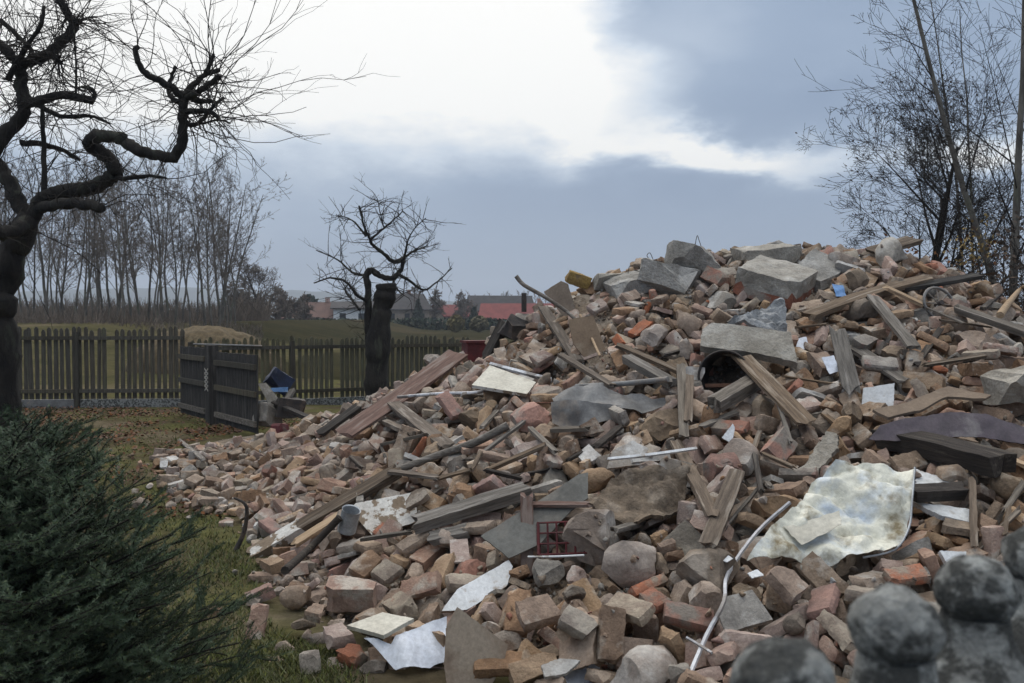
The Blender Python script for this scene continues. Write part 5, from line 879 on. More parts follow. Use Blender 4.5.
11,-328,874,0,-73,23,52,14,28,-29,685,61,-32,-50,73,35,24,2,468,17,41,-23,-83,11,6,388,947,238,10,-23,86,20,15,-253,881,8,16,36,-9,15,25,119,380,19,-62,6,70,9,20,220,438,40,-51,-18,-58,14,13,174,426,28,68,18,-55,19,
0,-103,587,11,7,-25,63,19,34,14,803,118,-29,-9,84,18,2,192,1005,242,-15,-1,53,20,5,157,681,111,2,28,58,19,20,87,853,159,-37,-45,66,11,11,391,677,127,-62,-33,67,13,5,129,762,126,12,12,-96,19,17,-283,1124,34,48,16,-81,15,
4,208,614,87,30,-23,87,20,9,76,640,80,65,48,-45,14,3,-114,755,46,6,-5,-5,18,16,-20,1020,146,22,-25,16,21,11,-120,688,29,92,30,2,17,18,-215,895,29,32,-65,14,17,15,-50,679,58,-70,69,3,13,14,410,756,152,-76,-16,60,18,
22,123,747,121,-24,19,-90,14,8,-107,954,92,-19,28,-82,16,5,-418,1141,6,-40,19,-35,17,16,-305,891,5,-68,-26,25,13,20,138,435,38,-92,-17,24,8,23,84,567,56,44,-40,62,10,15,-147,528,3,1,0,90,14,11,149,440,26,65,41,-42,18,
1,54,575,54,86,34,11,19,12,-324,1064,7,-47,33,68,15,2,82,919,184,-10,-36,24,20,6,3,735,87,4,-25,59,19,5,104,836,158,47,83,27,19,14,348,721,143,-80,28,27,17,16,-260,941,18,6,-48,30,15,14,492,975,218,-7,74,-4,18,
1,-42,1055,145,58,-70,37,19,8,100,668,98,70,50,9,16,37,176,1007,240,7,39,-76,18,22,293,826,191,-47,-55,-12,15,26,-32,817,104,-19,-2,-26,9,4,-191,959,46,63,-6,23,19,20,-207,966,43,5,97,0,13,25,262,933,228,-36,-58,9,18,
5,280,894,212,27,14,2,20,1,-29,977,141,28,-20,-91,20,36,123,569,58,33,-89,-23,19,6,401,907,216,98,5,5,19,26,268,660,119,-18,35,2,7,16,-206,906,31,-44,37,6,16,5,-193,864,29,21,26,-91,17,21,-13,534,24,-22,-60,47,11,
13,106,804,145,-63,-26,65,15,12,-298,901,4,-25,52,16,14,11,-48,650,37,54,53,-12,21,31,-140,658,20,-12,-28,94,8,1,116,799,155,25,22,-63,20,36,323,1027,262,30,94,3,19,22,-74,922,102,-2,-9,60,22,28,146,573,73,-13,66,65,15,
26,136,516,50,-48,-23,-27,7,20,343,857,207,-22,-37,-25,14,23,-33,1008,144,-40,-43,79,22,29,217,758,150,-9,-13,-98,12,9,219,611,84,-8,59,17,21,8,-110,752,52,46,87,-1,13,26,260,674,119,75,51,-35,13,33,193,786,160,-3,9,63,15,
13,-8,955,145,73,11,-65,19,2,161,724,128,40,-6,89,20,18,-191,1036,60,-12,-2,-69,18,31,-310,1040,12,-89,-6,-23,15,31,-167,732,19,38,-48,-36,9,21,-98,634,24,10,48,-86,14,11,478,949,217,-38,-88,-10,20,1,144,665,99,2,-1,98,19,
34,-226,851,11,-59,48,20,13,32,202,940,219,48,12,86,18,33,-71,942,110,-19,-32,68,24,29,98,716,110,25,22,-55,10,1,-389,1139,12,-17,17,75,18,19,-356,1125,12,80,-53,-18,15,0,12,939,146,59,72,13,19,17,-387,1127,8,-31,-41,83,15,
26,-269,809,2,2,2,-91,7,22,-275,841,3,74,49,9,9,31,19,448,6,18,69,-68,17,28,225,512,69,-18,89,-37,11,2,260,515,63,34,-9,-48,19,35,17,545,37,-55,8,-55,16,22,4,592,46,36,71,59,10,4,496,945,215,-15,-10,73,19,7,26,943,158,10,-4,-93,20,
4,367,948,237,24,-6,-45,20,8,192,872,184,46,53,-2,19,4,239,734,135,5,34,-90,20,8,-181,828,25,37,41,-58,14,0,376,988,251,18,2,-78,20,2,394,1012,255,-38,91,-4,19,8,249,890,209,88,45,-11,16,15,95,866,167,80,-41,-41,16,
22,355,718,135,17,31,-82,23,30,-71,764,74,-38,-39,-78,16,2,182,1039,243,-15,-14,-96,20,22,336,783,171,44,-14,-84,16,18,-348,1132,21,13,-62,75,15,35,378,918,229,5,-8,72,16,32,442,901,209,75,19,-24,15,18,-15,907,129,-41,-31,10,19,
5,-214,817,10,41,-24,-27,18,14,-178,648,2,-11,68,12,11,5,398,880,211,-1,-98,-9,19,3,184,719,118,34,-38,81,20,28,103,717,112,-41,73,-25,11,11,-57,579,20,24,81,-46,17,21,407,834,194,30,19,16,11,10,14,957,149,0,34,56,20,
15,-13,761,85,-91,28,9,13,29,-372,1161,10,-45,-14,-60,18,22,-369,1134,8,16,23,74,15,24,-309,840,2,37,-14,-27,10,13,-186,676,-1,-64,-2,72,9,13,-317,875,-2,-64,4,69,12,11,-446,1062,0,71,31,-61,14,26,-316,856,3,75,-57,3,8,
13,390,833,183,58,10,-78,20,37,369,678,123,9,-9,55,21,19,108,471,25,66,-64,-21,17,7,2,668,72,-62,-75,-15,19,0,97,608,67,-90,33,-18,20,11,236,665,110,-33,48,66,16,29,260,826,190,-83,37,-37,9,8,17,976,160,-33,29,43,19,
3,-299,1098,24,23,-40,-77,18,13,221,838,169,-58,24,68,19,12,30,701,79,-9,-21,58,17,4,-292,1080,20,-11,22,96,17,15,-93,629,30,18,8,64,14,15,401,889,213,-9,-84,52,14,2,462,932,214,30,12,3,20,26,176,915,203,47,19,-13,14,
22,317,877,200,77,-62,6,30,8,234,849,187,71,48,27,15,20,46,934,167,-25,-11,60,11,12,388,821,186,-36,26,86,14,12,333,658,114,-28,63,16,14,4,272,584,87,51,-61,-16,19,24,-153,857,52,-15,93,-23,14,28,-311,948,7,-69,32,-49,17,
5,-188,818,26,2,-41,-89,18,11,-130,624,1,3,63,-16,14,30,-126,595,3,-39,-8,-78,6,21,352,703,138,47,-53,-61,11,25,114,437,22,14,-41,83,13,12,188,401,26,-27,-13,88,13,16,-311,1145,28,83,-43,-33,14,6,-72,592,24,68,58,23,19,
25,163,973,232,21,-33,26,11,10,318,818,192,82,-5,-54,12,21,-178,635,3,-20,23,9,11,24,188,609,80,45,-41,-78,22,6,-189,850,27,-1,86,-40,18,0,217,529,61,16,49,-84,20,15,129,988,226,22,2,-20,16,21,82,1040,204,-37,64,-37,22,
35,85,780,129,-13,4,97,17,10,-134,980,74,-70,8,41,20,13,115,721,103,-64,28,53,19,24,278,667,114,-3,24,-78,22,24,77,626,74,5,32,93,15,9,-172,766,16,41,48,-44,18,14,253,534,60,10,-18,37,20,9,102,543,43,-2,58,16,15,
25,130,851,180,8,94,-1,9,4,-29,794,90,-34,31,34,19,28,80,614,73,55,-82,9,15,12,-227,868,12,9,50,16,15,18,-174,691,7,-22,30,-68,14,26,306,971,244,-41,20,-86,8,26,296,625,106,23,-63,-34,8,14,-324,1091,10,-80,4,57,14,
2,320,1007,254,-20,44,-67,19,12,142,961,215,38,27,-66,18,35,231,823,178,71,-64,-9,19,25,265,665,111,15,36,-13,17,12,-191,951,44,78,47,-34,14,0,-375,1039,8,5,45,83,16,15,58,529,41,-96,-23,12,13,29,259,800,168,31,29,71,9,
31,206,798,164,77,24,23,8,12,-8,943,150,93,20,23,13,15,166,685,112,-26,-12,-93,15,13,232,602,80,-34,45,25,18,14,-281,954,8,62,21,40,14,10,387,862,201,43,57,-42,18,0,387,767,159,16,-25,-23,19,8,-280,844,2,24,77,-29,11,
8,514,944,199,0,8,76,16,5,-5,579,33,16,-1,-84,20,5,103,489,28,12,-12,15,20,11,-18,521,17,-76,-62,-14,15,25,452,770,160,52,65,10,21,6,136,372,20,-20,12,-19,20,12,295,503,71,-75,-22,61,14,29,370,634,108,-6,-75,63,26,
19,-97,1068,116,61,-51,-20,20,5,-36,908,126,6,-16,-58,20,23,359,996,253,-3,-26,56,26,13,84,736,106,24,58,-21,18,15,11,641,60,-89,-16,25,15,29,-26,644,54,32,-34,-57,23,16,-179,1046,70,-55,72,26,17,30,-192,941,40,-40,7,-37,20,
13,-68,592,26,-19,72,-5,16,35,138,890,197,70,-70,0,17,35,70,751,121,-51,44,-72,13,29,330,667,123,81,7,30,9,12,69,579,52,-63,12,59,14,29,260,446,44,52,50,68,12,15,192,1024,248,-37,33,-66,18,28,239,932,226,-5,-88,-37,12,
15,304,786,168,-25,-3,73,18,1,-82,1071,123,19,49,83,19,22,-150,736,24,-69,-52,7,18,20,70,518,46,-43,-42,50,11,4,109,428,17,12,-4,-25,19,27,271,990,248,-62,7,6,8,2,337,820,184,16,-20,54,19,29,-50,858,106,28,-90,-31,23,
2,-56,875,99,-35,80,47,20,26,10,696,86,36,-16,86,7,17,-373,1067,6,-28,13,-46,14,1,-257,897,11,-28,-20,85,17,22,219,999,253,38,86,18,12,11,92,777,128,14,17,95,15,16,-385,1080,6,0,1,-67,14,19,-339,1096,13,1,30,91,13,
5,-314,984,4,2,-2,-59,18,29,-263,827,4,69,65,-7,10,25,-194,617,2,45,-37,-43,5,30,282,994,250,-56,69,-16,8,31,230,755,139,-21,56,-54,16,29,-374,893,2,16,-30,-51,8,27,-116,548,3,21,-45,-61,8,10,108,429,21,-66,14,60,13,
13,-4,738,78,-28,33,24,15,24,-382,933,3,-73,62,-15,11,27,154,452,33,-37,-29,-22,22,22,172,532,66,38,5,-88,13,27,-53,799,97,73,-40,-13,8,10,192,919,205,-71,5,59,20,12,-238,1082,51,-4,-24,-27,15,0,-200,771,15,-26,22,-89,17,
20,269,945,232,98,13,1,14,28,366,914,225,62,16,-64,17,25,138,888,188,-1,-87,-35,14,23,-19,1071,149,8,-4,16,34,3,-154,1041,83,10,2,47,18,27,-108,872,76,19,8,27,14,11,330,1012,253,8,54,-22,14,15,279,808,175,-25,0,71,15,
4,97,800,142,10,-30,68,20,8,192,713,118,12,67,-56,19,22,111,731,111,94,-4,-17,15,9,263,656,107,38,71,-36,19,8,-271,1070,26,47,58,-30,14,15,-160,766,29,31,13,-1,15,9,321,971,232,71,11,-57,19,14,272,813,176,34,73,-28,16,
29,453,846,183,73,-60,21,12,22,93,858,160,-53,77,-7,11,25,117,781,152,96,1,-20,8,27,10,784,104,28,88,-9,11,37,-229,1132,52,-46,-84,16,21,7,-77,876,84,16,-76,-58,19,9,-14,771,84,-61,21,74,17,2,33,722,89,-12,-29,81,20,
1,116,590,74,46,67,55,19,29,-240,884,22,-20,39,-49,8,3,273,980,238,-58,46,-30,19,11,330,832,187,22,75,2,21,4,354,748,150,35,90,10,19,20,-40,806,95,-23,63,-45,14,1,-236,1033,37,-25,-15,53,18,11,-199,812,11,-84,-10,45,17,
14,-116,701,24,-32,69,-9,18,25,-149,570,3,-95,-16,4,8,14,318,769,166,12,20,94,17,23,-56,792,85,40,19,-84,12,14,-113,840,56,31,36,62,17,20,-288,787,2,-12,-14,95,7,10,455,858,177,14,58,-12,21,14,154,850,175,19,-14,51,19,
8,364,798,176,-97,18,4,13,0,-396,1159,8,6,29,-65,18,37,-258,867,10,-73,61,-26,16,14,-227,838,6,-16,43,-36,12,31,-196,706,2,-93,-18,-4,6,5,186,499,42,-7,84,-43,20,17,507,972,214,-62,77,2,20,26,383,762,165,24,67,-33,9,
5,33,662,74,27,0,-85,20,27,-251,778,2,31,-61,-54,8,23,248,490,60,70,-32,-15,16,14,-43,515,12,8,39,9,14,13,-115,541,-2,-61,-18,75,12,36,359,629,103,-39,-72,38,13,10,226,477,52,-21,0,-97,18,15,3,543,26,-4,-12,92,16,
10,-47,922,112,17,53,-37,18,7,-49,556,16,-5,-18,66,20,11,-106,857,60,76,14,-27,15,12,361,897,218,-20,-83,49,18,10,464,874,181,-77,-37,46,21,14,-59,1027,124,71,48,-7,15,26,4,844,123,-4,-35,-90,10,7,-225,977,39,57,77,-25,19,
12,151,956,220,75,19,-56,14,27,161,865,190,17,26,-16,11,6,10,1063,175,-6,-19,-90,20,15,365,705,141,-18,-3,73,19,15,-28,936,130,78,33,51,14,10,137,693,100,87,44,-9,17,11,-71,792,80,28,68,-58,13,9,-131,620,6,19,64,-17,13,
2,247,429,33,-9,-42,78,20,28,232,994,250,-19,-70,-26,10,14,144,1041,233,-78,6,61,20,15,165,779,150,-30,-88,-34,13,8,-52,1000,125,3,16,-4,15,7,-87,990,107,-42,-22,-16,19,20,-299,976,6,-46,-83,27,16,27,-230,764,2,-14,-55,79,9,
24,-162,679,10,51,-9,-82,9,5,202,1026,242,-31,5,93,20,10,-6,832,108,-70,-22,55,21,25,-55,698,59,-17,-47,58,10,29,-127,669,23,34,-76,-47,18,20,40,1019,180,-97,1,-20,14,21,-9,670,73,0,69,49,12,14,-422,1138,3,0,1,59,13,
10,287,521,76,26,-10,-71,20,30,-17,528,24,-25,-41,-83,8,3,-61,771,76,-57,-72,-24,20,9,-431,1144,-2,-1,58,-14,14,25,-375,988,4,-52,31,-59,10,25,102,888,187,-92,18,17,14,14,126,608,71,-15,44,52,15,7,218,503,51,3,-25,95,19,
24,-144,596,2,17,-36,-79,7,12,38,632,64,-80,-10,57,16,13,244,866,189,61,30,-68,18,24,234,447,35,19,-31,-89,14,25,159,465,44,10,-69,69,21,3,-151,726,19,-49,-6,-31,19,19,-251,1008,34,-84,19,-23,14,22,127,1082,221,80,-36,-5,35,
27,29,920,156,-78,30,33,17,14,113,944,208,92,19,-30,17,13,134,925,200,-62,13,53,20,28,155,744,135,-77,41,-19,14,4,-14,873,124,-1,-20,27,19,0,-55,960,116,33,13,-55,19,5,291,584,84,9,3,15,19,0,-130,981,90,60,60,47,19,
12,-43,588,34,18,16,15,15,12,209,1008,239,-16,63,56,20,13,174,948,217,7,60,-63,19,20,354,832,192,-26,9,-60,13,13,-41,975,125,-18,55,10,17,15,-287,827,2,1,2,40,10,34,260,494,64,14,51,81,16,12,-55,585,29,1,23,-88,17,
27,498,994,223,-95,13,-23,22,3,213,851,180,-58,-79,-16,19,27,384,779,171,2,-24,76,10,6,-142,1017,84,5,-34,-92,20,6,-49,816,87,98,5,10,20,21,62,611,60,49,83,20,10,20,-332,866,2,-15,-10,23,9,31,-201,789,12,-14,46,-24,13,
1,256,439,38,-2,-24,85,19,29,232,924,222,-54,-54,18,7,13,-114,1066,100,82,12,-51,20,8,-225,876,19,-61,-43,53,14,34,183,490,41,-47,24,76,22,5,161,896,200,96,23,4,19,6,352,733,140,81,9,12,20,10,44,828,129,-72,22,40,16,
32,-199,1074,56,23,6,35,19,28,115,635,90,-88,33,-30,11,19,124,459,30,11,9,-81,18,9,422,961,230,4,60,13,17,37,487,868,184,-89,42,-2,17,9,229,773,147,-43,16,77,18,2,402,721,153,4,16,23,19,33,269,716,127,-11,-26,52,16,
20,-274,1106,38,50,-5,85,12,22,-321,1032,6,-19,-6,81,15,5,391,695,127,-5,39,-83,19,6,-126,704,32,21,-23,61,18,30,134,457,33,-22,66,-62,12,36,176,984,232,28,2,-95,18,11,169,698,102,-2,66,-15,19,36,284,552,71,18,-6,30,24,
36,180,456,40,-10,23,-12,13,12,427,742,148,53,76,-34,19,16,-340,1157,15,86,-34,-9,14,14,-74,687,47,94,26,-6,13,3,436,980,244,17,-83,51,19,13,-64,782,73,34,44,-49,21,24,-137,777,39,-45,21,74,13,10,257,983,239,49,44,-54,13,
14,76,636,74,-81,22,13,19,16,-142,801,40,53,12,-16,15,30,50,614,72,47,-78,34,7,9,-173,627,-3,-29,51,25,14,13,120,441,17,-31,69,4,15,12,216,888,196,-16,80,-32,19,14,74,932,182,0,-30,62,13,24,336,759,164,-13,-46,-52,14,
4,-36,996,130,96,19,-16,20,20,107,740,115,96,13,-6,11,7,11,714,83,-5,-85,46,19,25,-147,886,55,-85,2,49,8,4,-201,917,35,19,-12,-34,19,30,-269,949,14,-26,84,-11,14,1,-191,835,27,-30,94,-11,19,13,-133,748,35,-13,49,37,14,
19,-260,855,3,56,62,47,14,7,44,458,10,4,-21,70,20,25,205,764,148,6,16,83,11,8,395,716,136,28,66,-41,21,0,112,778,133,-17,-12,5,20,32,55,760,108,9,-15,35,21,7,-216,1101,59,95,-12,24,19,18,-246,1062,37,-58,-13,-16,16,
15,-195,874,29,-66,5,-7,14,21,-82,678,42,-28,-79,12,12,14,83,573,56,0,55,-81,20,10,221,538,59,50,-3,2,21,31,-136,593,2,20,19,71,6,29,163,918,212,-50,-27,52,10,25,403,845,196,46,64,34,8,15,138,858,178,23,-30,41,20,
25,336,770,172,-2,20,18,8,3,352,782,164,72,58,27,19,29,-33,850,109,60,-4,-38,13,3,140,704,121,43,87,15,19,15,-192,1128,68,16,16,-6,18,25,-63,798,83,93,19,26,9,2,333,582,94,-94,-18,23,20,26,-259,818,3,58,-31,39,8,
20,269,966,238,12,-14,-17,10,20,152,902,193,-75,54,14,14,34,280,788,170,36,2,-6,17,26,278,784,159,-5,12,-90,24,5,-69,988,115,68,-36,-33,20,36,-111,1010,98,11,37,86,15,18,-53,751,65,-34,-5,-41,18,6,-97,754,56,58,-79,0,20,
9,168,520,42,21,72,-2,21,10,-332,1067,6,87,47,2,13,5,191,530,56,15,-18,-82,20,12,-4,499,18,-30,-21,9,20,5,234,928,217,-87,-44,-7,21,6,157,730,124,35,-21,90,20,11,-367,1025,3,-2,-1,90,14,14,6,568,34,-29,11,88,13,
36,-136,541,2,1,1,-98,12,9,138,410,10,-13,48,15,17,7,98,521,48,27,-22,14,19,12,-95,644,28,-27,-7,91,21,0,285,794,169,-1,-41,90,20,4,308,960,234,-19,35,-68,19,20,-41,702,80,2,-28,20,9,2,-241,1130,45,-12,-43,88,17,
35,374,941,230,25,-7,-41,23,35,488,1004,227,76,-56,27,23,30,-134,1062,98,-2,-11,-61,17,34,189,828,170,-16,-5,35,18,14,57,792,119,-21,52,29,20,12,-101,917,80,25,23,-10,21,8,-90,860,76,-93,11,23,13,2,241,989,235,-2,-6,27,21,
1,106,1038,221,-58,-77,23,20,1,-7,1008,157,-9,97,-17,20,0,153,642,85,13,-16,62,20,4,237,609,83,33,-6,-18,20,28,-31,676,70,-39,-49,-77,9,7,174,444,32,-76,32,-22,20,12,335,801,178,-9,-6,33,13,12,100,862,170,39,-88,-22,14,
36,-103,1024,98,29,-10,38,26,33,-22,825,101,-30,-12,-37,24,12,112,684,101,93,-11,-16,13,15,-318,1090,13,-73,-58,17,13,16,-210,884,26,16,-52,28,17,0,-72,702,48,-24,-21,27,20,34,128,946,216,0,-16,-9,19,27,158,917,208,-46,30,71,10,
10,164,913,200,-4,71,-54,13,8,126,887,186,87,11,-1,21,25,147,856,174,89,21,27,7,30,332,763,170,88,-22,-1,10,11,343,741,148,-4,22,86,18,24,303,746,148,30,28,-34,12,12,95,757,126,18,-12,-92,18,9,62,782,109,-10,45,25,16,
27,-176,1105,79,-47,49,-59,16,31,229,650,106,-5,-90,29,9,7,-96,871,74,-2,-23,52,19,15,-24,768,90,-75,-50,-7,15,31,68,656,79,-12,46,40,10,16,-373,1100,7,7,1,-98,15,27,-121,809,51,-71,33,-51,12,11,-328,1058,3,-73,20,48,10,
1,119,598,64,-43,-85,26,20,6,204,1054,246,-41,-25,53,20,14,362,843,197,51,6,-79,14,5,512,921,190,34,5,60,20,21,40,754,108,34,-13,12,9,33,61,679,84,-90,-22,11,14,7,312,602,91,-11,-5,96,21,26,-274,960,10,-2,-12,48,13,
9,-194,792,10,79,15,-52,16,27,-15,556,33,-37,70,-33,16,21,226,434,36,60,-58,-33,9,35,401,916,227,51,83,-2,16,21,321,763,161,-73,-4,48,10,12,222,698,114,73,5,-12,13,10,-69,864,85,-71,22,52,19,16,-355,1192,13,-5,-8,59,13,
14,-115,868,57,30,-15,-67,14,31,-197,715,2,32,-8,-13,5,32,7,497,17,-83,46,27,16,8,-451,1189,2,-20,97,-1,12,10,-326,1070,6,-58,25,55,14,29,218,565,67,22,22,77,27,9,-348,916,-2,-24,54,18,10,23,-62,591,26,6,-62,13,10,
28,332,622,104,82,47,18,16,31,278,570,80,48,-10,-85,16,36,-396,1028,4,-9,-13,79,15,8,-336,1137,13,-31,65,16,12,25,246,471,42,26,23,69,7,28,506,865,177,-55,34,-1,32,25,373,640,119,-34,-51,-78,13,11,157,387,11,0,74,-2,21,
14,214,676,110,57,-74,-34,20,8,-122,1099,103,-64,62,-6,21,18,-249,854,8,-20,-66,-70,12,9,226,988,232,-64,3,59,20,32,210,788,154,27,20,-70,25,6,39,916,150,30,-7,-76,19,4,277,769,152,-16,16,58,19,8,-131,928,67,-73,11,27,18,
10,-70,787,72,-83,29,31,16,6,159,490,44,41,-82,16,19,34,444,862,193,39,-73,-42,14,3,215,818,172,12,3,-97,20,12,245,752,137,75,26,-59,13,29,-34,954,122,10,-92,-35,25,9,212,726,126,0,72,16,13,36,-355,1105,10,13,-3,-53,17,
3,-71,750,60,-66,-68,29,20,2,-7,652,66,5,-12,77,19,36,81,608,71,28,-75,58,13,14,-168,679,3,5,-1,-99,15,23,260,999,247,-98,-9,-5,14,13,137,939,210,-50,-40,75,14,12,174,874,183,-4,26,77,19,12,238,763,143,-42,21,-9,16,
8,-108,1055,110,-12,-1,51,16,30,-31,759,81,68,-51,-30,10,8,-163,918,49,66,72,-7,17,13,-55,724,50,64,42,-62,20,32,-247,883,14,2,0,-93,15,17,-226,810,9,9,-79,59,15,14,113,987,218,13,-7,41,17,12,169,925,205,52,69,3,14,
25,104,810,152,-3,-30,-94,10,36,139,809,151,5,8,97,18,32,239,775,148,33,-21,-44,26,28,-195,1115,66,-62,13,76,16,22,-25,775,98,11,51,-55,10,28,-173,982,63,-8,70,-30,11,28,-330,1164,18,15,74,64,14,22,-299,1072,15,-26,-17,94,10,
37,-359,1033,5,-47,-54,66,16,15,-240,910,22,-29,-5,-52,15,2,243,573,74,-26,68,-48,20,9,-331,917,-2,30,51,-53,10,14,426,931,225,95,25,10,20,15,8,921,144,-20,1,-47,15,34,214,769,150,-5,14,-57,13,12,48,874,142,-9,-25,79,17,
7,273,626,98,19,-16,-51,19,30,-406,1214,5,-20,6,97,14,27,-357,1062,5,1,-68,-71,17,26,-145,776,34,-99,-2,7,9,0,329,733,148,-11,-25,92,20,31,-126,1075,102,-3,-24,-58,13,12,245,712,122,12,18,-97,19,10,-8,816,93,69,32,-43,21,
8,-185,973,48,-89,-30,31,14,13,305,563,77,2,57,5,18,27,-13,669,68,7,-62,-32,11,12,-180,771,19,-47,66,56,13,26,-258,824,3,27,9,-43,9,27,-227,735,1,-10,-55,81,4,22,14,534,26,-83,53,-5,7,14,498,882,179,-51,9,81,15,
9,44,782,108,64,46,-58,16,36,-179,944,50,27,87,18,22,20,-58,602,33,15,95,17,19,26,328,597,99,12,69,37,7,5,-367,1088,9,-18,-7,27,18,35,303,518,75,13,-18,0,25,28,-100,836,70,-83,-5,10,20,2,449,845,178,-30,37,-24,20,
34,339,626,114,0,5,-18,25,12,-155,928,54,-87,4,33,19,19,-129,751,35,-19,-44,58,19,11,102,931,193,-74,6,46,15,9,147,836,168,8,68,3,18,11,-50,896,101,-48,27,34,19,10,-93,944,87,-21,40,21,19,9,-97,694,33,71,18,-63,18,
20,135,567,62,16,87,44,17,22,145,487,50,48,51,6,11,31,218,801,166,79,19,29,8,1,143,783,149,31,-9,-50,20,29,32,645,77,-6,-62,-41,12,0,-268,977,15,-79,-40,5,18,14,-280,837,2,83,54,0,12,14,182,1020,236,21,73,-46,19,
12,183,967,227,63,24,-58,19,6,255,854,191,19,-26,94,19,12,113,903,188,95,14,-16,15,30,218,723,130,34,-76,9,8,37,-207,989,51,18,12,-77,22,12,-353,1042,2,-40,46,64,12,16,-347,1015,5,19,-67,-68,14,15,-99,607,18,18,6,-96,17,
36,-134,583,2,-49,-86,0,11,34,206,986,235,30,44,50,17,10,499,931,193,-31,-10,93,17,27,485,897,193,-75,64,-6,17,2,248,822,169,97,-12,3,20,24,312,759,160,18,35,-74,15,3,-16,993,147,20,-21,-44,20,34,-105,1021,101,17,-24,83,18,
26,68,758,120,52,-64,-11,11,10,-216,981,37,-32,53,14,12,25,-382,1157,7,-44,31,-65,14,12,-228,894,23,92,13,9,14,18,-290,955,6,32,-64,-65,12,9,195,513,48,-55,2,67,17,34,236,495,52,16,5,-80,23,8,4,453,4,4,2,-81,17,
37,349,988,251,-29,36,19,17,27,256,971,239,-9,20,-96,14,25,401,827,187,69,-18,-15,12,33,48,1036,185,-89,28,-14,26,34,40,1010,174,14,-27,-46,21,13,342,802,170,31,73,-37,20,25,-36,1040,139,56,-39,-26,31,2,-114,1079,104,53,-8,-47,19,
31,348,705,131,37,4,91,13,8,362,668,112,-37,49,37,17,17,-270,1143,35,11,7,6,14,15,-147,689,20,-26,18,89,12,22,269,972,239,16,47,83,7,9,306,947,222,-16,55,37,17,13,368,904,215,65,55,-45,20,30,197,921,217,43,60,-64,7,
16,332,719,138,30,3,-23,21,15,81,747,110,21,94,19,18,8,-44,793,74,-90,-35,20,21,5,-338,936,3,0,-2,-94,18,23,-164,724,12,48,-69,7,15,22,-114,616,10,-46,-87,5,10,30,-32,475,3,16,12,-64,9,27,384,965,244,-77,-27,11,15,
27,300,966,239,60,58,33,7,24,330,909,211,15,5,73,35,14,436,892,204,-34,-30,88,13,32,163,897,192,9,-20,50,14,13,358,801,166,-16,-30,93,21,10,126,811,154,-42,43,-77,15,10,59,814,126,89,38,-17,15,34,55,768,115,96,-5,23,14,
34,392,676,122,26,92,-26,23,10,174,652,90,35,30,-80,19,8,-435,1132,2,2,0,-61,13,15,-310,1054,10,96,-5,-23,12,29,-20,678,69,45,-88,13,15,23,-272,895,12,-43,58,-42,6,22,-259,833,2,82,-6,-29,8,8,185,910,202,46,48,-2,14,
24,154,833,171,-12,9,83,11,0,17,805,109,30,12,-83,19,11,-3,763,86,23,20,-54,15,12,-208,1052,47,48,61,19,13,3,-341,1085,8,10,-8,-20,17,26,4,662,64,-92,1,-17,7,37,-4,652,60,-42,-89,-13,25,32,280,528,66,-40,-5,76,16,
12,103,588,56,-14,-22,58,17,23,194,516,56,-94,-21,16,8,11,-155,662,0,-80,-5,56,14,30,126,475,41,27,60,-74,11,30,-129,570,4,38,63,-55,7,5,165,405,21,96,-22,-6,19,14,348,680,124,30,92,-21,19,5,149,618,82,-33,91,20,19,
14,183,510,50,47,64,-5,20,15,-76,660,41,13,20,48,20,25,80,519,42,-13,-70,-68,11,0,-70,858,80,-7,3,-95,20,12,-337,1128,12,-59,15,77,13,15,-176,900,46,-77,-59,3,16,21,-215,799,12,-89,-14,24,17,24,-105,574,11,-11,96,1,12,
15,197,424,33,28,91,-5,19,30,326,870,209,6,44,-72,12,0,543,972,187,-40,11,59,20,9,147,760,134,-44,27,55,16,19,-171,860,47,-32,7,-26,17,6,228,599,78,-6,-19,95,19,16,283,1002,242,5,60,78,20,8,191,822,177,-52,-12,70,14,
6,144,746,125,23,-5,-23,21,37,-112,897,72,58,8,7,20,15,104,700,98,-19,-40,6,14,3,-309,1166,27,16,52,63,18,19,-378,1182,9,89,-27,19,12,12,87,598,68,-33,-13,73,16,28,-242,810,6,47,37,-79,14,13,93,493,25,-24,41,-30,19,
4,278,1024,250,46,-40,-38,19,25,284,936,228,3,45,-2,16,32,176,962,223,92,22,-28,16,23,479,954,219,-10,-18,82,15,13,452,877,181,-38,30,55,14,20,215,804,164,62,12,33,8,21,307,752,150,18,49,-83,10,10,62,827,132,36,35,-7,14,
33,269,732,132,-2,-5,95,22,33,-59,905,105,-9,20,96,21,1,110,711,103,-9,-27,94,20,16,-220,1042,47,65,-53,-37,17,23,-50,753,75,-16,-23,-78,14,25,-43,735,70,57,24,18,16,36,-457,1170,4,0,-13,-92,16,11,-282,1047,17,-85,3,43,11,
19,-312,1068,13,-57,14,-27,14,29,-46,693,58,76,3,-35,14,26,-125,770,38,4,-23,37,19,6,234,574,78,40,-52,-56,19,9,-6,626,58,-49,62,39,14,15,-143,664,12,86,-5,-47,12,30,306,986,245,-45,82,-31,7,4,293,967,235,2,16,77,19,
24,439,953,238,22,-91,-27,8,8,138,1013,227,-81,-2,54,16,10,169,969,220,-66,17,49,20,24,316,890,212,-95,11,-13,14,2,252,855,183,26,-11,67,19,27,161,876,181,81,-24,-2,9,14,123,866,174,10,-16,37,21,24,48,928,159,37,-7,-12,10,
24,33,880,147,4,-4,-94,14,24,212,766,144,-22,42,-43,24,22,-21,952,133,58,77,-10,23,18,-117,1122,101,37,-23,-33,20,8,-2,786,93,56,29,-76,21,14,-138,989,75,69,53,-16,17,25,-178,966,64,44,40,-59,7,12,-155,956,66,-99,0,-6,17,
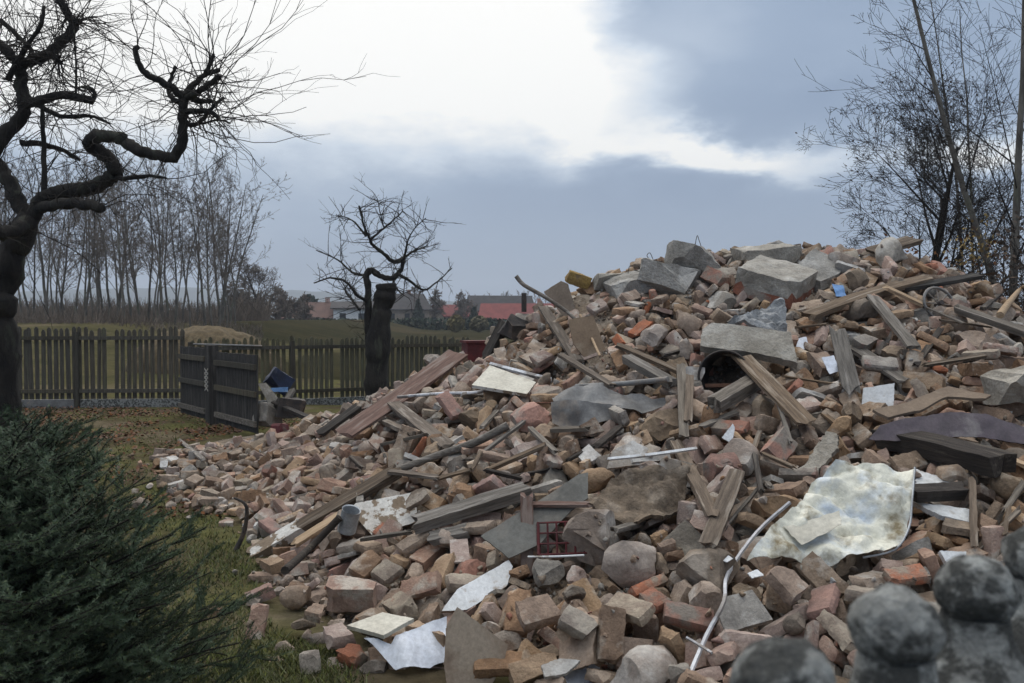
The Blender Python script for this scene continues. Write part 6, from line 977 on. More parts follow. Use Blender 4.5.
33,133,648,96,61,-23,-30,16,32,-326,1016,2,2,0,-78,15,26,160,571,66,-13,-30,-72,12,20,-123,684,24,-2,-10,-59,16,11,96,513,27,83,30,-45,18,13,-36,552,18,1,34,30,18,9,117,426,18,-40,28,50,18,7,280,955,230,-83,51,5,20,
13,130,1008,220,7,63,-9,20,24,417,866,204,23,38,88,9,24,220,810,174,-46,-52,-7,8,7,250,680,115,39,0,-69,20,37,-139,1005,81,2,-12,-98,20,13,-66,844,74,67,30,-51,16,12,-56,758,72,93,7,-12,13,3,-392,1185,5,-5,-7,55,18,
21,-435,1158,3,-64,63,2,11,22,174,609,82,-18,-97,0,19,25,-252,982,24,26,5,9,9,23,-419,1113,2,-33,90,20,8,22,-414,1109,2,-22,-96,-6,9,23,-445,1080,1,82,31,20,5,17,-375,1015,3,-40,-46,59,12,2,-97,738,44,23,5,-12,18,
7,-138,754,27,-67,-71,-15,19,22,-222,817,11,24,-79,-29,6,36,190,567,62,-2,14,95,22,30,-146,574,3,94,-9,-30,6,12,203,995,235,-27,79,-27,14,1,255,922,221,80,-27,-10,20,27,365,890,206,32,-19,10,14,30,123,824,157,33,28,-82,19,
7,301,751,144,-88,-41,5,21,9,367,675,120,5,59,-3,20,34,202,684,111,11,51,-76,12,24,-227,1015,35,-27,62,42,13,28,-76,771,65,-34,80,-45,11,7,212,550,59,1,-5,99,19,29,-201,706,2,-48,-73,34,6,10,92,536,36,-4,19,31,20,
8,-53,595,25,18,-16,4,17,1,201,486,44,82,-38,-28,20,25,-43,523,12,44,27,-63,9,21,148,446,35,-47,48,-38,8,12,541,962,180,30,8,-94,18,31,247,837,174,65,-17,-40,16,33,214,782,155,-9,92,34,17,13,44,624,55,-71,-31,60,15,
9,85,461,14,70,22,-41,13,20,227,426,25,-7,-13,-5,10,24,65,458,13,-42,68,-18,8,6,237,382,32,42,48,68,20,18,271,412,33,9,5,-44,21,11,203,482,48,-30,83,17,16,17,60,624,66,-11,56,-71,19,6,-138,891,56,4,-33,28,19,
22,-62,555,17,24,83,35,16,29,242,530,65,18,22,-30,12,14,80,712,104,42,47,26,16,20,54,632,75,-84,-51,-8,14,4,154,817,164,51,12,45,19,7,-84,792,72,-44,28,-44,19,15,195,628,89,85,16,47,20,7,-282,982,8,-11,-14,69,16,
14,301,869,205,-29,-36,84,17,7,358,832,186,15,-6,-98,20,6,319,770,157,11,17,-88,20,12,-106,1087,108,-12,64,-12,18,21,-23,854,115,86,-36,11,19,14,137,734,119,-63,-7,47,17,2,-29,809,93,-12,-13,-68,20,26,285,600,92,-1,33,-90,25,
11,101,627,78,-2,97,10,15,11,-219,844,5,-83,0,49,14,30,-164,577,2,-87,-16,-37,6,14,108,960,207,68,51,-37,13,1,249,910,210,23,11,-73,19,17,301,838,182,-9,-55,43,18,21,67,789,125,-31,5,44,12,2,-168,1084,79,-76,60,0,19,
26,3,804,105,4,9,89,13,2,343,637,110,-66,-72,-9,20,31,-279,1156,34,39,-21,-5,25,1,-39,724,70,-37,70,60,19,11,-434,1183,0,-5,77,-12,14,18,-25,706,69,24,-11,-19,18,22,170,565,65,42,-26,-81,18,3,-236,843,5,-67,72,-3,17,
36,-176,743,13,1,97,12,20,9,-115,660,17,-32,58,33,18,33,-221,754,2,2,0,-39,17,32,279,493,60,-3,26,93,20,21,30,489,24,-74,-54,-25,7,29,285,1009,252,-70,33,-46,10,13,331,990,238,-59,-44,65,17,8,324,840,188,3,50,-78,20,
1,395,860,198,1,0,-89,20,12,308,829,181,37,29,9,13,22,247,825,178,-78,36,44,11,10,237,816,161,-69,-55,38,20,10,269,776,144,24,58,-2,19,36,-3,941,141,-16,10,45,22,31,55,859,141,-1,97,-11,15,31,67,797,126,34,-29,-64,11,
8,290,657,110,82,40,-25,19,19,-133,934,66,2,-41,33,17,11,-360,952,0,50,54,-57,11,16,-292,939,5,69,-69,-15,12,24,7,626,56,-11,-9,96,8,28,-317,887,2,-61,-15,13,8,12,-291,886,3,64,76,-2,14,33,253,553,66,-2,-15,83,23,
15,-216,772,5,85,29,-41,12,26,224,500,59,-52,-2,75,7,28,75,525,45,21,31,77,9,22,21,536,30,-17,-35,-14,12,15,119,497,39,-12,30,70,19,10,146,453,36,78,14,-36,18,22,96,431,22,6,-92,-25,8,3,243,1022,248,74,-42,-39,19,
29,274,1010,249,90,21,-7,10,36,381,912,223,6,9,-94,26,24,134,911,198,12,-3,-45,15,36,314,833,187,-5,-26,-90,17,4,125,910,192,5,-29,88,19,5,233,858,181,-9,-25,95,20,9,154,864,172,24,61,-12,14,21,380,779,170,-43,-71,-3,8,
33,138,802,155,42,-89,3,13,3,-64,1001,115,-89,37,16,19,14,286,703,131,62,40,-66,18,24,-100,1070,108,18,30,73,21,22,11,852,121,37,19,-38,17,14,106,773,125,0,-23,82,18,22,-120,1049,101,15,-24,-3,18,12,62,721,100,-59,-64,9,17,
30,-191,1056,60,-4,-45,-66,14,16,-261,1177,37,64,66,35,15,13,-111,879,66,-63,23,59,20,12,-327,1135,14,53,34,-34,9,7,-208,939,37,-20,3,-94,18,2,-154,882,49,2,-11,-52,19,6,-3,694,70,-85,-33,-30,19,9,-456,1134,-2,48,34,-72,11,
3,-53,734,58,-13,-10,90,20,14,4,638,55,87,12,23,14,29,-344,902,2,33,11,67,6,36,-124,717,30,27,-26,91,22,26,-20,632,52,40,71,-51,11,7,-166,766,16,-68,-72,-10,19,11,13,585,39,-1,42,47,15,31,82,557,52,52,-5,84,7,
10,163,540,46,44,69,-18,14,27,407,938,228,-87,-27,5,11,13,384,872,201,42,70,-22,19,15,184,925,208,-92,34,9,18,11,399,857,190,-95,20,6,14,11,420,836,182,-41,-6,79,19,13,372,796,168,45,62,-62,17,11,114,802,149,10,23,-83,16,
5,246,777,145,33,-13,-56,20,31,175,758,142,62,24,48,10,9,196,726,113,68,4,-72,20,21,272,696,127,-69,-67,-21,10,25,314,660,121,-33,-77,-4,7,15,-154,1022,79,-85,-40,0,15,10,-243,1151,39,-21,51,4,16,27,275,616,103,-48,-19,-8,7,
5,-277,1117,34,9,-38,30,17,14,-251,1072,31,-56,23,33,15,13,329,612,88,-67,-24,68,17,33,-402,1193,6,-2,26,-26,18,26,300,596,91,9,-54,-52,8,8,114,647,86,17,-49,-80,17,26,-427,1144,2,8,29,47,7,3,-75,785,60,-65,-68,9,20,
13,-284,1019,10,21,60,-69,13,12,-286,997,8,77,-11,3,12,20,227,578,75,-41,51,-69,17,31,-1,638,62,8,-93,9,7,24,-328,909,1,19,35,82,6,25,-233,858,6,2,32,42,8,29,137,576,68,72,23,61,12,12,91,590,57,17,27,-79,19,
26,79,560,50,4,79,-41,11,27,73,427,20,1,44,56,9,21,213,989,235,-3,17,-59,22,20,132,979,219,67,71,12,10,15,104,1012,219,11,-16,-44,16,21,116,951,210,-51,38,-35,12,35,186,852,183,29,-26,6,13,34,285,778,166,36,-9,90,15,
24,156,773,140,17,-95,-2,8,13,27,828,116,47,30,-64,18,20,223,710,118,19,39,-74,25,26,352,690,120,37,70,41,10,29,102,747,114,38,-17,-57,8,21,146,711,112,38,85,-33,29,8,-91,914,93,30,-48,-5,19,25,292,594,102,-4,5,-8,10,
18,-198,984,42,-3,-27,2,18,32,-214,993,44,23,1,-83,20,14,-388,1169,3,-6,72,9,14,11,105,577,53,1,-9,57,18,1,283,507,55,19,-6,-41,20,29,235,489,55,42,-23,12,8,27,153,442,36,11,1,96,7,20,-101,526,2,-93,-33,-8,7,
1,221,436,29,14,9,-94,19,30,59,466,16,29,-3,66,10,33,192,439,25,2,2,-35,19,9,58,459,6,-52,9,67,15,4,176,332,16,-1,-21,14,20,0,161,316,7,29,61,65,20,26,430,602,99,-77,-25,-52,29,36,56,357,3,-1,0,92,25,2,127,340,9,-81,-2,-12,19,
37,308,411,26,-94,24,12,23,1,207,326,7,90,38,12,19,4,36,350,4,0,0,-44,20,6,294,428,38,-7,-91,27,20,25,325,440,38,52,52,-23,20,28,154,345,20,-3,-33,-82,22,16,351,548,83,8,0,32,21,8,284,462,45,-27,31,52,21,
17,-108,797,53,-22,-36,30,18,9,-65,541,5,25,69,-34,20,6,304,473,57,6,17,84,20,27,-19,918,132,29,-84,0,18,20,6,568,42,-26,6,-30,14,2,195,516,49,16,15,-93,20,11,-132,633,4,6,45,-24,15,0,160,480,38,-43,-40,-32,19,
30,369,782,164,40,8,-10,23,7,148,581,67,13,-13,70,19,14,82,592,59,16,6,-22,19,8,175,515,51,-43,5,86,15,0,166,815,158,4,-6,-76,20,11,204,782,149,20,62,17,18,30,11,778,101,-3,-51,-34,10,2,-47,829,86,86,13,2,20,
11,-244,824,0,-65,41,41,13,9,199,401,15,-12,53,13,19,16,111,316,6,-49,53,-48,18,5,147,928,207,-6,-7,73,19,36,94,883,172,-8,-9,-18,13,27,225,812,164,52,-73,16,20,15,158,697,126,78,47,7,13,27,160,680,117,40,6,90,8,
31,124,690,110,37,22,-80,12,17,-287,1028,14,14,-9,-78,13,34,-274,850,1,0,1,98,15,9,64,550,37,-45,18,83,20,30,301,998,250,63,-26,54,16,14,340,952,230,54,52,-36,20,9,142,991,218,-67,-10,71,16,3,370,909,215,16,17,88,19,
11,206,906,203,-68,-5,60,13,19,332,871,196,-49,-35,19,22,12,188,882,188,9,4,9,18,6,80,880,162,11,-28,49,19,23,401,769,162,37,35,-47,18,12,96,750,116,82,-50,-22,16,17,-179,1086,72,39,87,26,15,7,148,688,101,4,12,-82,19,
7,-41,776,74,89,41,2,19,27,253,614,92,47,11,80,15,30,-106,832,58,2,-77,41,10,20,62,635,79,38,48,-57,8,13,-405,1115,-2,-64,5,68,15,11,-294,962,1,31,62,-30,14,15,19,633,59,-50,-14,-15,14,11,74,558,45,26,-6,-41,15,
23,127,440,22,42,26,-57,13,28,338,1026,254,9,62,-23,16,12,196,1055,245,-47,-13,67,18,2,386,984,243,6,15,-97,20,15,424,922,219,50,76,-16,13,15,445,912,208,-36,-88,26,15,7,199,911,210,-9,32,-81,20,10,470,926,202,25,86,1,13,
18,64,1098,195,-31,91,-6,21,37,172,867,180,-33,-90,26,17,34,264,805,167,6,-38,12,24,13,-27,1047,142,60,-13,-78,20,8,370,735,149,33,-23,-53,16,31,422,725,140,36,-16,24,27,3,-21,974,137,26,-7,-93,20,31,240,745,141,3,-69,34,8,
10,177,754,133,33,68,-64,16,21,-96,1007,109,-7,68,69,18,0,-94,1001,104,-34,-18,-13,19,15,-103,976,96,-44,-42,7,20,14,-89,900,93,-13,43,-16,13,17,-213,1129,63,53,6,58,16,13,-9,804,94,24,47,-64,17,2,13,788,98,31,-16,-24,21,
30,-18,767,80,-9,19,30,15,14,354,628,100,-52,2,66,13,6,-315,1157,23,5,-12,84,17,29,-168,930,46,44,-19,-50,18,30,75,666,85,76,-41,5,9,15,-307,1110,21,6,-8,26,14,6,-415,1180,6,2,-1,73,16,10,-276,1065,19,-81,5,52,11,
0,-140,850,55,-28,90,0,19,34,133,626,76,-12,-41,53,25,13,-297,1050,6,41,57,-48,14,1,-302,1034,9,11,-3,-95,17,13,-118,809,40,-30,27,14,17,11,-306,877,0,-77,10,57,13,23,-207,774,9,52,-23,-35,24,21,112,551,48,76,-10,23,21,
29,-139,665,18,80,49,-12,10,9,82,507,26,34,76,-16,19,30,100,454,21,32,9,-87,13,12,355,1007,250,67,30,-52,16,8,332,1038,253,-57,-26,77,16,11,199,1038,242,53,50,-65,12,15,444,928,217,10,12,16,15,25,498,970,212,24,81,-6,8,
6,121,963,213,-12,-15,95,20,1,135,944,211,19,-1,49,20,1,206,905,199,-89,-37,-6,20,24,214,874,188,73,-50,-44,8,13,136,886,176,46,69,-44,15,33,435,830,177,37,-81,-41,26,27,43,1028,178,51,70,46,8,6,414,818,174,7,-85,48,20,
14,247,812,171,19,33,-91,13,8,194,820,167,5,-17,-9,20,31,-24,1032,148,46,-52,70,15,14,-31,1028,136,40,55,-21,19,9,-11,950,136,60,-12,-78,18,2,287,758,149,-8,-17,-27,20,15,-50,970,122,81,-14,-52,14,15,142,767,137,-13,-94,-27,21,
22,238,752,142,48,-38,-34,8,14,55,820,130,-27,12,-49,14,14,84,800,136,-3,-32,85,13,9,220,737,121,12,51,18,20,24,345,699,132,-17,48,85,7,8,-118,1067,95,-30,24,23,19,5,38,792,117,16,-21,-18,19,10,-87,950,92,-69,27,38,19,
33,-7,819,108,93,4,-2,15,5,-179,1110,71,18,27,71,19,13,210,702,102,59,52,-60,16,27,-27,786,97,11,-11,43,7,9,-177,1006,62,9,42,-5,14,6,237,677,102,19,1,-47,19,11,170,686,97,86,46,-17,21,4,-225,1089,49,15,16,-96,18,
29,-66,837,81,9,-28,-50,7,5,-1,751,81,-5,-16,59,20,28,341,612,98,-57,-35,-72,16,23,-144,930,56,-42,56,-60,16,12,-116,876,64,-3,-11,-97,14,11,-150,918,50,-90,-19,35,15,21,-160,920,54,20,47,74,6,25,-153,940,51,47,85,-7,13,
9,-287,1090,17,16,57,-11,14,31,-441,1178,2,27,15,50,6,22,141,634,78,15,64,68,9,22,-77,767,59,-71,57,-36,9,36,-371,1084,2,-2,-2,32,15,20,-409,1043,1,-8,6,-64,4,23,-338,1023,2,-72,21,16,8,24,-321,1003,2,38,-8,-10,9,
9,-26,671,59,43,51,-12,15,35,-44,703,54,1,16,-91,23,28,97,582,59,59,-38,18,7,22,180,534,64,14,68,-2,8,21,-227,768,2,-14,26,-18,6,15,-196,729,2,1,0,94,11,6,-104,626,20,93,-30,12,19,24,14,558,33,51,-6,14,17,25,186,504,50,-6,11,-91,8,
13,29,535,30,-78,-6,60,15,27,94,523,35,58,-26,34,17,13,255,478,38,-57,10,62,17,20,-132,613,3,69,46,22,7,16,148,1015,234,-52,-34,48,17,13,434,938,217,19,78,-15,18,25,143,1001,227,6,27,44,12,9,456,955,219,37,65,-52,13,
2,160,954,216,-95,-21,-16,19,36,113,997,220,23,94,10,17,31,258,912,218,33,19,-8,13,0,293,918,214,6,-17,81,20,13,383,915,210,-66,-30,65,15,2,237,927,209,14,7,-40,20,12,337,888,208,-6,80,-29,21,23,390,874,201,-62,-68,-23,16,
10,191,903,196,28,46,-6,18,9,150,887,177,21,57,-8,16,30,15,1046,174,23,-26,2,24,32,36,986,167,1,-36,20,17,25,468,846,167,-2,-5,-93,9,25,173,835,166,71,-2,33,14,10,460,835,161,4,89,13,13,7,463,811,160,31,-14,92,19,
14,307,774,156,72,1,-65,18,24,106,860,167,28,88,-27,8,24,165,819,163,22,3,-78,7,24,373,766,156,59,-3,-69,16,13,189,793,145,-78,-24,51,16,11,309,727,144,26,51,12,15,13,37,860,132,-16,56,16,20,8,300,771,147,18,-5,-49,18,
11,114,778,137,-17,66,-23,20,22,-27,923,122,19,57,75,13,30,220,714,130,-69,-35,-42,9,33,235,742,132,11,20,-90,22,8,196,739,124,22,-9,18,16,15,244,724,127,12,20,-96,20,22,-81,953,102,66,68,23,12,15,-149,1074,84,-30,11,65,18,
7,-37,871,111,10,95,25,20,29,367,663,119,-61,12,-72,8,20,-39,843,97,9,-36,30,9,3,218,681,102,14,6,-47,19,7,-18,802,90,9,-33,-30,19,12,-254,1158,35,-20,42,57,17,30,83,685,96,13,36,72,14,5,209,658,95,11,3,-87,19,
17,-179,986,54,-23,62,72,16,34,-136,911,57,65,44,39,23,8,334,628,97,7,-14,27,14,11,-124,868,52,23,-1,-59,14,13,-336,1147,9,-71,6,57,12,10,51,678,80,82,33,-40,14,28,74,664,80,9,68,-64,9,21,72,648,81,23,15,87,8,
22,-428,1124,2,43,-74,-49,6,12,-436,1116,2,-1,5,51,11,36,-350,1077,8,-2,-4,89,14,11,-129,819,38,64,36,-45,17,13,12,682,63,-53,25,46,16,2,-235,950,26,-26,92,-12,18,28,-364,1033,2,76,-54,9,5,34,0,670,66,26,-16,26,22,
10,-333,928,3,1,2,97,14,28,-293,930,4,10,27,-26,8,14,63,610,65,74,18,-62,14,31,-90,694,38,-27,-54,56,12,24,120,582,62,-5,-27,-90,9,24,195,586,65,27,48,20,11,8,-250,845,2,-70,40,38,11,10,296,528,62,32,25,-2,18,
9,284,507,59,-27,69,5,18,13,-41,626,36,55,64,-4,16,8,-97,652,20,87,45,-16,15,27,251,503,58,52,37,64,17,8,162,523,45,-95,25,-10,18,22,-150,661,4,57,-12,51,6,15,19,550,37,5,54,59,18,13,34,537,22,-37,48,36,16,
25,251,458,44,4,-34,54,15,10,189,445,29,-42,16,79,18,29,16,501,19,44,-6,-24,9,27,153,429,27,73,20,-35,18,20,340,387,23,-12,-55,79,18,10,270,409,40,-71,15,58,18,3,199,341,15,-76,-62,6,20,5,10,344,4,-57,81,-1,19,
4,292,466,52,-62,-52,48,19,26,307,503,62,51,-9,-78,21,11,257,389,18,6,73,-5,20,0,184,332,11,16,-16,-62,20,30,386,540,76,26,-89,27,23,3,311,459,46,25,4,79,19,3,211,363,18,-5,-57,80,19,25,418,680,129,19,-37,67,26,
14,251,391,31,-43,74,42,14,16,-305,488,6,-1,0,61,15,22,259,427,44,20,-91,-34,16,14,153,334,3,-50,55,40,19,22,385,515,69,19,25,-91,20,14,99,364,13,47,75,-26,21,11,257,417,38,-87,-20,43,18,31,320,504,72,30,-5,78,14,
5,325,454,47,-87,-29,17,20,2,274,432,45,2,9,69,19,24,53,372,7,-2,88,42,19,0,112,346,11,62,23,55,19,32,128,322,3,-97,-20,1,21,22,418,704,140,84,-19,-9,24,11,376,612,108,-25,65,10,20,7,365,601,104,-25,-57,71,20,
13,347,546,88,33,60,-55,21,20,234,356,16,-5,51,-69,16,10,90,354,2,56,12,-80,19,5,467,762,155,43,-13,19,19,6,92,368,10,2,-97,-16,20,2,341,510,71,-9,16,-95,20,10,105,355,1,5,75,-6,20,32,192,333,6,8,8,-93,22,
12,401,595,89,65,19,-69,21,5,393,661,124,-23,6,46,19,2,449,653,118,12,73,-60,19,30,313,386,23,-6,99,-2,13,28,91,366,19,87,-45,-14,15,14,142,359,9,-24,61,42,18,29,334,540,80,76,-35,-19,18,4,398,616,112,5,15,-1,19,
13,330,502,72,-16,52,20,18,37,78,350,8,18,-29,-88,20,7,404,648,124,22,2,58,21,30,83,348,4,18,10,-73,13,13,249,407,25,-16,76,-2,20,28,412,540,75,-54,11,21,18,31,361,472,48,-47,-84,11,14,3,243,381,20,14,9,-37,19,
2,144,347,8,-98,12,9,19,28,337,551,89,-57,62,-12,16,14,310,481,60,21,28,86,19,10,65,386,6,-47,52,59,16,8,222,335,8,10,8,-55,15,16,520,795,164,-89,-40,4,21,36,455,704,134,17,56,35,24,33,434,640,110,-91,31,18,26,
12,335,501,62,13,-9,75,16,14,103,329,3,1,1,-2,13,37,412,590,91,32,-33,65,15,31,288,388,22,11,-16,2,11,14,272,400,40,-77,-9,62,14,35,287,411,29,-82,39,36,13,31,16,375,4,-42,-85,20,12,0,524,789,145,20,-28,88,20,
1,474,697,127,17,-5,23,20,2,499,831,166,16,22,-39,20,24,291,445,40,39,-12,-48,19,5,367,564,84,26,-5,-54,20,29,267,450,44,40,-52,56,13,5,348,559,90,55,62,-29,20,8,319,506,63,10,9,-97,20,10,237,374,17,13,-3,55,17,
28,212,344,13,-81,-10,-38,12,8,71,363,4,1,32,-90,13,10,274,451,39,13,81,-8,17,23,141,333,4,-18,-10,78,16,26,399,631,116,-61,30,-37,18,12,376,577,86,43,84,-29,18,21,294,451,47,-39,27,32,9,15,300,454,41,7,6,-69,18,
15,83,378,11,13,-60,77,18,27,377,613,103,85,-10,4,30,36,240,399,31,68,55,-37,16,13,-280,492,-2,41,48,-66,15,16,523,832,164,22,34,-57,20,32,486,740,133,79,25,-2,24,7,505,731,129,37,89,-20,20,14,367,591,94,59,70,-37,19,
0,536,748,118,-23,-50,-83,20,35,446,618,96,-30,-90,-19,25,28,170,368,23,-15,21,-86,11,5,163,358,16,11,9,-98,20,31,130,330,8,22,-96,9,9,8,525,735,114,-11,17,-95,21,1,459,648,107,2,-25,-95,20,28,247,413,40,33,41,-84,9,
13,40,395,5,58,27,-75,14,32,45,382,6,-2,-24,-3,14,34,165,337,7,-75,59,22,20,31,102,341,3,17,26,81,10,2,442,691,127,-13,-17,14,20,25,213,353,13,-23,18,89,12,12,74,374,4,5,-4,-53,17,10,-256,438,0,59,49,-54,10,
2,524,853,175,-9,23,-91,19,26,496,662,101,84,-33,-12,13,12,337,522,76,27,91,-12,20,32,340,514,65,13,12,-43,20,10,49,398,4,97,19,-2,18,12,-270,474,2,15,59,0,11,1,455,737,142,-18,3,-90,20,22,326,518,76,-12,29,-63,16,
12,336,465,46,35,56,68,13,7,117,387,13,5,-1,-21,19,26,76,395,7,-25,-21,91,17,29,226,357,13,-55,66,-35,10,10,444,667,123,-51,43,54,15,31,506,726,120,41,-90,-7,20,20,306,485,60,-28,37,51,9,15,112,368,11,27,-30,-84,19,
7,576,851,141,-4,29,-44,20,14,428,710,138,32,52,-76,17,18,444,664,115,-5,17,-97,19,32,553,794,130,9,28,7,24,33,428,589,83,-43,-87,-5,15,29,317,495,63,57,-52,-40,11,31,359,532,71,36,-4,-66,12,35,384,530,68,10,2,-24,12,
7,428,696,135,0,-20,-40,20,11,398,653,113,-70,8,56,15,1,400,626,103,-10,-15,35,19,25,242,404,32,16,40,-51,10,29,262,403,26,39,-13,45,13,12,127,355,7,-79,-33,32,16,36,429,666,115,47,52,55,13,10,376,587,86,56,9,-81,17,
4,215,392,26,-20,-2,2,20,30,-132,374,2,3,20,5,7,24,508,810,158,45,47,64,16,29,444,759,151,-12,84,-46,21,2,488,701,118,-83,-51,11,20,31,410,621,99,-16,51,-78,17,11,390,583,81,47,75,-29,15,14,378,571,82,16,-12,70,20,
33,296,495,62,9,-52,63,18,14,271,460,45,53,-9,-17,20,9,63,367,-3,36,47,-57,16,3,163,360,10,-3,-13,89,19,3,232,324,14,-28,34,88,20,3,486,805,162,-50,-80,14,19,35,520,764,136,-61,-76,1,19,15,528,736,120,2,20,-59,13,
8,42,407,4,-15,28,27,14,21,205,356,15,57,8,-76,11,8,457,751,146,-47,-8,39,17,6,491,771,141,27,91,7,19,30,399,614,96,-90,37,13,12,25,213,410,29,-44,44,75,7,24,-67,707,58,19,2,46,17,8,-355,817,2,1,1,28,12,0,523,803,149,73,-2,-37,20,
18,601,896,140,-68,-49,21,21,28,469,756,144,-48,2,-6,18,15,575,835,130,17,97,9,19,15,432,686,131,15,-15,-90,16,27,437,590,84,82,40,20,11,25,-46,409,2,34,28,-22,7,30,239,352,10,9,15,29,7,14,502,791,143,-56,24,71,17,
21,479,765,142,-3,68,-12,24,9,286,481,38,-37,35,45,18,9,-85,511,-3,30,51,-51,16,8,411,696,131,42,78,-8,19,13,424,639,99,-23,44,19,18,12,377,600,92,-37,19,81,18,23,316,525,67,-48,-46,72,21,37,123,367,11,4,24,65,14,
25,173,319,4,-16,38,72,11,16,534,817,148,94,-13,-15,18,4,416,651,113,-9,-96,-14,19,20,459,658,110,-58,21,29,13,5,458,638,102,13,-97,-12,19,12,389,589,88,-33,5,91,15,27,289,424,32,-39,26,-62,11,10,245,395,20,67,49,-54,19,
1,58,388,4,2,-3,-74,19,27,229,334,8,30,88,-32,8,34,-116,806,54,30,-1,58,15,9,-386,905,-2,10,58,-28,11,13,509,840,158,-62,-41,64,20,17,590,924,160,18,2,6,19,6,478,785,154,-34,17,5,19,15,569,802,120,-27,-94,-6,19,
27,390,602,95,-39,-26,-79,10,13,346,566,87,53,57,-33,14,17,-5,1074,166,-49,41,-32,21,27,-492,1141,3,59,34,49,9,5,568,872,154,-77,40,20,19,21,503,777,141,-81,56,1,16,0,516,782,137,26,-12,91,20,14,433,685,118,48,85,-9,17,
21,366,531,68,27,-26,-75,7,0,-60,518,7,13,0,-66,18,25,256,399,30,14,-5,22,12,8,164,373,12,-40,57,31,15,26,244,360,12,-43,-80,-39,10,14,116,364,7,0,-12,95,16,26,175,328,4,17,13,30,10,13,361,1020,254,-57,17,75,15,
20,177,580,67,-7,-30,93,18,10,-30,539,18,-97,-17,10,18,1,530,873,176,-2,6,-25,20,14,512,822,153,34,82,-44,20,5,545,832,153,26,24,75,20,10,614,910,131,-32,69,44,20,1,626,923,130,-83,46,-12,20,11,635,904,116,40,63,-34,19,
12,430,646,107,-33,-92,-9,13,24,290,478,58,-27,16,-94,7,14,307,488,53,0,-27,65,13,29,291,419,26,-71,-23,3,12,4,243,342,10,-33,93,9,19,27,129,333,3,67,-11,5,10,
)
rr = random.Random(99)
PROTO = []
for i in range(N_PROTO):
    b = proto_bm(i); b.verts.ensure_lookup_table()
    bmesh.ops.triangulate(b, faces=b.faces[:]); PROTO.append((np.array([tuple(v.co) for v in b.verts]), np.array([[v.index for v in f.verts] for f in b.faces]))); b.free()
class Piece: pass
def mk_piece(k, loc, q, s):
    p = Piece(); p.k = k; p.loc = Vector(loc); p.q = q; p.s = s; p.M = Matrix.LocRotScale(p.loc, q, Vector((s, s, s))); p.px = pix(p.loc); p.hand = None; p.mat = None; p.V = None; return p
def pverts(p):
    if p.V is None: m = np.array(p.M); p.V = PROTO[p.k][0] @ m[:3,:3].T + m[:3,3]
    return p.V
PIECES = []
for i in range(0, len(RESTING), 8):
    k, x, y, z, b, c, d, s = RESTING[i:i+8]; b, c, d = b/99, c/99, d/99; q = Quaternion((math.sqrt(max(0, 1 - b*b - c*c - d*d)), b, c, d)); q.normalize()
    PIECES.append(mk_piece(k, (x/100, y/100, z/100), q, s/20))
# ---- the dirt and mortar bed under the loose pieces
bx = np.arange(-5.6, 8.6, .05); by = np.arange(2.3, 16.4, .05); BX, BY = np.meshgrid(bx, by)
HZ = np.concatenate([heap_z(c, r) for c, r in zip(np.array_split(BX.ravel(), 40), np.array_split(BY.ravel(), 40))])
nzv = np.array([noise.fractal(Vector((a*1.6, b*1.6, 3.1)), .6, 2.1, 3) * .07 + noise.fractal(Vector((a*7, b*7, 1)), .7, 2.1, 3) * .022 for a, b in zip(BX.ravel(), BY.ravel())])
EARTH = np.array([noise.noise(Vector((a*.9 + 3, b*1.1, 7))) for a, b in zip(BX.ravel(), BY.ravel())]); EARTH = EARTH + .45 * np.exp(-(((BX.ravel() - 1.15) / .6)**2 + ((BY.ravel() - 5.6) / .55)**2)); EARTH = ss(EARTH + .25 * ss(BX.ravel(), .6, 2.0) * ss(-BY.ravel(), -7.5, -6.2), .22, .5)   # patches where earth and mortar dust fill the gaps
wz = np.clip((HZ - .05) / .4, 0, 1); BZ = np.where(HZ < .02, -.05, np.maximum(HZ - BASE_DROP * (.62 - .4 * EARTH) + nzv * wz * (1 + .4 * EARTH), -.05)).reshape(BX.shape)
ii = np.arange(BX.size).reshape(BX.shape); BF = np.stack([ii[:-1,:-1], ii[:-1,1:], ii[1:,1:], ii[1:,:-1]], -1).reshape(-1, 4)
bedV = np.stack([BX.ravel(), BY.ravel(), BZ.ravel()], 1)
bed = np_mesh('dirt_mound', bedV, BF, 'dirt'); bed.data.shade_smooth(); tag(bed, kind='structure')
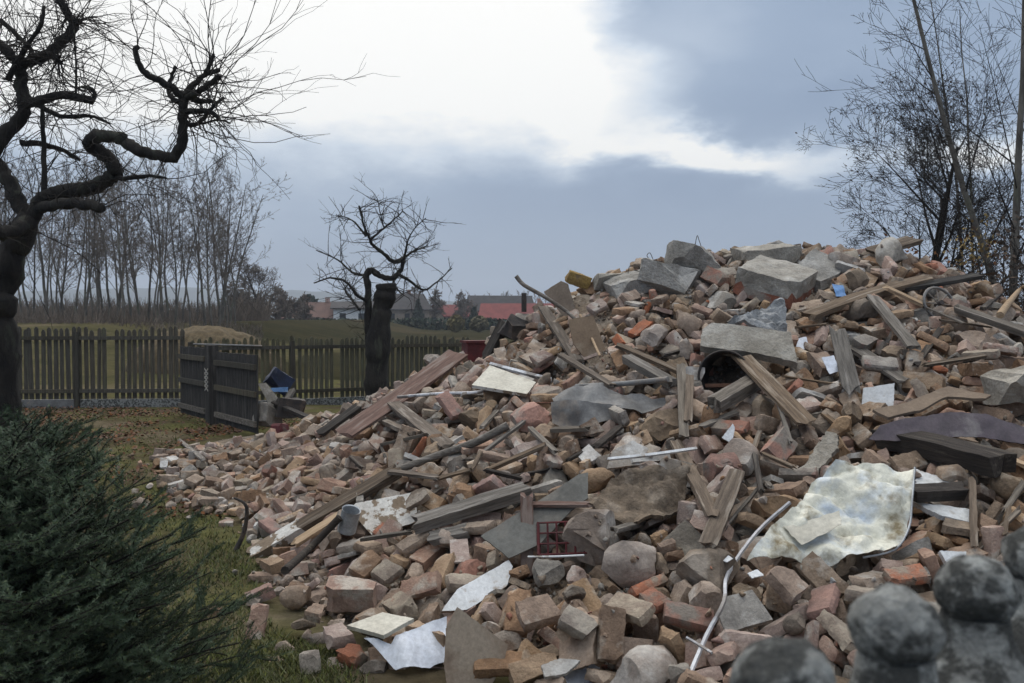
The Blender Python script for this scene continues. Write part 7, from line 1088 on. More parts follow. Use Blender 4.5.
# ---- one search tree over bed and pieces: lets objects be laid on the heap
def build_bvh(pcs):
    vs = [bedV]; fs = [[tuple(f) for f in BF.tolist()]]; n = len(bedV)
    for p in pcs: v = pverts(p); vs.append(v); fs.append([tuple(t) for t in (PROTO[p.k][1] + n).tolist()]); n += len(v)
    return BVHTree.FromPolygons(np.concatenate(vs).tolist(), [f for g_ in fs for f in g_])
TOP = build_bvh(PIECES)
def hit(px, py):
    h = TOP.ray_cast(CAM, ray(px, py))
    if h[0] is not None: return h[0]
    r = ray(px, py); z = -CAM.z / r.z if r.z < 0 else 12
    return CAM + r * z
LM = [('the concrete fence', 900, 690)]                                                              # landmarks used in the wording of piece labels
def carve(objs, slack=.05, share=.34):
    """take away loose pieces that would lie over or through an object laid on the heap"""
    global PIECES
    bpy.context.view_layer.update()
    vs = []; fs = []
    for o in objs:
        if o.type != 'MESH': continue
        b = len(vs); mw = o.matrix_world; vs += [tuple(mw @ v.co) for v in o.data.vertices]; fs += [tuple(b + i for i in p.vertices) for p in o.data.polygons]
    if not fs: return
    t = BVHTree.FromPolygons(vs, fs); A = np.array(vs); lo = A.min(0) - .3; hi = A.max(0) + .3
    px = [pix(v) for v in vs]; x0 = min(p[0] for p in px) - 25; x1 = max(p[0] for p in px) + 25; y0 = min(p[1] for p in px) - 25; y1 = max(p[1] for p in px) + 25
    keep = []
    for p in PIECES:
        if p.hand == 'fixed' or not (x0 < p.px[0] < x1 and y0 < p.px[1] < y1) or p.loc.y > hi[1]: keep.append(p); continue
        V = pverts(p); S = [p.loc] + [Vector(v) for v in V[::max(1, len(V) // 9)]]; n = 0
        for s in S:
            d = s - CAM; L0 = d.length; h = t.ray_cast(CAM, d.normalized())
            if h[0] is not None and L0 < h[3] + slack: n += 1
        if n < len(S) * share: keep.append(p)
    PIECES = keep
def lay(o, label, cat, short=None, group=None, carve_=True, slack=.05):
    tag(o, label, cat, group)
    objs = [o] + list(o.children_recursive)
    if carve_: carve(objs, slack)
    if short:
        bpy.context.view_layer.update(); q = [pix(x.matrix_world @ v.co) for x in objs if x.type == 'MESH' for v in x.data.vertices]
        LM.append((short, sum(a[0] for a in q)/len(q), sum(a[1] for a in q)/len(q)))
    return o
def P3(q, lift=0):
    if len(q) == 3: return at(*q) + Vector((0, 0, lift))
    return hit(*q) + Vector((0, 0, lift))
# ---- timbers: a split, slightly bowed length of wood between two places on the heap
def plank(name, label, cat, short, a, b, w, t, m, la=.03, lb=.03, roll=0, bow=0, jag=.03, group=None, seg=10, taper=1, carve_=True):
    A, B = P3(a, la), P3(b, lb); X = (B - A); Ln = X.length; X.normalize()
    up = Vector((0, -.35, .93)); Y = up.cross(X).normalized(); Z = X.cross(Y); rr = random.Random(int(Ln * 1e5)); bm = bmesh.new()
    rings = []
    for i in range(seg + 1):
        f = i / seg; ww = w * (1 + (taper - 1) * f) * rr.uniform(.96, 1.03); tt = t * rr.uniform(.95, 1.04); bo_ = bow * math.sin(math.pi * f); ring = []
        for (y, z) in ((-.5,-.5), (-.17,-.5), (.17,-.5), (.5,-.5), (.5,.5), (.17,.5), (-.17,.5), (-.5,.5)):
            x = Ln * f
            if i in (0, seg): x += rr.uniform(-jag, jag) 
            ring.append(bm.verts.new((x, y * ww + rr.uniform(-.002, .002), z * tt + bo_ + rr.uniform(-.0015, .0015))))
        rings.append(ring)
    for i in range(seg):
        for j in range(8): bm.faces.new((rings[i][j], rings[i+1][j], rings[i+1][(j+1) % 8], rings[i][(j+1) % 8]))
    for r_ in (rings[0], rings[-1]):
        for q in ((0,1,6,7), (1,2,5,6), (2,3,4,5)): bm.faces.new([r_[x] for x in q])
    bmesh.ops.recalc_face_normals(bm, faces=bm.faces[:])
    o = bm_obj(name, bm, m)
    Rm = Matrix((X, Y, Z)).transposed() @ Matrix.Rotation(R(roll), 3, 'X'); o.matrix_world = Matrix.Translation(A) @ Rm.to_4x4()
    return lay(o, label, cat, short, group, carve_)
def rod(name, label, cat, short, pts, r, m, lift=.03, k=8, group=None, carve_=True, mbx=None):
    P = []
    for i, q in enumerate(pts): P.append(P3(q, lift if len(q) == 2 else 0))
    mb = MB(); n = len(P); out = []
    for i in range(n - 1):
        a, b, c, d = P[max(i-1,0)], P[i], P[i+1], P[min(i+2,n-1)]
        for j in range(4):
            t = j / 4; out.append(.5 * ((2*b) + (c-a)*t + (2*a-5*b+4*c-d)*t*t + (3*b-a-3*c+d)*t*t*t))
    out.append(P[-1]); rd = np.linspace(r[0], r[1], len(out)) if hasattr(r, '__len__') else r
    c0 = out[0]; mb.tube([p - c0 for p in out], rd, k); o = mb.build(name, m, None, 60); o.location = c0
    return lay(o, label, cat, short, group, carve_)
# ---- boards and sheets: a measured outline on its own plane, with real thickness, optionally crumpled
def board(name, label, cat, short, poly, nrm, th, m, lift=.05, crumple=0, cut=0, freq=5, at_px=None, depth=None, edge_m=None, group=None, carve_=True, slack=.05, rag=.002):
    N_ = Vector(nrm).normalized(); cx = sum(p[0] for p in poly) / len(poly); cy = sum(p[1] for p in poly) / len(poly)
    c = at(*(at_px or (cx, cy)), depth) if depth else hit(*(at_px or (cx, cy)))
    c = c + N_ * lift; pts = []
    for q in poly:
        r = ray(*q); den = r.dot(N_); t = (c - CAM).dot(N_) / den; pts.append(CAM + r * t)
    o3 = sum(pts, Vector()) / len(pts); X = (pts[1] - pts[0]).normalized(); X = (X - N_ * X.dot(N_)).normalized(); Y = N_.cross(X); B = Matrix((X, Y, N_)).transposed(); Bi = B.transposed()
    loc = [Bi @ (p - o3) for p in pts]; rr = random.Random(int(cx * 13 + cy))
    bm = bmesh.new(); vs = [bm.verts.new((p.x, p.y, 0)) for p in loc]; f = bm.faces.new(vs)
    size = max(p.length for p in loc)
    step = size / 9 if cut == 0 else cut
    for ax in (0, 1):
        lo_ = min(p[ax] for p in loc); hi_ = max(p[ax] for p in loc); k = int((hi_ - lo_) / step)
        for i in range(1, k + 1):
            co = Vector(); co[ax] = lo_ + (hi_ - lo_) * i / (k + 1); no = Vector(); no[ax] = 1
            bmesh.ops.bisect_plane(bm, geom=bm.verts[:] + bm.edges[:] + bm.faces[:], dist=1e-5, plane_co=co, plane_no=no)
    bmesh.ops.triangulate(bm, faces=bm.faces[:])
    off = Vector((cx, cy, 1)); bnd = {v for e_ in bm.edges if e_.is_boundary for v in e_.verts}
    for v in bm.verts:
        p = Vector((v.co.x, v.co.y, 0)) * freq
        dz = noise.noise(p * .5 + off) * crumple + (abs(noise.noise(p + off)) - .2) * crumple * .8 + noise.noise(p * 3 + off) * crumple * .2 if crumple else 0
        if rag and v in bnd: v.co.x += rr.uniform(-rag, rag); v.co.y += rr.uniform(-rag, rag)
        v.co.z += dz
    bm.faces.ensure_lookup_table(); bm.normal_update()
    if bm.faces[0].normal.z < 0: bmesh.ops.reverse_faces(bm, faces=bm.faces[:])
    top = bm.faces[:]; ext = bmesh.ops.extrude_face_region(bm, geom=top); 
    vv = [g_ for g_ in ext['geom'] if isinstance(g_, bmesh.types.BMVert)]
    for v in vv: v.co.z += th
    bmesh.ops.recalc_face_normals(bm, faces=bm.faces[:])
    o = bm_obj(name, bm, [m, edge_m or m], None, 40 if crumple else None)
    if edge_m:
        for p in o.data.polygons:
            if p.normal.z < .6 and crumple == 0: p.material_index = 1
    o.matrix_world = Matrix.Translation(o3) @ B.to_4x4()
    return lay(o, label, cat, short, group, carve_, slack)
# ---- a broken block of masonry or concrete
def block(name, label, cat, short, px, py, size, eul, m, lift=0, depth=None, seed=1, cuts=4, m2=None, group=None, step=.045, amp=.022):
    rng = random.Random(seed); bm = bmesh.new(); _grid_box(bm, *size, step); S = min(size)
    for k in range(cuts):
        n = _rv(rng); mx_ = max((v.co.dot(n) for v in bm.verts)); _cut(bm, n * (mx_ - S * rng.uniform(.12, .4)), n, S * .06, rng)
    _rough(bm, amp, 8, seed); bmesh.ops.triangulate(bm, faces=[f for f in bm.faces if len(f.verts) > 4]); bmesh.ops.recalc_face_normals(bm, faces=bm.faces[:])
    if m2:
        for f in bm.faces: f.material_index = 1 if f.normal.z < -.55 or f.calc_center_median().z < -size[2] * .12 and abs(f.normal.z) < .7 else 0
    o = bm_obj(name, bm, [m, m2] if m2 else m, None, 35)
    c = at(px, py, depth) if depth else hit(px, py)
    o.location = c + Vector((0, 0, lift)); o.rotation_euler = Euler([R(a) for a in eul]); return lay(o, label, cat, short, group)

# ---------------------------------------------------------------- things lying on the heap
def onplane(o, px, py, up=0):
    mw = o.matrix_world; n = mw.col[2].to_3d(); c = mw.translation; r = ray(px, py); return CAM + r * ((c - CAM).dot(n) / r.dot(n)) + n * up
_P3 = P3
def P3(q, lift=0): return q.copy() if isinstance(q, Vector) else _P3(q, lift)
def sub(o, child, name=None):
    for k in ('label', 'category', 'group'):
        if k in child: del child[k]
    mw = child.matrix_world.copy(); child.parent = o; child.matrix_parent_inverse = o.matrix_world.inverted(); bpy.context.view_layer.update(); return child
def lathe(mb, prof, k, Mx, mi=0):
    V = []; n = len(prof)
    for z, r in prof:
        for j in range(k): t = 6.28318 * j / k; V.append(Mx @ Vector((r * math.cos(t), r * math.sin(t), z)))
    mb.add(V, [(i*k+j, i*k+(j+1) % k, (i+1)*k+(j+1) % k, (i+1)*k+j) for i in range(n-1) for j in range(k)], mi)
def frame_of(c, zdir, xhint=(1,0,0)):
    Z = Vector(zdir).normalized(); X = Vector(xhint); X = (X - Z * X.dot(Z)).normalized(); return Matrix.Translation(c) @ Matrix((X, Z.cross(X), Z)).transposed().to_4x4()
# ---- crumpled enamel sheet and what lies by it
en = board('enamel_sheet', 'large crumpled cream and pale blue enamel sheet with rust stains', 'metal sheet', 'the crumpled enamel sheet', [(747,560),(775,527),(800,505),(812,480),(834,466),(880,464),(914,470),(911,505),(908,530),(894,552),(862,560),(830,563),(795,560)], (-.05,-.60,.8), .004, 'enamel', .22, .10, .018, 7, slack=.30); carve([en], .3, .12)
fl = board('torn_flap', None, None, None, [(786,531),(838,517),(840,530),(803,547)], (-.2,-.5,.85), .003, 'cream_board', .0, .04, .02, depth=5.0, at_px=(815,532)); fl.matrix_world.translation = onplane(en, 815, 532, .05); bpy.context.view_layer.update(); sub(en, fl)
rim = rod('rim', None, None, None, [onplane(en, *q, .02) for q in ((914,470),(911,505),(908,530),(894,552),(862,560))], .006, 'zinc', 0, 6); sub(en, rim)
rod('metal_trim', 'long bent white metal trim strip running down to the near edge of the heap', 'metal strip', 'the white trim strip', [(790,511),(757,541),(728,583),(724,612),(707,645),(686,695)], .011, 'white_metal', .05, 4)
rod('metal_trim', 'short white stub of trim crossing the long bent strip', 'metal strip', None, [(686,648),(698,655),(712,664)], .007, 'white_metal', .05, 4)
board('broken_panel', 'grey faced broken panel tilted up behind the crumpled enamel sheet', 'panel', 'the tilted grey panel', [(800,474),(828,434),(839,439),(838,452),(812,482)], (-.3,-.6,.7), .04, 'concrete', .05, rag=.01)
board('foam_sheet', 'broken white foam board with dark stripes right behind the enamel sheet', 'foam board', 'the broken foam boards', [(914,473),(938,482),(960,491),(945,496),(914,492)], (0,-.4,.9), .035, 'white_board', .05, rag=.012)
plank('timber', 'short black charred timber under the striped foam board', 'timber', None, (911,499), (962,496), .09, .07, 'wood_dark', .03, .03)
board('foam_sheet', 'white foam wedge pointing away below the charred timber', 'foam board', None, [(912,506),(968,513),(970,527),(938,519)], (0,-.4,.9), .03, 'white_board', .04, rag=.005)
board('foam_sheet', 'small white foam corner poking up above the ball heads', 'foam board', None, [(938,553),(964,554),(962,572),(948,573)], (0,-.8,.6), .03, 'white_board', .04)
plank('stick', 'upright thin wooden slat beside the broken foam boards', 'stick', 'the upright slat', (972,497), (974,553), .035, .02, 'wood_brown', .10, .03)
rod('stick', 'pale splintered stick lying at the edge below the charred beam', 'stick', None, [(966,480),(984,472),(1004,464)], .012, 'wood_fresh', .05, 5)
plank('stick', 'flat pale lath running out of the picture below the purple sheet', 'stick', None, (1002,464), (1040,480), .05, .02, 'wood_fresh', .05, .05)
# ---- purple sheet, beams and boards on the right slope
board('metal_sheet', 'long arched purple brown sheet of metal bending over the right slope', 'metal sheet', 'the arched purple sheet', [(868,440),(880,426),(905,418),(950,412),(985,415),(1036,430),(1036,446),(985,438),(940,436),(905,441)], (0,-.8,.6), .006, 'sheet_purple', .14, .03, .03, slack=.10)
plank('beam', 'thick charred square beam under the arched purple sheet', 'beam', 'the charred beam', (884,444), (1003,474), .17, .12, 'wood_dark', .05, .05, bow=.01)
board('veneer_board', 'splintered brown bent board arching beside the white square board', 'board', 'the splintered brown board', [(872,412),(905,405),(925,397),(948,388),(990,399),(984,403),(946,400),(922,412),(888,419)], (0,-.40,.92), .02, 'hardboard', .18, .02, .05, slack=.14)
board('board', 'clean white square board standing on the right slope', 'board', 'the white square board', [(863,389),(894,384),(893,407),(861,411)], (-.1,-.85,.5), .015, 'white_board', .12, slack=.12)
plank('plank', 'broken brown plank slanting from the drum mouth down the slope', 'plank', 'the slanting broken plank', (742,372), (806,431), .15, .03, 'wood_brown', .12, .06, jag=.05)
plank('beam', 'grey topped square beam poking out below the drum', 'beam', None, (714,412), (760,386), .11, .10, 'wood_grey', .05, .06)
plank('plank', 'upright grey board standing below the bent grey sheet', 'plank', 'the upright grey board', (681,380), (684,441), .07, .025, 'wood_grey', .12, .03)
plank('plank', 'upright brown board close behind the upright grey board', 'plank', None, (690,386), (688,426), .06, .025, 'wood_brown', .08, .03)
plank('plank', 'long brown plank lying across the upper right slope', 'plank', 'the long brown plank', (808,325), (928,287), .13, .05, 'wood_brown', .08, .08, bow=.03)
plank('plank', 'thin dark plank jutting out over the right shoulder of the heap', 'plank', None, (903,297), (978,286), .10, .04, 'wood_dark', .08, .10)
plank('plank', 'grey board slanting down from the long brown plank', 'plank', None, (872,304), (914,354), .10, .03, 'wood_grey', .07, .05)
plank('plank', 'pale new lath below the long brown plank', 'plank', None, (886,294), (924,311), .07, .03, 'wood_fresh', .06, .05)
plank('plank', 'weathered grey plank running off the right edge of the heap', 'plank', 'the weathered grey plank', (955,316), (1034,344), .13, .05, 'wood_grey', .07, .07)
plank('plank', 'dusty grey board lying on the slope above the white square board', 'plank', None, (853,354), (906,388), .13, .03, 'wood_grey', .06, .05)
plank('plank', 'ragged grey board hanging steeply beside the concrete slab', 'plank', None, (838,342), (852,398), .13, .02, 'wood_grey', .09, .05, jag=.08)
plank('plank', 'thin brown lath above the splintered brown board', 'plank', None, (925,373), (984,364), .05, .02, 'wood_brown', .06, .06)
rod('branch', 'broken pale branch sticking up at the end of the heap', 'branch', None, [(1000,322),(1008,310),(1022,292),(1040,282,8.3)], (.035,.02), 'wood_fresh', .06, 6)
plank('plank', 'short brown plank balanced on the very crest of the heap', 'plank', 'the plank on the crest', (872,252,9.6), (914,240,9.9), .20, .05, 'wood_brown', 0, 0, jag=.04)
c = hit(938, 306) + Vector((0, -.02, .02)); mb = MB(); Mx = frame_of((0,0,0), (.25, -.9, .35)); ring = [Mx @ Vector((.16*math.cos(t), .16*math.sin(t), 0)) for t in np.linspace(0, 6.28318, 25)]
mb.tube(ring, .014, 6)
wr = mb.build('spoked_wheel', 'sheet_grey', None, 60); wr.location = c
mb = MB(); mb.tube([Mx @ Vector((0,0,-.04)), Mx @ Vector((0,0,.04))], .025, 8); hb = mb.build('hub', 'black_iron', None, 60); hb.location = c
mb = MB()
for k in range(8): t = k * .7854; mb.tube([Mx @ Vector((.02*math.cos(t), .02*math.sin(t), 0)), Mx @ Vector((.155*math.cos(t), .155*math.sin(t), 0))], .006, 5)
s_ = mb.build('spokes', 'sheet_grey', None); s_.location = c; bpy.context.view_layer.update(); sub(wr, hb); sub(wr, s_)
lay(wr, 'small spoked iron wheel half buried on the upper right slope', 'wheel', 'the spoked wheel')
# ---- drum with a concrete slab over it, insulation wool
c = hit(722, 378) + Vector((0, -.08, .02)); Mx = frame_of((0,0,0), (-.35, -.9, .12)); mb = MB()
lathe(mb, [(-.7,.205), (.0,.205), (.012,.212), (.02,.205), (.012,.195), (-.65,.19), (-.66,.0)], 32, Mx); o = mb.build('metal_drum', 'black_iron', None, 40); o.location = c
mb = MB(); mb.box(Mx @ Vector((.01, -.07, -.10)), (.34, .03, .12), Mx.to_3x3()); bf = mb.build('cross_bar', 'rust', None); bf.location = c; bpy.context.view_layer.update(); sub(o, bf)
lay(o, 'open dark metal drum lying under the tilted concrete slab', 'drum', 'the dark drum', slack=.15)
board('concrete_slab', 'broad concrete slab resting tilted over the dark drum', 'slab', 'the tilted concrete slab', [(702,335),(712,328),(752,333),(790,338),(797,369),(746,357),(700,352)], (-.15,-.72,.66), .08, 'concrete', .16, .02, rag=.004, slack=.12)
board('insulation_wool', 'torn grey lump of insulation wool heaped on the tilted concrete slab', 'insulation', 'the grey wool lump', [(727,326),(748,318),(762,307),(782,303),(788,336),(760,334)], (0,-.7,.7), .04, 'wool_grey', .14, .16, .03, 8, slack=.12)
gs = board('metal_sheet', 'buckled dark grey metal sheet in a hollow of the middle slope', 'metal sheet', 'the bent grey sheet', [(552,396),(590,387),(628,391),(668,397),(664,405),(622,407),(586,403),(556,405)], (0,-.4,.92), .005, 'sheet_grey', .17, .10, .03, 4, slack=.14)
g2 = board('folded_side', None, None, None, [(550,404),(585,401),(622,405),(618,416),(592,425),(570,431),(552,424)], (.1,-.9,.42), .005, 'sheet_grey', .14, .10, .03, 4, slack=.12); sub(gs, g2)
rod('pipe', 'straight dull pipe lying along the buckled grey sheet', 'pipe', None, [(576,402),(620,400),(668,396)], .022, 'sheet_grey', .13, 8)
# ---- crest: concrete lumps, wires, foam, boards
G_B = 'concrete lumps along the crest'
block('concrete_lump', 'rounded grey concrete lump on the crest with wires above it', 'concrete block', 'the wired concrete lump', 690, 266, (.62,.5,.36), (10,8,20), 'concrete', .05, 9.5, 3, 10, None, G_B)
block('concrete_lump', 'flat pale concrete slab lying highest on the crest', 'concrete block', 'the highest concrete slab', 766, 257, (.62,.45,.18), (8,-6,10), 'concrete', .02, 9.7, 5, 8, None, G_B)
block('masonry_block', 'big concrete faced wall block showing orange bricks underneath', 'masonry block', 'the big wall block', 776, 287, (.62,.70,.26), (14,16,-32), 'concrete', .06, 8.9, 7, 5, 'brickwork', G_B)
block('concrete_lump', 'dark sided grey concrete lump below the wired lump', 'concrete block', None, 668, 283, (.6,.45,.3), (-5,12,-15), 'concrete', .04, 9.3, 9, 9, None, G_B)
block('concrete_lump', 'leaning grey concrete slab right of the big wall block', 'concrete block', None, 818, 275, (.5,.4,.16), (30,-25,40), 'concrete', .03, 9.2, 11, 8, None, G_B)
block('concrete_lump', 'wide low grey concrete lump between the foam and the wired lump', 'concrete block', None, 640, 285, (.7,.4,.16), (12,-14,14), 'concrete', .04, 9.5, 12, 8, None, G_B)
block('concrete_lump', 'small grey concrete lump beside the ochre foam', 'concrete block', None, 606, 283, (.28,.25,.25), (20,8,20), 'concrete', .04, 9.7, 14, 9, None, G_B)
block('concrete_lump', 'rough grey block at the right edge of the heap above the purple sheet', 'concrete block', 'the rough edge block', 1018, 397, (.34,.3,.26), (5,-8,12), 'concrete', .06, None, 15, 8, None, G_B)
G_W = 'loose wires on the crest'
rod('wire', 'thin wire loop arching over the wired concrete lump', 'wire', None, [(672,258,9.5),(676,247,9.5),(686,243,9.5),(696,247,9.5),(698,254,9.5)], .005, 'black_iron', 0, 5, G_W, False)
rod('wire', 'thin wire kinked upward like a hook at the top of the crest', 'wire', None, [(694,252,9.5),(697,236,9.5),(699,240,9.5),(703,252,9.5)], .004, 'black_iron', 0, 5, G_W, False)
rod('wire', 'curled wire sticking up left of the wired lump', 'wire', None, [(628,273,9.6),(630,266,9.6),(638,266,9.6),(640,271,9.6),(634,270,9.6)], .005, 'black_iron', 0, 5, G_W, False)
rod('wire', 'looped wire reaching off the concrete toward the sky', 'wire', None, [(664,262,9.6),(652,260,9.6),(647,256,9.6),(650,253,9.6),(654,262,9.6)], .004, 'black_iron', 0, 5, G_W, False)
block('insulation_foam', 'ochre lump of foam on the crest beside a brown board', 'foam', 'the ochre foam', 578, 284, (.26,.16,.14), (10,20,10), 'foam_ochre', .05, 9.7, 21, 6, step=.04, amp=.02)
board('hardboard', 'brown board standing upright on the crest next to the ochre foam', 'board', 'the upright brown board', [(544,292),(561,281),(568,284),(578,318),(566,320)], (-.2,-.9,.3), .012, 'hardboard', .02, .03, depth=9.5)
board('hardboard', 'brown hardboard sheet leaning below the upright brown board', 'board', 'the leaning hardboard', [(568,320),(593,316),(607,354),(592,368),(573,344)], (.1,-.85,.5), .01, 'hardboard', .08, slack=.1)
rod('pole', 'bent pale pole sticking out to the sky from the crest', 'pole', 'the bent pole', [(516,276,9.0),(524,285,9.0),(545,297,9.0),(566,311,9.0),(580,324,8.9)], (.022,.018), 'wood_grey', 0, 8)
rod('stick', 'thin pale stick lying over the leaning hardboard', 'stick', None, [(580,327),(589,345),(600,370)], .012, 'wood_fresh', .12, 6)
plank('plank', 'brown plank leaning steeply beside the leaning hardboard', 'plank', None, (543,318), (578,368), .11, .03, 'wood_brown', .12, .06)
plank('plank', 'narrow lath slanting below the leaning hardboard', 'plank', None, (560,362), (612,392), .06, .03, 'wood_brown', .07, .05)
plank('plank', 'long narrow lath lying in the bricks below the wide low concrete lump', 'plank', None, (618,352), (680,378), .07, .03, 'wood_brown', .06, .05)
plank('plank', 'short thick dusty timber above the upright grey board', 'plank', None, (626,365), (672,390), .10, .06, 'wood_grey', .06, .05)
rod('flue_pipe', 'dark upright iron pipe at the far shoulder of the heap', 'pipe', 'the dark iron pipe', [(524,312,10.3),(524,293,10.3)], .03, 'black_iron', 0, 8, None, False)
block('iron_stove', 'dark rusty iron casing lying behind the far shoulder of the heap', 'stove', 'the dark iron casing', 514, 328, (.32,.3,.26), (8,24,25), 'black_iron', .0, 10.2, 31, 6)
plank('beam', 'dark leaning beam against the rusty iron casing', 'beam', None, (487,358,10.3), (505,322,10.3), .14, .08, 'wood_dark', 0, 0)
p0 = at(478, 352, 11.5); mb = MB(); mb.box((0,0,0), (.36,.3,.24)); mb.box((0,-.0,.135), (.40,.34,.03)); o = mb.build('metal_box', 'red_paint'); o.location = p0; o.rotation_euler.z = .3; lay(o, 'dark red metal box at the far end of the picket fence', 'metal box', 'the dark red box')
# ---- window sash, reddish board and timbers of the left slope
ws = board('window_sash', 'old cream window sash lying flat on the left shoulder', 'window frame', 'the cream window sash', [(472,388),(490,368),(536,385),(527,397)], (0,-.35,.93), .03, 'cream_board', .10, slack=.1, edge_m='peeled_board')
br_ = rod('rail', None, None, None, [onplane(ws, 490, 367, .03), onplane(ws, 551, 383, .03)], .022, 'white_metal', 0, 4); sub(ws, br_)
plank('plank', 'wide reddish board sloping up the left shoulder of the heap', 'plank', 'the wide reddish board', (343,445), (458,364), .22, .03, 'wood_red', .10, .12, bow=-.02, taper=1.25)
plank('plank', 'short dark board poking out at the left end of the reddish board', 'plank', None, (320,441), (358,414), .12, .04, 'wood_dark', .08, .08)
plank('plank', 'brown plank pointing down from the middle of the reddish board', 'plank', 'the down pointing plank', (393,411), (448,454), .13, .035, 'wood_brown', .08, .06)
plank('plank', 'short light lath below the wide reddish board', 'plank', None, (378,424), (412,440), .07, .04, 'wood_brown', .06, .05)
rod('conduit', 'thin grey conduit curving up towards the cream window sash', 'conduit', None, [(398,406),(440,403),(478,402),(494,394),(503,378)], .016, 'white_metal', .09, 6)
rod('pole', 'long grey round pole lying across the middle of the left slope', 'pole', 'the long grey pole', [(366,494),(402,480),(440,466),(475,454),(508,437)], (.028,.034), 'wood_grey', .09, 8)
bm_ = plank('beam', 'long brown timber with a whitewashed end reaching onto the grass', 'beam', 'the whitewashed timber', (251,563), (398,482), .13, .06, 'wood_brown', .05, .09)
we = plank('whitewashed_end', None, None, None, bm_.matrix_world @ Vector((-.01, 0, .004)), bm_.matrix_world @ Vector((.42, 0, .004)), .138, .068, 'peeled_board', 0, 0); sub(bm_, we)
plank('plank', 'split pale lath lying beside the whitewashed timber', 'plank', None, (296,551), (356,513), .07, .03, 'wood_fresh', .06, .06)
rod('pole', 'thin dark post leaning between the grass and the tin can', 'pole', 'the thin dark post', [(285,592),(310,567),(340,536)], .026, 'wood_dark', .13, 8)
board('door_panel', 'white board with peeling paint lying on the left slope', 'board', 'the peeling white board', [(349,511),(356,505),(413,494),(419,523),(372,537)], (.1,-.6,.8), .02, 'peeled_board', .12, slack=.1, edge_m='wood_brown')
c = hit(352, 528) + Vector((0, -.12, .08)); Mx = frame_of((0,0,0), (.25,-.25,.9)); mb = MB(); lathe(mb, [(-.08,.0), (-.08,.065), (-.05,.066), (.0,.064), (.05,.066), (.085,.065), (.09,.068), (.085,.06), (-.07,.058), (-.07,0)], 24, Mx); o = mb.build('tin_can', 'zinc', None, 40); o.location = c; lay(o, 'battered tin can standing under the corner of the peeling white board', 'can', 'the tin can', slack=.12)
fb = board('fibre_board', 'large dark grey fibreboard sheet tipped up in the middle of the heap', 'board', 'the grey fibreboard', [(481,538),(532,506),(579,475),(588,474),(588,498),(571,511),(540,545),(509,560)], (-.05,-.72,.68), .012, 'fibreboard', .2, .02, slack=.22)
plank('post', 'upright dark post in front of the grey fibreboard', 'post', 'the upright dark post', onplane(fb, 527, 500, .06), hit(527, 578) + Vector((0, -.02, .02)), .075, .06, 'wood_red', 0, 0)
plank('stick', 'thin reddish slat lying over the top of the grey fibreboard', 'stick', None, onplane(fb, 527, 507, .03), onplane(fb, 590, 507, .03), .04, .02, 'wood_red', 0, 0)
plank('beam', 'dusty square timber running up to the grey fibreboard', 'beam', 'the dusty square timber', (416,535), (527,503), .11, .08, 'wood_grey', .07, .09)
plank('plank', 'short dusty board above the two hollow bricks', 'plank', None, (432,548), (466,540), .10, .05, 'wood_grey', .06, .06)
def hollow(px, py, xd, lab):
    c = hit(px, py) + Vector((0, -.03, .04)); Q = frame_of((0,0,0), (0, -.35, .94), xd).to_3x3(); mb = MB(); L_, W, H, t = .24, .115, .072, .013
    for z in (-H/2 + t/2, H/2 - t/2): mb.box(Q @ Vector((0, 0, z)), (L_, W, t), Q)
    for y in (-W/2 + t/2, 0, W/2 - t/2): mb.box(Q @ Vector((0, y, 0)), (L_, t, H - 2*t), Q)
    o = mb.build('hollow_brick', 'brick_pink'); o.location = c; lay(o, lab, 'brick', None, 'hollow bricks')
hollow(428, 560, (-.5, -.8, -.2), 'pale hollow brick with two square holes lying below the square timber')
hollow(460, 560, (.1, -.9, -.2), 'pale hollow brick with two square holes beside the grey fibreboard')
mb = MB(); c = onplane(fb, 566, 540, .03); Q = frame_of((0,0,0), (-.1, -.8, .6)).to_3x3()
for i in range(7): mb.tube([Q @ Vector((-.16 + .053*i, -.10, 0)), Q @ Vector((-.16 + .053*i, .10, .0))], .006, 4); 
for i in range(4): mb.tube([Q @ Vector((-.165, -.10 + .066*i, 0)), Q @ Vector((.165, -.10 + .066*i, 0))], .006, 4)
mb.tube([Q @ Vector(v) for v in ((-.165,-.1,0), (-.165,.1,0), (-.165,.1,-.12), (-.165,-.1,-.12), (-.165,-.1,0))], .008, 5)
o = mb.build('wire_crate', 'red_paint'); o.location = c; lay(o, 'dark red plastic grid crate squeezed under the grey fibreboard', 'crate', 'the red grid crate')
# ---- boards at the near foot of the heap
board('board', 'clean white board slanting up above the brown hardboard', 'board', 'the slanting white board', [(441,613),(456,592),(508,562),(512,569),(506,588),(466,612)], (.2,-.6,.77), .02, 'white_board', .12, slack=.1, edge_m='hardboard')
board('tile_board', 'flat white square board lying on bricks near the grass', 'board', 'the flat white tile board', [(347,629),(383,616),(414,622),(384,639)], (-.03,-.2,.97), .022, 'cream_board', .09, slack=.08)
board('plastic_sheet', 'folded glossy white plastic sheet beside the brown hardboard', 'plastic sheet', 'the folded white plastic', [(364,639),(391,646),(396,638),(447,615),(446,661),(430,669),(396,673),(380,655)], (.1,-.72,.68), .004, 'white_plastic', .10, .07, .025, 5, slack=.1)
board('hardboard', 'pointed brown hardboard offcut standing at the near foot of the heap', 'board', 'the pointed hardboard', [(446,628),(457,607),(508,645),(504,662),(492,684),(488,705),(450,705),(444,665)], (.05,-.88,.48), .008, 'hardboard', .10, slack=.1)
board('plaster_shard', 'flat whitish shard under bricks at the bottom edge', 'shard', None, [(541,668),(560,661),(580,663),(566,676),(545,680)], (0,-.5,.86), .02, 'plaster', .03)
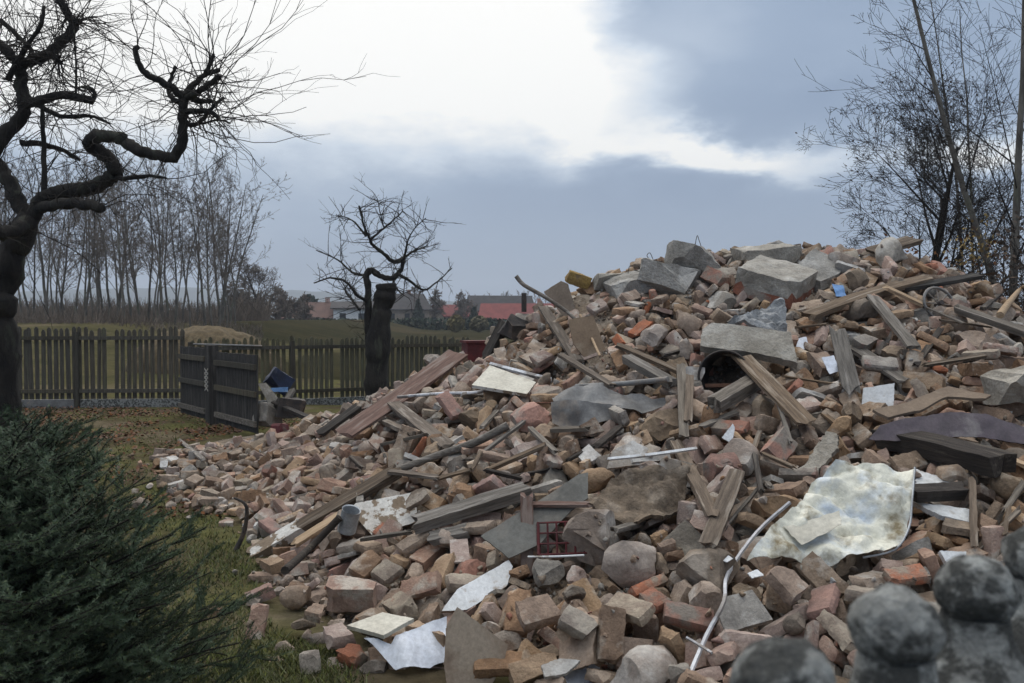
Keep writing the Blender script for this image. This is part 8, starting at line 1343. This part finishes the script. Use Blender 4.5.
board('plastic_scrap', 'small white plastic scrap between bricks near the bottom edge', 'plastic scrap', None, [(566,672),(586,661),(600,668),(590,690),(560,695)], (0,-.6,.8), .004, 'white_plastic', .03, .03, .02)
rod('stick', 'long white lath lying across the dirt in the middle of the heap', 'stick', 'the white lath', [(608,471),(650,467),(696,460)], .013, 'white_board', .08, 4)
plank('plank', 'brown plank leaning down from the white lath', 'plank', 'the leaning brown plank', (676,457), (713,526), .08, .03, 'wood_brown', .10, .06, jag=.05)
plank('plank', 'weathered plank below the leaning brown plank, sloping the other way', 'plank', None, (737,484), (708,556), .10, .035, 'wood_brown', .07, .06)
board('dirt_slab', 'slab of floor with earth and mortar crumbs stuck to it', 'slab', 'the earthy floor slab', [(588,508),(612,476),(690,468),(684,505),(662,520),(625,530)], (.05,-.55,.82), .03, 'dirt', .10, .12, .03, 6, rag=.004, slack=.1)
board('plaster_shard', 'jagged white plaster piece propped above the white lath', 'shard', None, [(606,470),(612,452),(632,442),(648,450),(640,466)], (.1,-.75,.6), .02, 'plaster', .06)
board('shard', 'small white shell like shard below the enamel sheet', 'shard', None, [(747,574),(757,570),(764,576),(752,579)], (0,-.5,.85), .006, 'white_board', .03)
board('shard', 'tiny white shard beside the white trim strip', 'shard', None, [(718,559),(726,555),(733,559),(727,563)], (0,-.5,.85), .006, 'white_board', .03)
board('shard', 'narrow white ceramic shard on edge near the dark weathered plank', 'shard', None, [(722,438),(733,424),(735,428),(732,444)], (-.3,-.8,.4), .01, 'white_board', .05)
board('rag', 'crumpled pale blue plastic scrap on the upper slope', 'plastic scrap', 'the pale blue scrap', [(832,284),(843,286),(847,297),(836,296)], (0,-.7,.7), .004, 'blue_plastic', .08, .05, .02)
board('rag', 'white scrap hanging beside the long brown plank', 'plastic scrap', None, [(792,340),(806,337),(810,349),(796,350)], (0,-.8,.6), .004, 'white_plastic', .08, .03, .02)
board('rag', 'pale scrap caught on the ragged grey board', 'plastic scrap', None, [(822,357),(834,355),(840,370),(830,374)], (0,-.8,.6), .004, 'white_plastic', .08, .04, .02)
rod('conduit', 'thin white rod lying over a boulder in the middle of the heap', 'conduit', None, [(528,574),(556,574),(584,573)], .006, 'white_board', .10, 5)
# dead twig on the grass
c = hit(236, 548); d_ = c.y - .3; rod('branch', 'black crooked dead branch standing out of the left foot of the heap', 'branch', 'the crooked dead branch', [(236,550,d_),(244,532,d_),(247,512,d_-.05),(244,503,d_-.08),(234,498,d_-.1)], (.022,.008), 'black_iron', 0, 6)
# ---- odds and ends by the gate
o = board('board', 'pale grey board leaning by the end of the gate', 'board', 'the pale leaning board', [(258,384),(266,383),(281,402),(270,406)], (.2,-.9,.35), .02, 'concrete', 0, depth=13.7)
block('plastic_tub', 'dark blue plastic tub lying upturned beyond the gate', 'tub', 'the blue tub', 279, 381, (.36,.3,.3), (0,35,20), 'navy_plastic', 0, 14.0, 41, 1)
board('rag', 'light blue rag hanging below the dark blue tub', 'rag', None, [(270,388),(288,387),(288,392),(274,392)], (0,-.95,.2), .01, 'blue_plastic', 0, .02, .03, depth=13.75)
plank('beam', 'dark pole propped against the blue tub', 'pole', None, (273,403,13.6), (322,424,12.4), .07, .07, 'wood_dark', 0, 0)
plank('beam', 'short pale timber crossing the dark pole by the blue tub', 'timber', None, (282,408,13.5), (293,390,13.7), .09, .05, 'wood_grey', 0, 0)
block('debris_clod', 'dark clod of scrap below the blue tub', 'scrap', None, 290, 408, (.4,.4,.3), (0,10,20), 'black_iron', 0, 13.5, 44, 5)
block('debris_clod', 'small grey heap of scrap next to the end of the gate', 'scrap', None, 268, 415, (.35,.3,.35), (0,10,60), 'stone_grey', 0, 13.5, 45, 5)
block('debris_clod', 'low red scrap piece on the rubble beyond the gate', 'scrap', None, 281, 432, (.22,.2,.14), (0,10,60), 'red_paint', .05, 12.6, 46, 4)
plank('stick', 'thin bleached stick lying on the leafy lawn', 'stick', None, (178,441), (203,462), .05, .03, 'wood_grey', .03, .03, carve_=False)
# ---- splintered laths and sticks all over the heap
rr = random.Random(64); SPOTS = []; n_s = 0; TOP = build_bvh(PIECES); bpy.context.view_layer.update(); vs = []; fs = []
for o in COL.objects:
    if o.type == 'MESH' and o.name.split('.')[0] not in ('ground', 'hills', 'dirt_mound', 'needles', 'undergrowth') and not (o.parent and o.parent.get('category') in ('tree', 'shrub', 'fence', 'house', 'sapling')):
        n = len(vs); mw = o.matrix_world; vs += [mw @ v.co for v in o.data.vertices]; fs += [[n + i for i in p.vertices] for p in o.data.polygons]
ITEMS = BVHTree.FromPolygons(vs, fs)
def on_item(px, py):
    h = ITEMS.ray_cast(CAM, ray(px, py)); return h[0] is not None
for try_ in range(3000):
    if n_s >= 80: break
    px, py = rr.uniform(330, 1015), rr.uniform(290, 545)
    if py < 470 - (px - 300) * .3 or any((px-a)**2 + (py-b)**2 < 420 for a, b in SPOTS) or any(abs(px-l[1]) < 16 and abs(py-l[2]) < 10 for l in LM): 
        continue
    if on_item(px, py): continue
    if hit(px, py).y > 11: continue
    SPOTS.append((px, py)); c = hit(px, py); ln = rr.uniform(.18, .6); a = rr.uniform(0, 3.14); dx = ln * FPX / c.y * .5
    m_ = rr.choice(('wood_brown', 'wood_grey', 'wood_brown', 'wood_dark', 'wood_grey')); w_ = rr.uniform(.015, .05); big = 'narrow' if w_ < .032 else 'flat'
    l = min(LM, key=lambda l: (l[1]-px)**2 + (l[2]-py)**2); rel = ('below' if py > l[2] else 'above') if abs(py-l[2]) > abs(px-l[1]) * .8 else 'beside'
    lab = f"{'short' if ln < .35 else 'long'} {big} {'dark' if m_ == 'wood_dark' else 'grey' if m_ == 'wood_grey' else 'brown'} splintered lath {rel} {l[0]}"
    if any(o_.get('label') == lab for o_ in COL.objects) or any(on_item(px + s_*dx*math.cos(a), py + s_*dx*math.sin(a)*.6) for s_ in (-1, -.5, .5, 1)): continue
    plank('lath', lab, 'lath', None, (px - dx*math.cos(a), py - dx*math.sin(a)*.6), (px + dx*math.cos(a), py + dx*math.sin(a)*.6), w_, rr.uniform(.012, .03), m_, rr.uniform(.02, .05), rr.choice((.03, .04, .05, .14)), group='splintered laths in the rubble', seg=6, carve_=False); n_s += 1
# ---- bricks and stones picked out by hand at the near foot
def hp(k, px, py, xd, zd, s, m, lift=.04):
    global PIECES
    c = hit(px, py) + Vector((0, -.01, lift)); Q = frame_of((0,0,0), zd, xd).to_quaternion(); p = mk_piece(k, c, Q, s); p.hand = 'fixed'; p.mat = m
    PIECES = [q for q in PIECES if q.hand or ((q.loc - c).length > .115 * s and not (abs(q.px[0] - px) < 20 and abs(q.px[1] - py) < 22 and (q.loc - CAM).length < (c - CAM).length + .04))]; PIECES.append(p)
TOP = build_bvh(PIECES)
for a in ((1,518,619,(.1,.7,.62),(0,-.62,.75),1,'brick_brown'), (8,549,616,(.9,.25,.15),(0,-.6,.8),1.25,'brick_brown'), (2,611,642,(.12,.55,.8),(.1,-.8,.55),1,'brick_brown'), (10,637,645,(.25,.5,.8),(0,-.8,.5),1.25,'brick_brown'),
    (24,574,632,(.6,.5,.3),(0,-.5,.8),1.0,'stone_pink'), (12,586,636,(.8,-.3,-.3),(.2,-.5,.8),1.0,'brick_grey'), (3,500,672,(1,.1,-.1),(0,-.35,.93),1,'brick_brown'), (33,745,618,(.9,.1,.2),(-.15,-.75,.6),1.25,'stone_grey'), (26,708,580,(.9,.3,0),(0,-.4,.9),1.5,'stone_brown'),
    (0,688,624,(.93,-.1,-.25),(.1,-.5,.85),.95,'brick_red'), (11,664,603,(.8,.4,.2),(0,-.5,.85),.95,'brick_red'), (17,352,600,(1,.0,.02),(0,-.3,.95),1.1,'brick_pink'), (1,258,629,(.1,.35,.93),(.1,-.93,.3),.78,'brick_pink'), (9,256,600,(.2,.3,.9),(.1,-.9,.3),.6,'brick_red'),
    (25,300,603,(1,.1,0),(0,-.2,.95),.9,'stone_pink'), (9,417,673,(.9,.3,0),(0,-.4,.9),1.15,'brick_brown'), (13,446,672,(.4,.6,.5),(0,-.6,.7),1.1,'brick_pink'), (10,396,572,(.6,.6,.3),(0,-.5,.85),1.15,'brick_grey'), (12,372,566,(.5,.6,.5),(0,-.6,.8),1.1,'brick_brown'),
    (28,596,556,(.9,.2,.2),(0,-.5,.85),2.0,'stone_pink',.12), (22,548,580,(.9,.2,0),(0,-.4,.9),1.1,'stone_grey'), (5,905,583,(.93,.2,.0),(0,-.4,.9),.8,'brick_red'), (14,795,600,(.5,-.4,-.5),(.3,-.6,.7),1.15,'brick_brown'), (21,800,560,(.9,.2,0),(0,-.4,.9),.9,'stone_brown'),
    (6,352,672,(.95,.2,.05),(0,-.3,.95),.95,'brick_grey'), (23,286,657,(1,.2,0),(0,-.2,.95),.75,'stone_brown'), (29,318,648,(1,.2,0),(0,-.2,.95),.7,'stone_pink'), (20,275,668,(1,0,0),(0,0,1),.5,'stone_brown'), (15,600,310,(.7,.5,.3),(0,-.6,.8),1.1,'brick_pink'), (8,545,360,(.7,.5,.3),(0,-.6,.8),1.1,'brick_pink'),
    (17,395,668,(.9,.3,0),(0,-.4,.9),1,'brick_brown'), (11,352,640,(.8,.3,0),(0,-.2,.97),1.1,'brick_pink'), (13,328,622,(.9,-.3,0),(.1,-.2,.97),.9,'brick_brown'), (21,306,630,(.9,.3,0),(0,-.1,.97),.6,'stone_brown'), (24,338,630,(.9,.3,0),(0,-.1,.97),.5,'stone_pink'), (9,365,655,(.5,.7,0),(0,-.2,.97),1.1,'brick_red'), (27,375,680,(.9,.3,0),(0,-.1,.97),.8,'stone_brown'), (34,592,356,(.8,.3,.2),(0,-.7,.7),1.2,'brick_pink'), (4,450,410,(.5,-.5,-.5),(.3,-.6,.7),1.1,'brick_red'), (30,652,340,(.8,.3,.2),(0,-.7,.7),1.2,'stone_pink')): hp(*a)
TOP = None

# ---------------------------------------------------------------- the loose pieces themselves
def colour_of(p):
    x, y = p.px; r = rr.random(); brick = p.k < 20
    if p.k >= 32: return 'plaster' if r < .35 else 'stone_grey' if r < .6 else 'brick_pink' if r < .8 else 'fibre'
    left = max(0, min(1, (430 - x) / 130)); top = max(0, min(1, (330 - y) / 60)); right = max(0, min(1, (x - 700) / 200)) * max(0, min(1, (y - 330) / 80))
    if brick:
        w = [('brick_brown', .9 + .8 * right), ('brick_tan', 1.0 + .9 * left), ('brick_red', .2 - .08 * right), ('brick_pink', .75 + 1.0 * left), ('brick_grey', .4 + .3 * left)]
    else:
        w = [('stone_brown', .8 + 1.4 * right), ('stone_grey', .28 + .8 * top), ('stone_pink', .8 + 1.4 * left), ('brick_tan', .5), ('brick_red', .05)]
    t = sum(b for a, b in w) * r
    for a, b in w:
        t -= b
        if t <= 0: return a
    return w[0][0]
for p in PIECES:
    if not p.mat: p.mat = colour_of(p)
    if p.mat == 'fibre': p.mat = 'stone_brown'
WORD = {'brick_tan': 'dusty tan', 'brick_brown': 'brown', 'brick_red': 'orange red', 'brick_pink': 'pale pinkish', 'brick_grey': 'mortar grey', 'stone_grey': 'grey', 'stone_brown': 'earthy brown', 'stone_pink': 'pale pinkish', 'plaster': 'whitish'}
def kind_of(p): return 'brick' if p.k < 20 else 'stone' if p.k < 32 else 'plate'
NAME = {'brick': 'brick', 'stone': 'rubble_stone', 'plate': 'plaster_plate'}
GRP = {'brick': 'loose bricks of the rubble heap', 'stone': 'loose stones and mortar lumps of the heap', 'plate': 'broken plates of plaster and concrete on the heap'}
PIECES.sort(key=lambda p: 0 if p.hand else 1)
count = {}; single = []; rest = {}
for p in PIECES:
    k = kind_of(p); count[k] = count.get(k, 0) + 1
    vis = 90 < p.px[0] < 1034 and 200 < p.px[1] < 695
    if vis and count[k] <= 300: single.append(p)
    else: rest.setdefault(k, []).append(p)
def mesh_data(V, F, name):
    me = bpy.data.meshes.new(name); me.vertices.add(len(V)); me.vertices.foreach_set('co', V.astype(np.float32).ravel()); me.loops.add(F.size); me.loops.foreach_set('vertex_index', F.astype(np.int32).ravel())
    me.polygons.add(len(F)); me.polygons.foreach_set('loop_start', np.arange(0, F.size, 3, dtype=np.int32)); me.update(calc_edges=True); return me
MESH = {}
used = {}
def describe(p):
    k = kind_of(p); z = p.q @ Vector((0, 0, 1)); x = p.q @ Vector((1, 0, 0))
    pose = 'standing on end' if abs(x.z) > .72 else 'lying flat' if abs(z.z) > .88 else 'on edge' if abs(z.z) < .4 else 'tilted'
    form = ('whole' if p.k < 8 else 'broken half' if p.k < 16 else 'mortared double') if k == 'brick' else ('big' if p.s > 1.25 else 'fist sized' if p.s < .6 else 'broken') if k == 'stone' else 'thin broken'
    noun = {'brick': 'brick', 'stone': 'stone', 'plate': 'plate'}[k]
    c = sorted(LM, key=lambda l: (l[1]-p.px[0])**2 + ((l[2]-p.px[1])*1.3)**2)
    base = f"{WORD[p.mat]} {form} {noun} {pose}"
    for n_try, l in enumerate(c[:9]):
        dx, dy = p.px[0] - l[1], p.px[1] - l[2]; rel = ('below' if dy > 0 else 'above') if abs(dy) > abs(dx) * .8 else 'beside'
        lab = f"{base} {rel} {l[0]}"
        if lab not in used and len(lab.split()) <= 16: used[lab] = p; return lab
    l = c[0]; dx, dy = p.px[0] - l[1], p.px[1] - l[2]
    for w_ in ('a brick length', 'two brick lengths', 'a pace', 'an arm length', 'a long pace', 'two paces', 'three paces'):
        lab = f"{base} {w_} from {l[0]}"
        if lab not in used: used[lab] = p; return lab
    return lab
for p in single:
    k = kind_of(p); key = (p.k, p.mat)
    if key not in MESH:
        V, F = PROTO[p.k]; me = mesh_data(V, F, NAME[k]); o = link(NAME[k], me, p.mat, None, 34); MESH[key] = me
    else: o = bpy.data.objects.new(NAME[k], MESH[key]); COL.objects.link(o)
    o.matrix_world = p.M; tag(o, describe(p), {'brick': 'brick', 'stone': 'stone', 'plate': 'plaster plate'}[k], GRP[k])
for k, ps in rest.items():
    mats = sorted({p.mat for p in ps}); Vs = []; Fs = []; rn = []; mi = []; n = 0
    for p in ps:
        V = pverts(p); Fp = PROTO[p.k][1]; Vs.append(V); Fs.append(Fp + n); n += len(V); rn.append(np.full(len(Fp), rr.random())); mi.append(np.full(len(Fp), mats.index(p.mat)))
    o = np_mesh({'brick': 'brick_rubble', 'stone': 'stone_rubble', 'plate': 'plaster_rubble'}[k], np.concatenate(Vs), np.concatenate(Fs), mats, np.concatenate(rn), np.concatenate(mi)); o.data.shade_smooth(); o.data.set_sharp_from_angle(angle=R(34)); tag(o, kind='stuff')
print('single', len(single), {k: len(v) for k, v in rest.items()}, 'label dup', len(single) - len(used))
# ---- crumbs: small broken bits between and around the pieces
SMALL = build_bvh(PIECES); rr = random.Random(17); mats = ['stone_grey', 'stone_brown', 'stone_pink', 'brick_brown', 'brick_red', 'plaster']; Vs = []; Fs = []; rn = []; mi = []; n = 0
ICO = []
for i in range(8):
    b = bmesh.new(); bmesh.ops.create_icosphere(b, subdivisions=1, radius=1)
    for v in b.verts: v.co = Vector((v.co.x * rr.uniform(.8,1.3), v.co.y * rr.uniform(.6,1), v.co.z * rr.uniform(.35,.8))) * rr.uniform(.75, 1.2)
    ICO.append((np.array([tuple(v.co) for v in b.verts]), np.array([[v.index for v in f.verts] for f in b.faces]))); b.free()
FRAG = []
for i in range(12):
    b = bmesh.new(); bmesh.ops.create_icosphere(b, subdivisions=2, radius=1)
    a3 = (rr.uniform(.8, 1.5), rr.uniform(.6, 1), rr.uniform(.3, .8))
    for v in b.verts: v.co = Vector((v.co.x * a3[0], v.co.y * a3[1], v.co.z * a3[2]))
    for k in range(7):
        nn = _rv(rr); m_ = max(v.co.dot(nn) for v in b.verts); _cut(b, nn * m_ * rr.uniform(.3, .65), nn, .05, rr)
    _rough(b, .09, 2, i); bmesh.ops.triangulate(b, faces=b.faces[:]); b.verts.ensure_lookup_table(); FRAG.append((np.array([tuple(v.co) for v in b.verts]), np.array([[v.index for v in f.verts] for f in b.faces]))); b.free()
for i in range(34000):
    px = rr.uniform(120, 1050); py = rr.uniform(255, 740); h = SMALL.ray_cast(CAM + Vector((rr.uniform(-1,1), 0, rr.uniform(0, 1.2))), ray(px, py))
    if h[0] is None or h[1].z < .1 or (h[2] >= len(BF) and rr.random() < .95) or h[0].y > 12.5 or float(heap_z(h[0].x, h[0].y)[0]) < .012: continue
    occ = sum(1 for k in range(6) if SMALL.ray_cast(h[0] + h[1] * .006, Vector((math.cos(k*1.047), math.sin(k*1.047), .5)), .16)[0] is not None)
    if occ < 2: continue
    s = rr.choice((.014, .018, .022, .026, .034)) * rr.uniform(.8, 1.25); q = Euler((rr.uniform(0,6), rr.uniform(0,6), rr.uniform(0,6))).to_matrix(); V, Fp = FRAG[rr.randrange(12)]
    V = (V * s) @ np.array(q).T + np.array(h[0] + Vector((0, 0, s * .3))); Vs.append(V); Fs.append(Fp + n); n += len(V); rn.append(np.full(len(Fp), rr.random())); mi.append(np.full(len(Fp), rr.choices(range(6), (3, 4, 4, 4, .8, .8))[0]))
print('frags', len(Vs))
for i in range(26000):
    px = rr.uniform(120, 1060); py = rr.uniform(250, 740); 
    if rr.random() < .35: px, py = rr.uniform(230, 1060), rr.uniform(480, 740)
    h = SMALL.ray_cast(CAM + Vector((rr.uniform(-1,1), 0, rr.uniform(0, 1.5))), ray(px, py))
    if h[0] is None or (h[2] >= len(BF) and rr.random() < .98) or h[1].z < .45 or h[0].y > 13: continue
    if h[0].z < .02 and rr.random() < .95: continue
    if float(heap_z(h[0].x, h[0].y)[0]) < .012: continue
    occ = sum(1 for k in range(6) if SMALL.ray_cast(h[0] + h[1] * .006, Vector((math.cos(k*1.047), math.sin(k*1.047), .45)), .12)[0] is not None)
    if occ < 3 and h[0].z > .03: continue
    s = min(.022, .004 + rr.expovariate(1 / .006)); q = Euler((rr.uniform(0,6), rr.uniform(0,6), rr.uniform(0,6))).to_matrix(); V, Fp = ICO[rr.randrange(8)]
    V = (V * s) @ np.array(q).T + np.array(h[0] + Vector((0, 0, s * .35))); Vs.append(V); Fs.append(Fp + n); n += len(V); rn.append(np.full(len(Fp), rr.random())); mi.append(np.full(len(Fp), rr.choices(range(6), (3, 5, 4, 3, .7, 1))[0]))
o = np_mesh('small_rubble', np.concatenate(Vs), np.concatenate(Fs), mats, np.concatenate(rn), np.concatenate(mi)); tag(o, kind='stuff')
# ---------------------------------------------------------------- turf and fallen leaves
Vs = []; Fs = []; n = 0; rr = random.Random(23); rn = []
for i in range(52000):
    px = rr.uniform(60, 345); py = 470 + 240 * rr.random() ** .8 if i % 4 else rr.uniform(405, 500); r = ray(px, py)
    if r.z >= 0: continue
    p = CAM + r * (-CAM.z / r.z); p += Vector((rr.uniform(-.15,.15), rr.uniform(-.15,.15), 0))
    if p.y > 16 or float(heap_z(p.x, p.y)[0]) > .03: continue
    d = noise.noise(Vector((p.x * 1.2, p.y * 1.2, 5)))
    if d < rr.uniform(-.45, .25) : continue
    z = gz(p.x, p.y); h = rr.uniform(.018, .05) * (1 if p.y < 8 else .8); a = rr.uniform(0, 6.283); w = .0028 + .0004 * p.y; t = Vector((math.cos(a), math.sin(a), 0))
    lean = Vector((rr.gauss(0, .6), rr.gauss(0, .6), 0)) * h
    Vs += [p + t * w + Vector((0,0,z)), p - t * w + Vector((0,0,z)), p + lean + Vector((0,0,z+h))]; Fs.append((n, n+1, n+2)); n += 3; rn.append(rr.random())
o = np_mesh('grass', np.array([tuple(v) for v in Vs]), np.array(Fs), 'grass', np.array(rn)); tag(o, kind='stuff')
Vs = []; Fs = []; n = 0; rn = []
for i in range(15000):
    px = rr.uniform(20, 300); py = rr.gauss(424, 13) if i % 5 else rr.uniform(405, 520)
    if py < 404: py = 404 + rr.random() * 14
    r = ray(px, py); p = CAM + r * (-CAM.z / r.z)
    if p.y > 17.8 or float(heap_z(p.x, p.y)[0]) > .05 : continue
    if noise.noise(Vector((p.x * .8, p.y * .8, 9))) < rr.uniform(-.3, .35): continue
    s = rr.uniform(.018, .042); nn = Vector((rr.gauss(0,.5), rr.gauss(0,.5), 1)).normalized(); a = Matrix.Rotation(rr.uniform(0,6.28), 3, nn) @ nn.orthogonal().normalized() * s; b = nn.cross(a) * .6; p = p + Vector((0, 0, gz(p.x, p.y) + rr.uniform(.01, .04)))
    Vs += [p - a, p + b, p + a, p - b]; Fs.append((n, n+1, n+2, n+3)); n += 4; rn.append(rr.random())
o = np_mesh('fallen_leaves', np.array([tuple(v) for v in Vs]), np.array(Fs), 'dry_leaf', np.array(rn)); tag(o, kind='stuff')

# ---------------------------------------------------------------- weathered concrete garden fence with ball heads, right in front of the camera
root = empty('concrete_fence', (.394, .90, 0)); tag(root, 'lichen grey concrete garden fence with ball topped pickets, out of focus', 'fence')
A = Vector((.239, .77, 0)); step = Vector((.1575, .140, 0)); u = step.normalized(); fr = Matrix.Rotation(math.atan2(u.y, u.x), 4, 'Z')
for k in range(-6, 12):
    c = A + step * k; z = 1.477 + .003 * math.sin(k * 2.1)
    bm = bmesh.new(); bmesh.ops.create_icosphere(bm, subdivisions=5, radius=.0455)
    for v in bm.verts:
        p = v.co.copy(); v.co *= 1 + noise.noise(p * 40 + Vector((k, 0, 0))) * .085 + noise.noise(p * 120 + Vector((k, 3, 0))) * .04; v.co.z *= .93 if v.co.z > 0 else .88
        v.co += c + Vector((0, 0, z))
    bm_obj('ball_head', bm, 'lichen_concrete', root, 180)
    bm = bmesh.new(); prof = [(.0, .038), (.03, .041), (.045, .05), (.062, .072), (.085, .086), (.12, .09), (1.42, .092)]; rings = []
    for dz, w in prof:
        ring = []
        for j in range(24):
            t = 6.28318 * j / 24; e = .5; cx = abs(math.cos(t)) ** e * (1 if math.cos(t) > 0 else -1); sy = abs(math.sin(t)) ** e * (1 if math.sin(t) > 0 else -1)
            bl = min(1, dz / .08); x = w * ((1-bl) * math.cos(t) + bl * cx * .92) ; y = min(w, .062) * ((1-bl) * math.sin(t) + bl * sy * .92)
            p = Vector((x, y, -.028 - dz)); p *= 1; p += Vector((noise.noise(p * 30 + Vector((k, 0, 0))), noise.noise(p * 30 + Vector((k, 5, 0))), noise.noise(p * 30 + Vector((k, 9, 0))))) * .0035
            ring.append(bm.verts.new((fr @ p) + c + Vector((0, 0, z))))
        rings.append(ring)
    for i in range(len(rings) - 1):
        for j in range(24): bm.faces.new((rings[i][j], rings[i][(j+1) % 24], rings[i+1][(j+1) % 24], rings[i+1][j]))
    bm.faces.new(rings[0]); bmesh.ops.recalc_face_normals(bm, faces=bm.faces[:])
    bm_obj('picket', bm, 'lichen_concrete', root, 50)
mb = MB()
for zz in (1.22, .35): mb.box(A + step * 2.5 + Vector((0, 0, zz)), (step.length * 18, .05, .10), fr.to_3x3())
mb.build('rail', 'lichen_concrete', root)

# ---------------------------------------------------------------- damp evening air between the yard and the far hills
hz = bmesh.new(); bmesh.ops.create_cube(hz, size=1, matrix=Matrix.Translation((0, 1200, 70)) @ Matrix.Diagonal((9000, 4800, 150, 1)))
hm = bpy.data.materials.new('haze'); hm.use_nodes = True; hn = hm.node_tree.nodes; hn.remove(hn['Principled BSDF']); pv = hn.new('ShaderNodeVolumePrincipled')
pv.inputs['Color'].default_value = (.72, .80, .92, 1); pv.inputs['Density'].default_value = .00055; pv.inputs['Anisotropy'].default_value = .3
hm.node_tree.links.new(pv.outputs[0], hn['Material Output'].inputs['Volume'])
M['haze'] = hm; ho = bm_obj('haze', hz, 'haze'); tag(ho, kind='stuff')
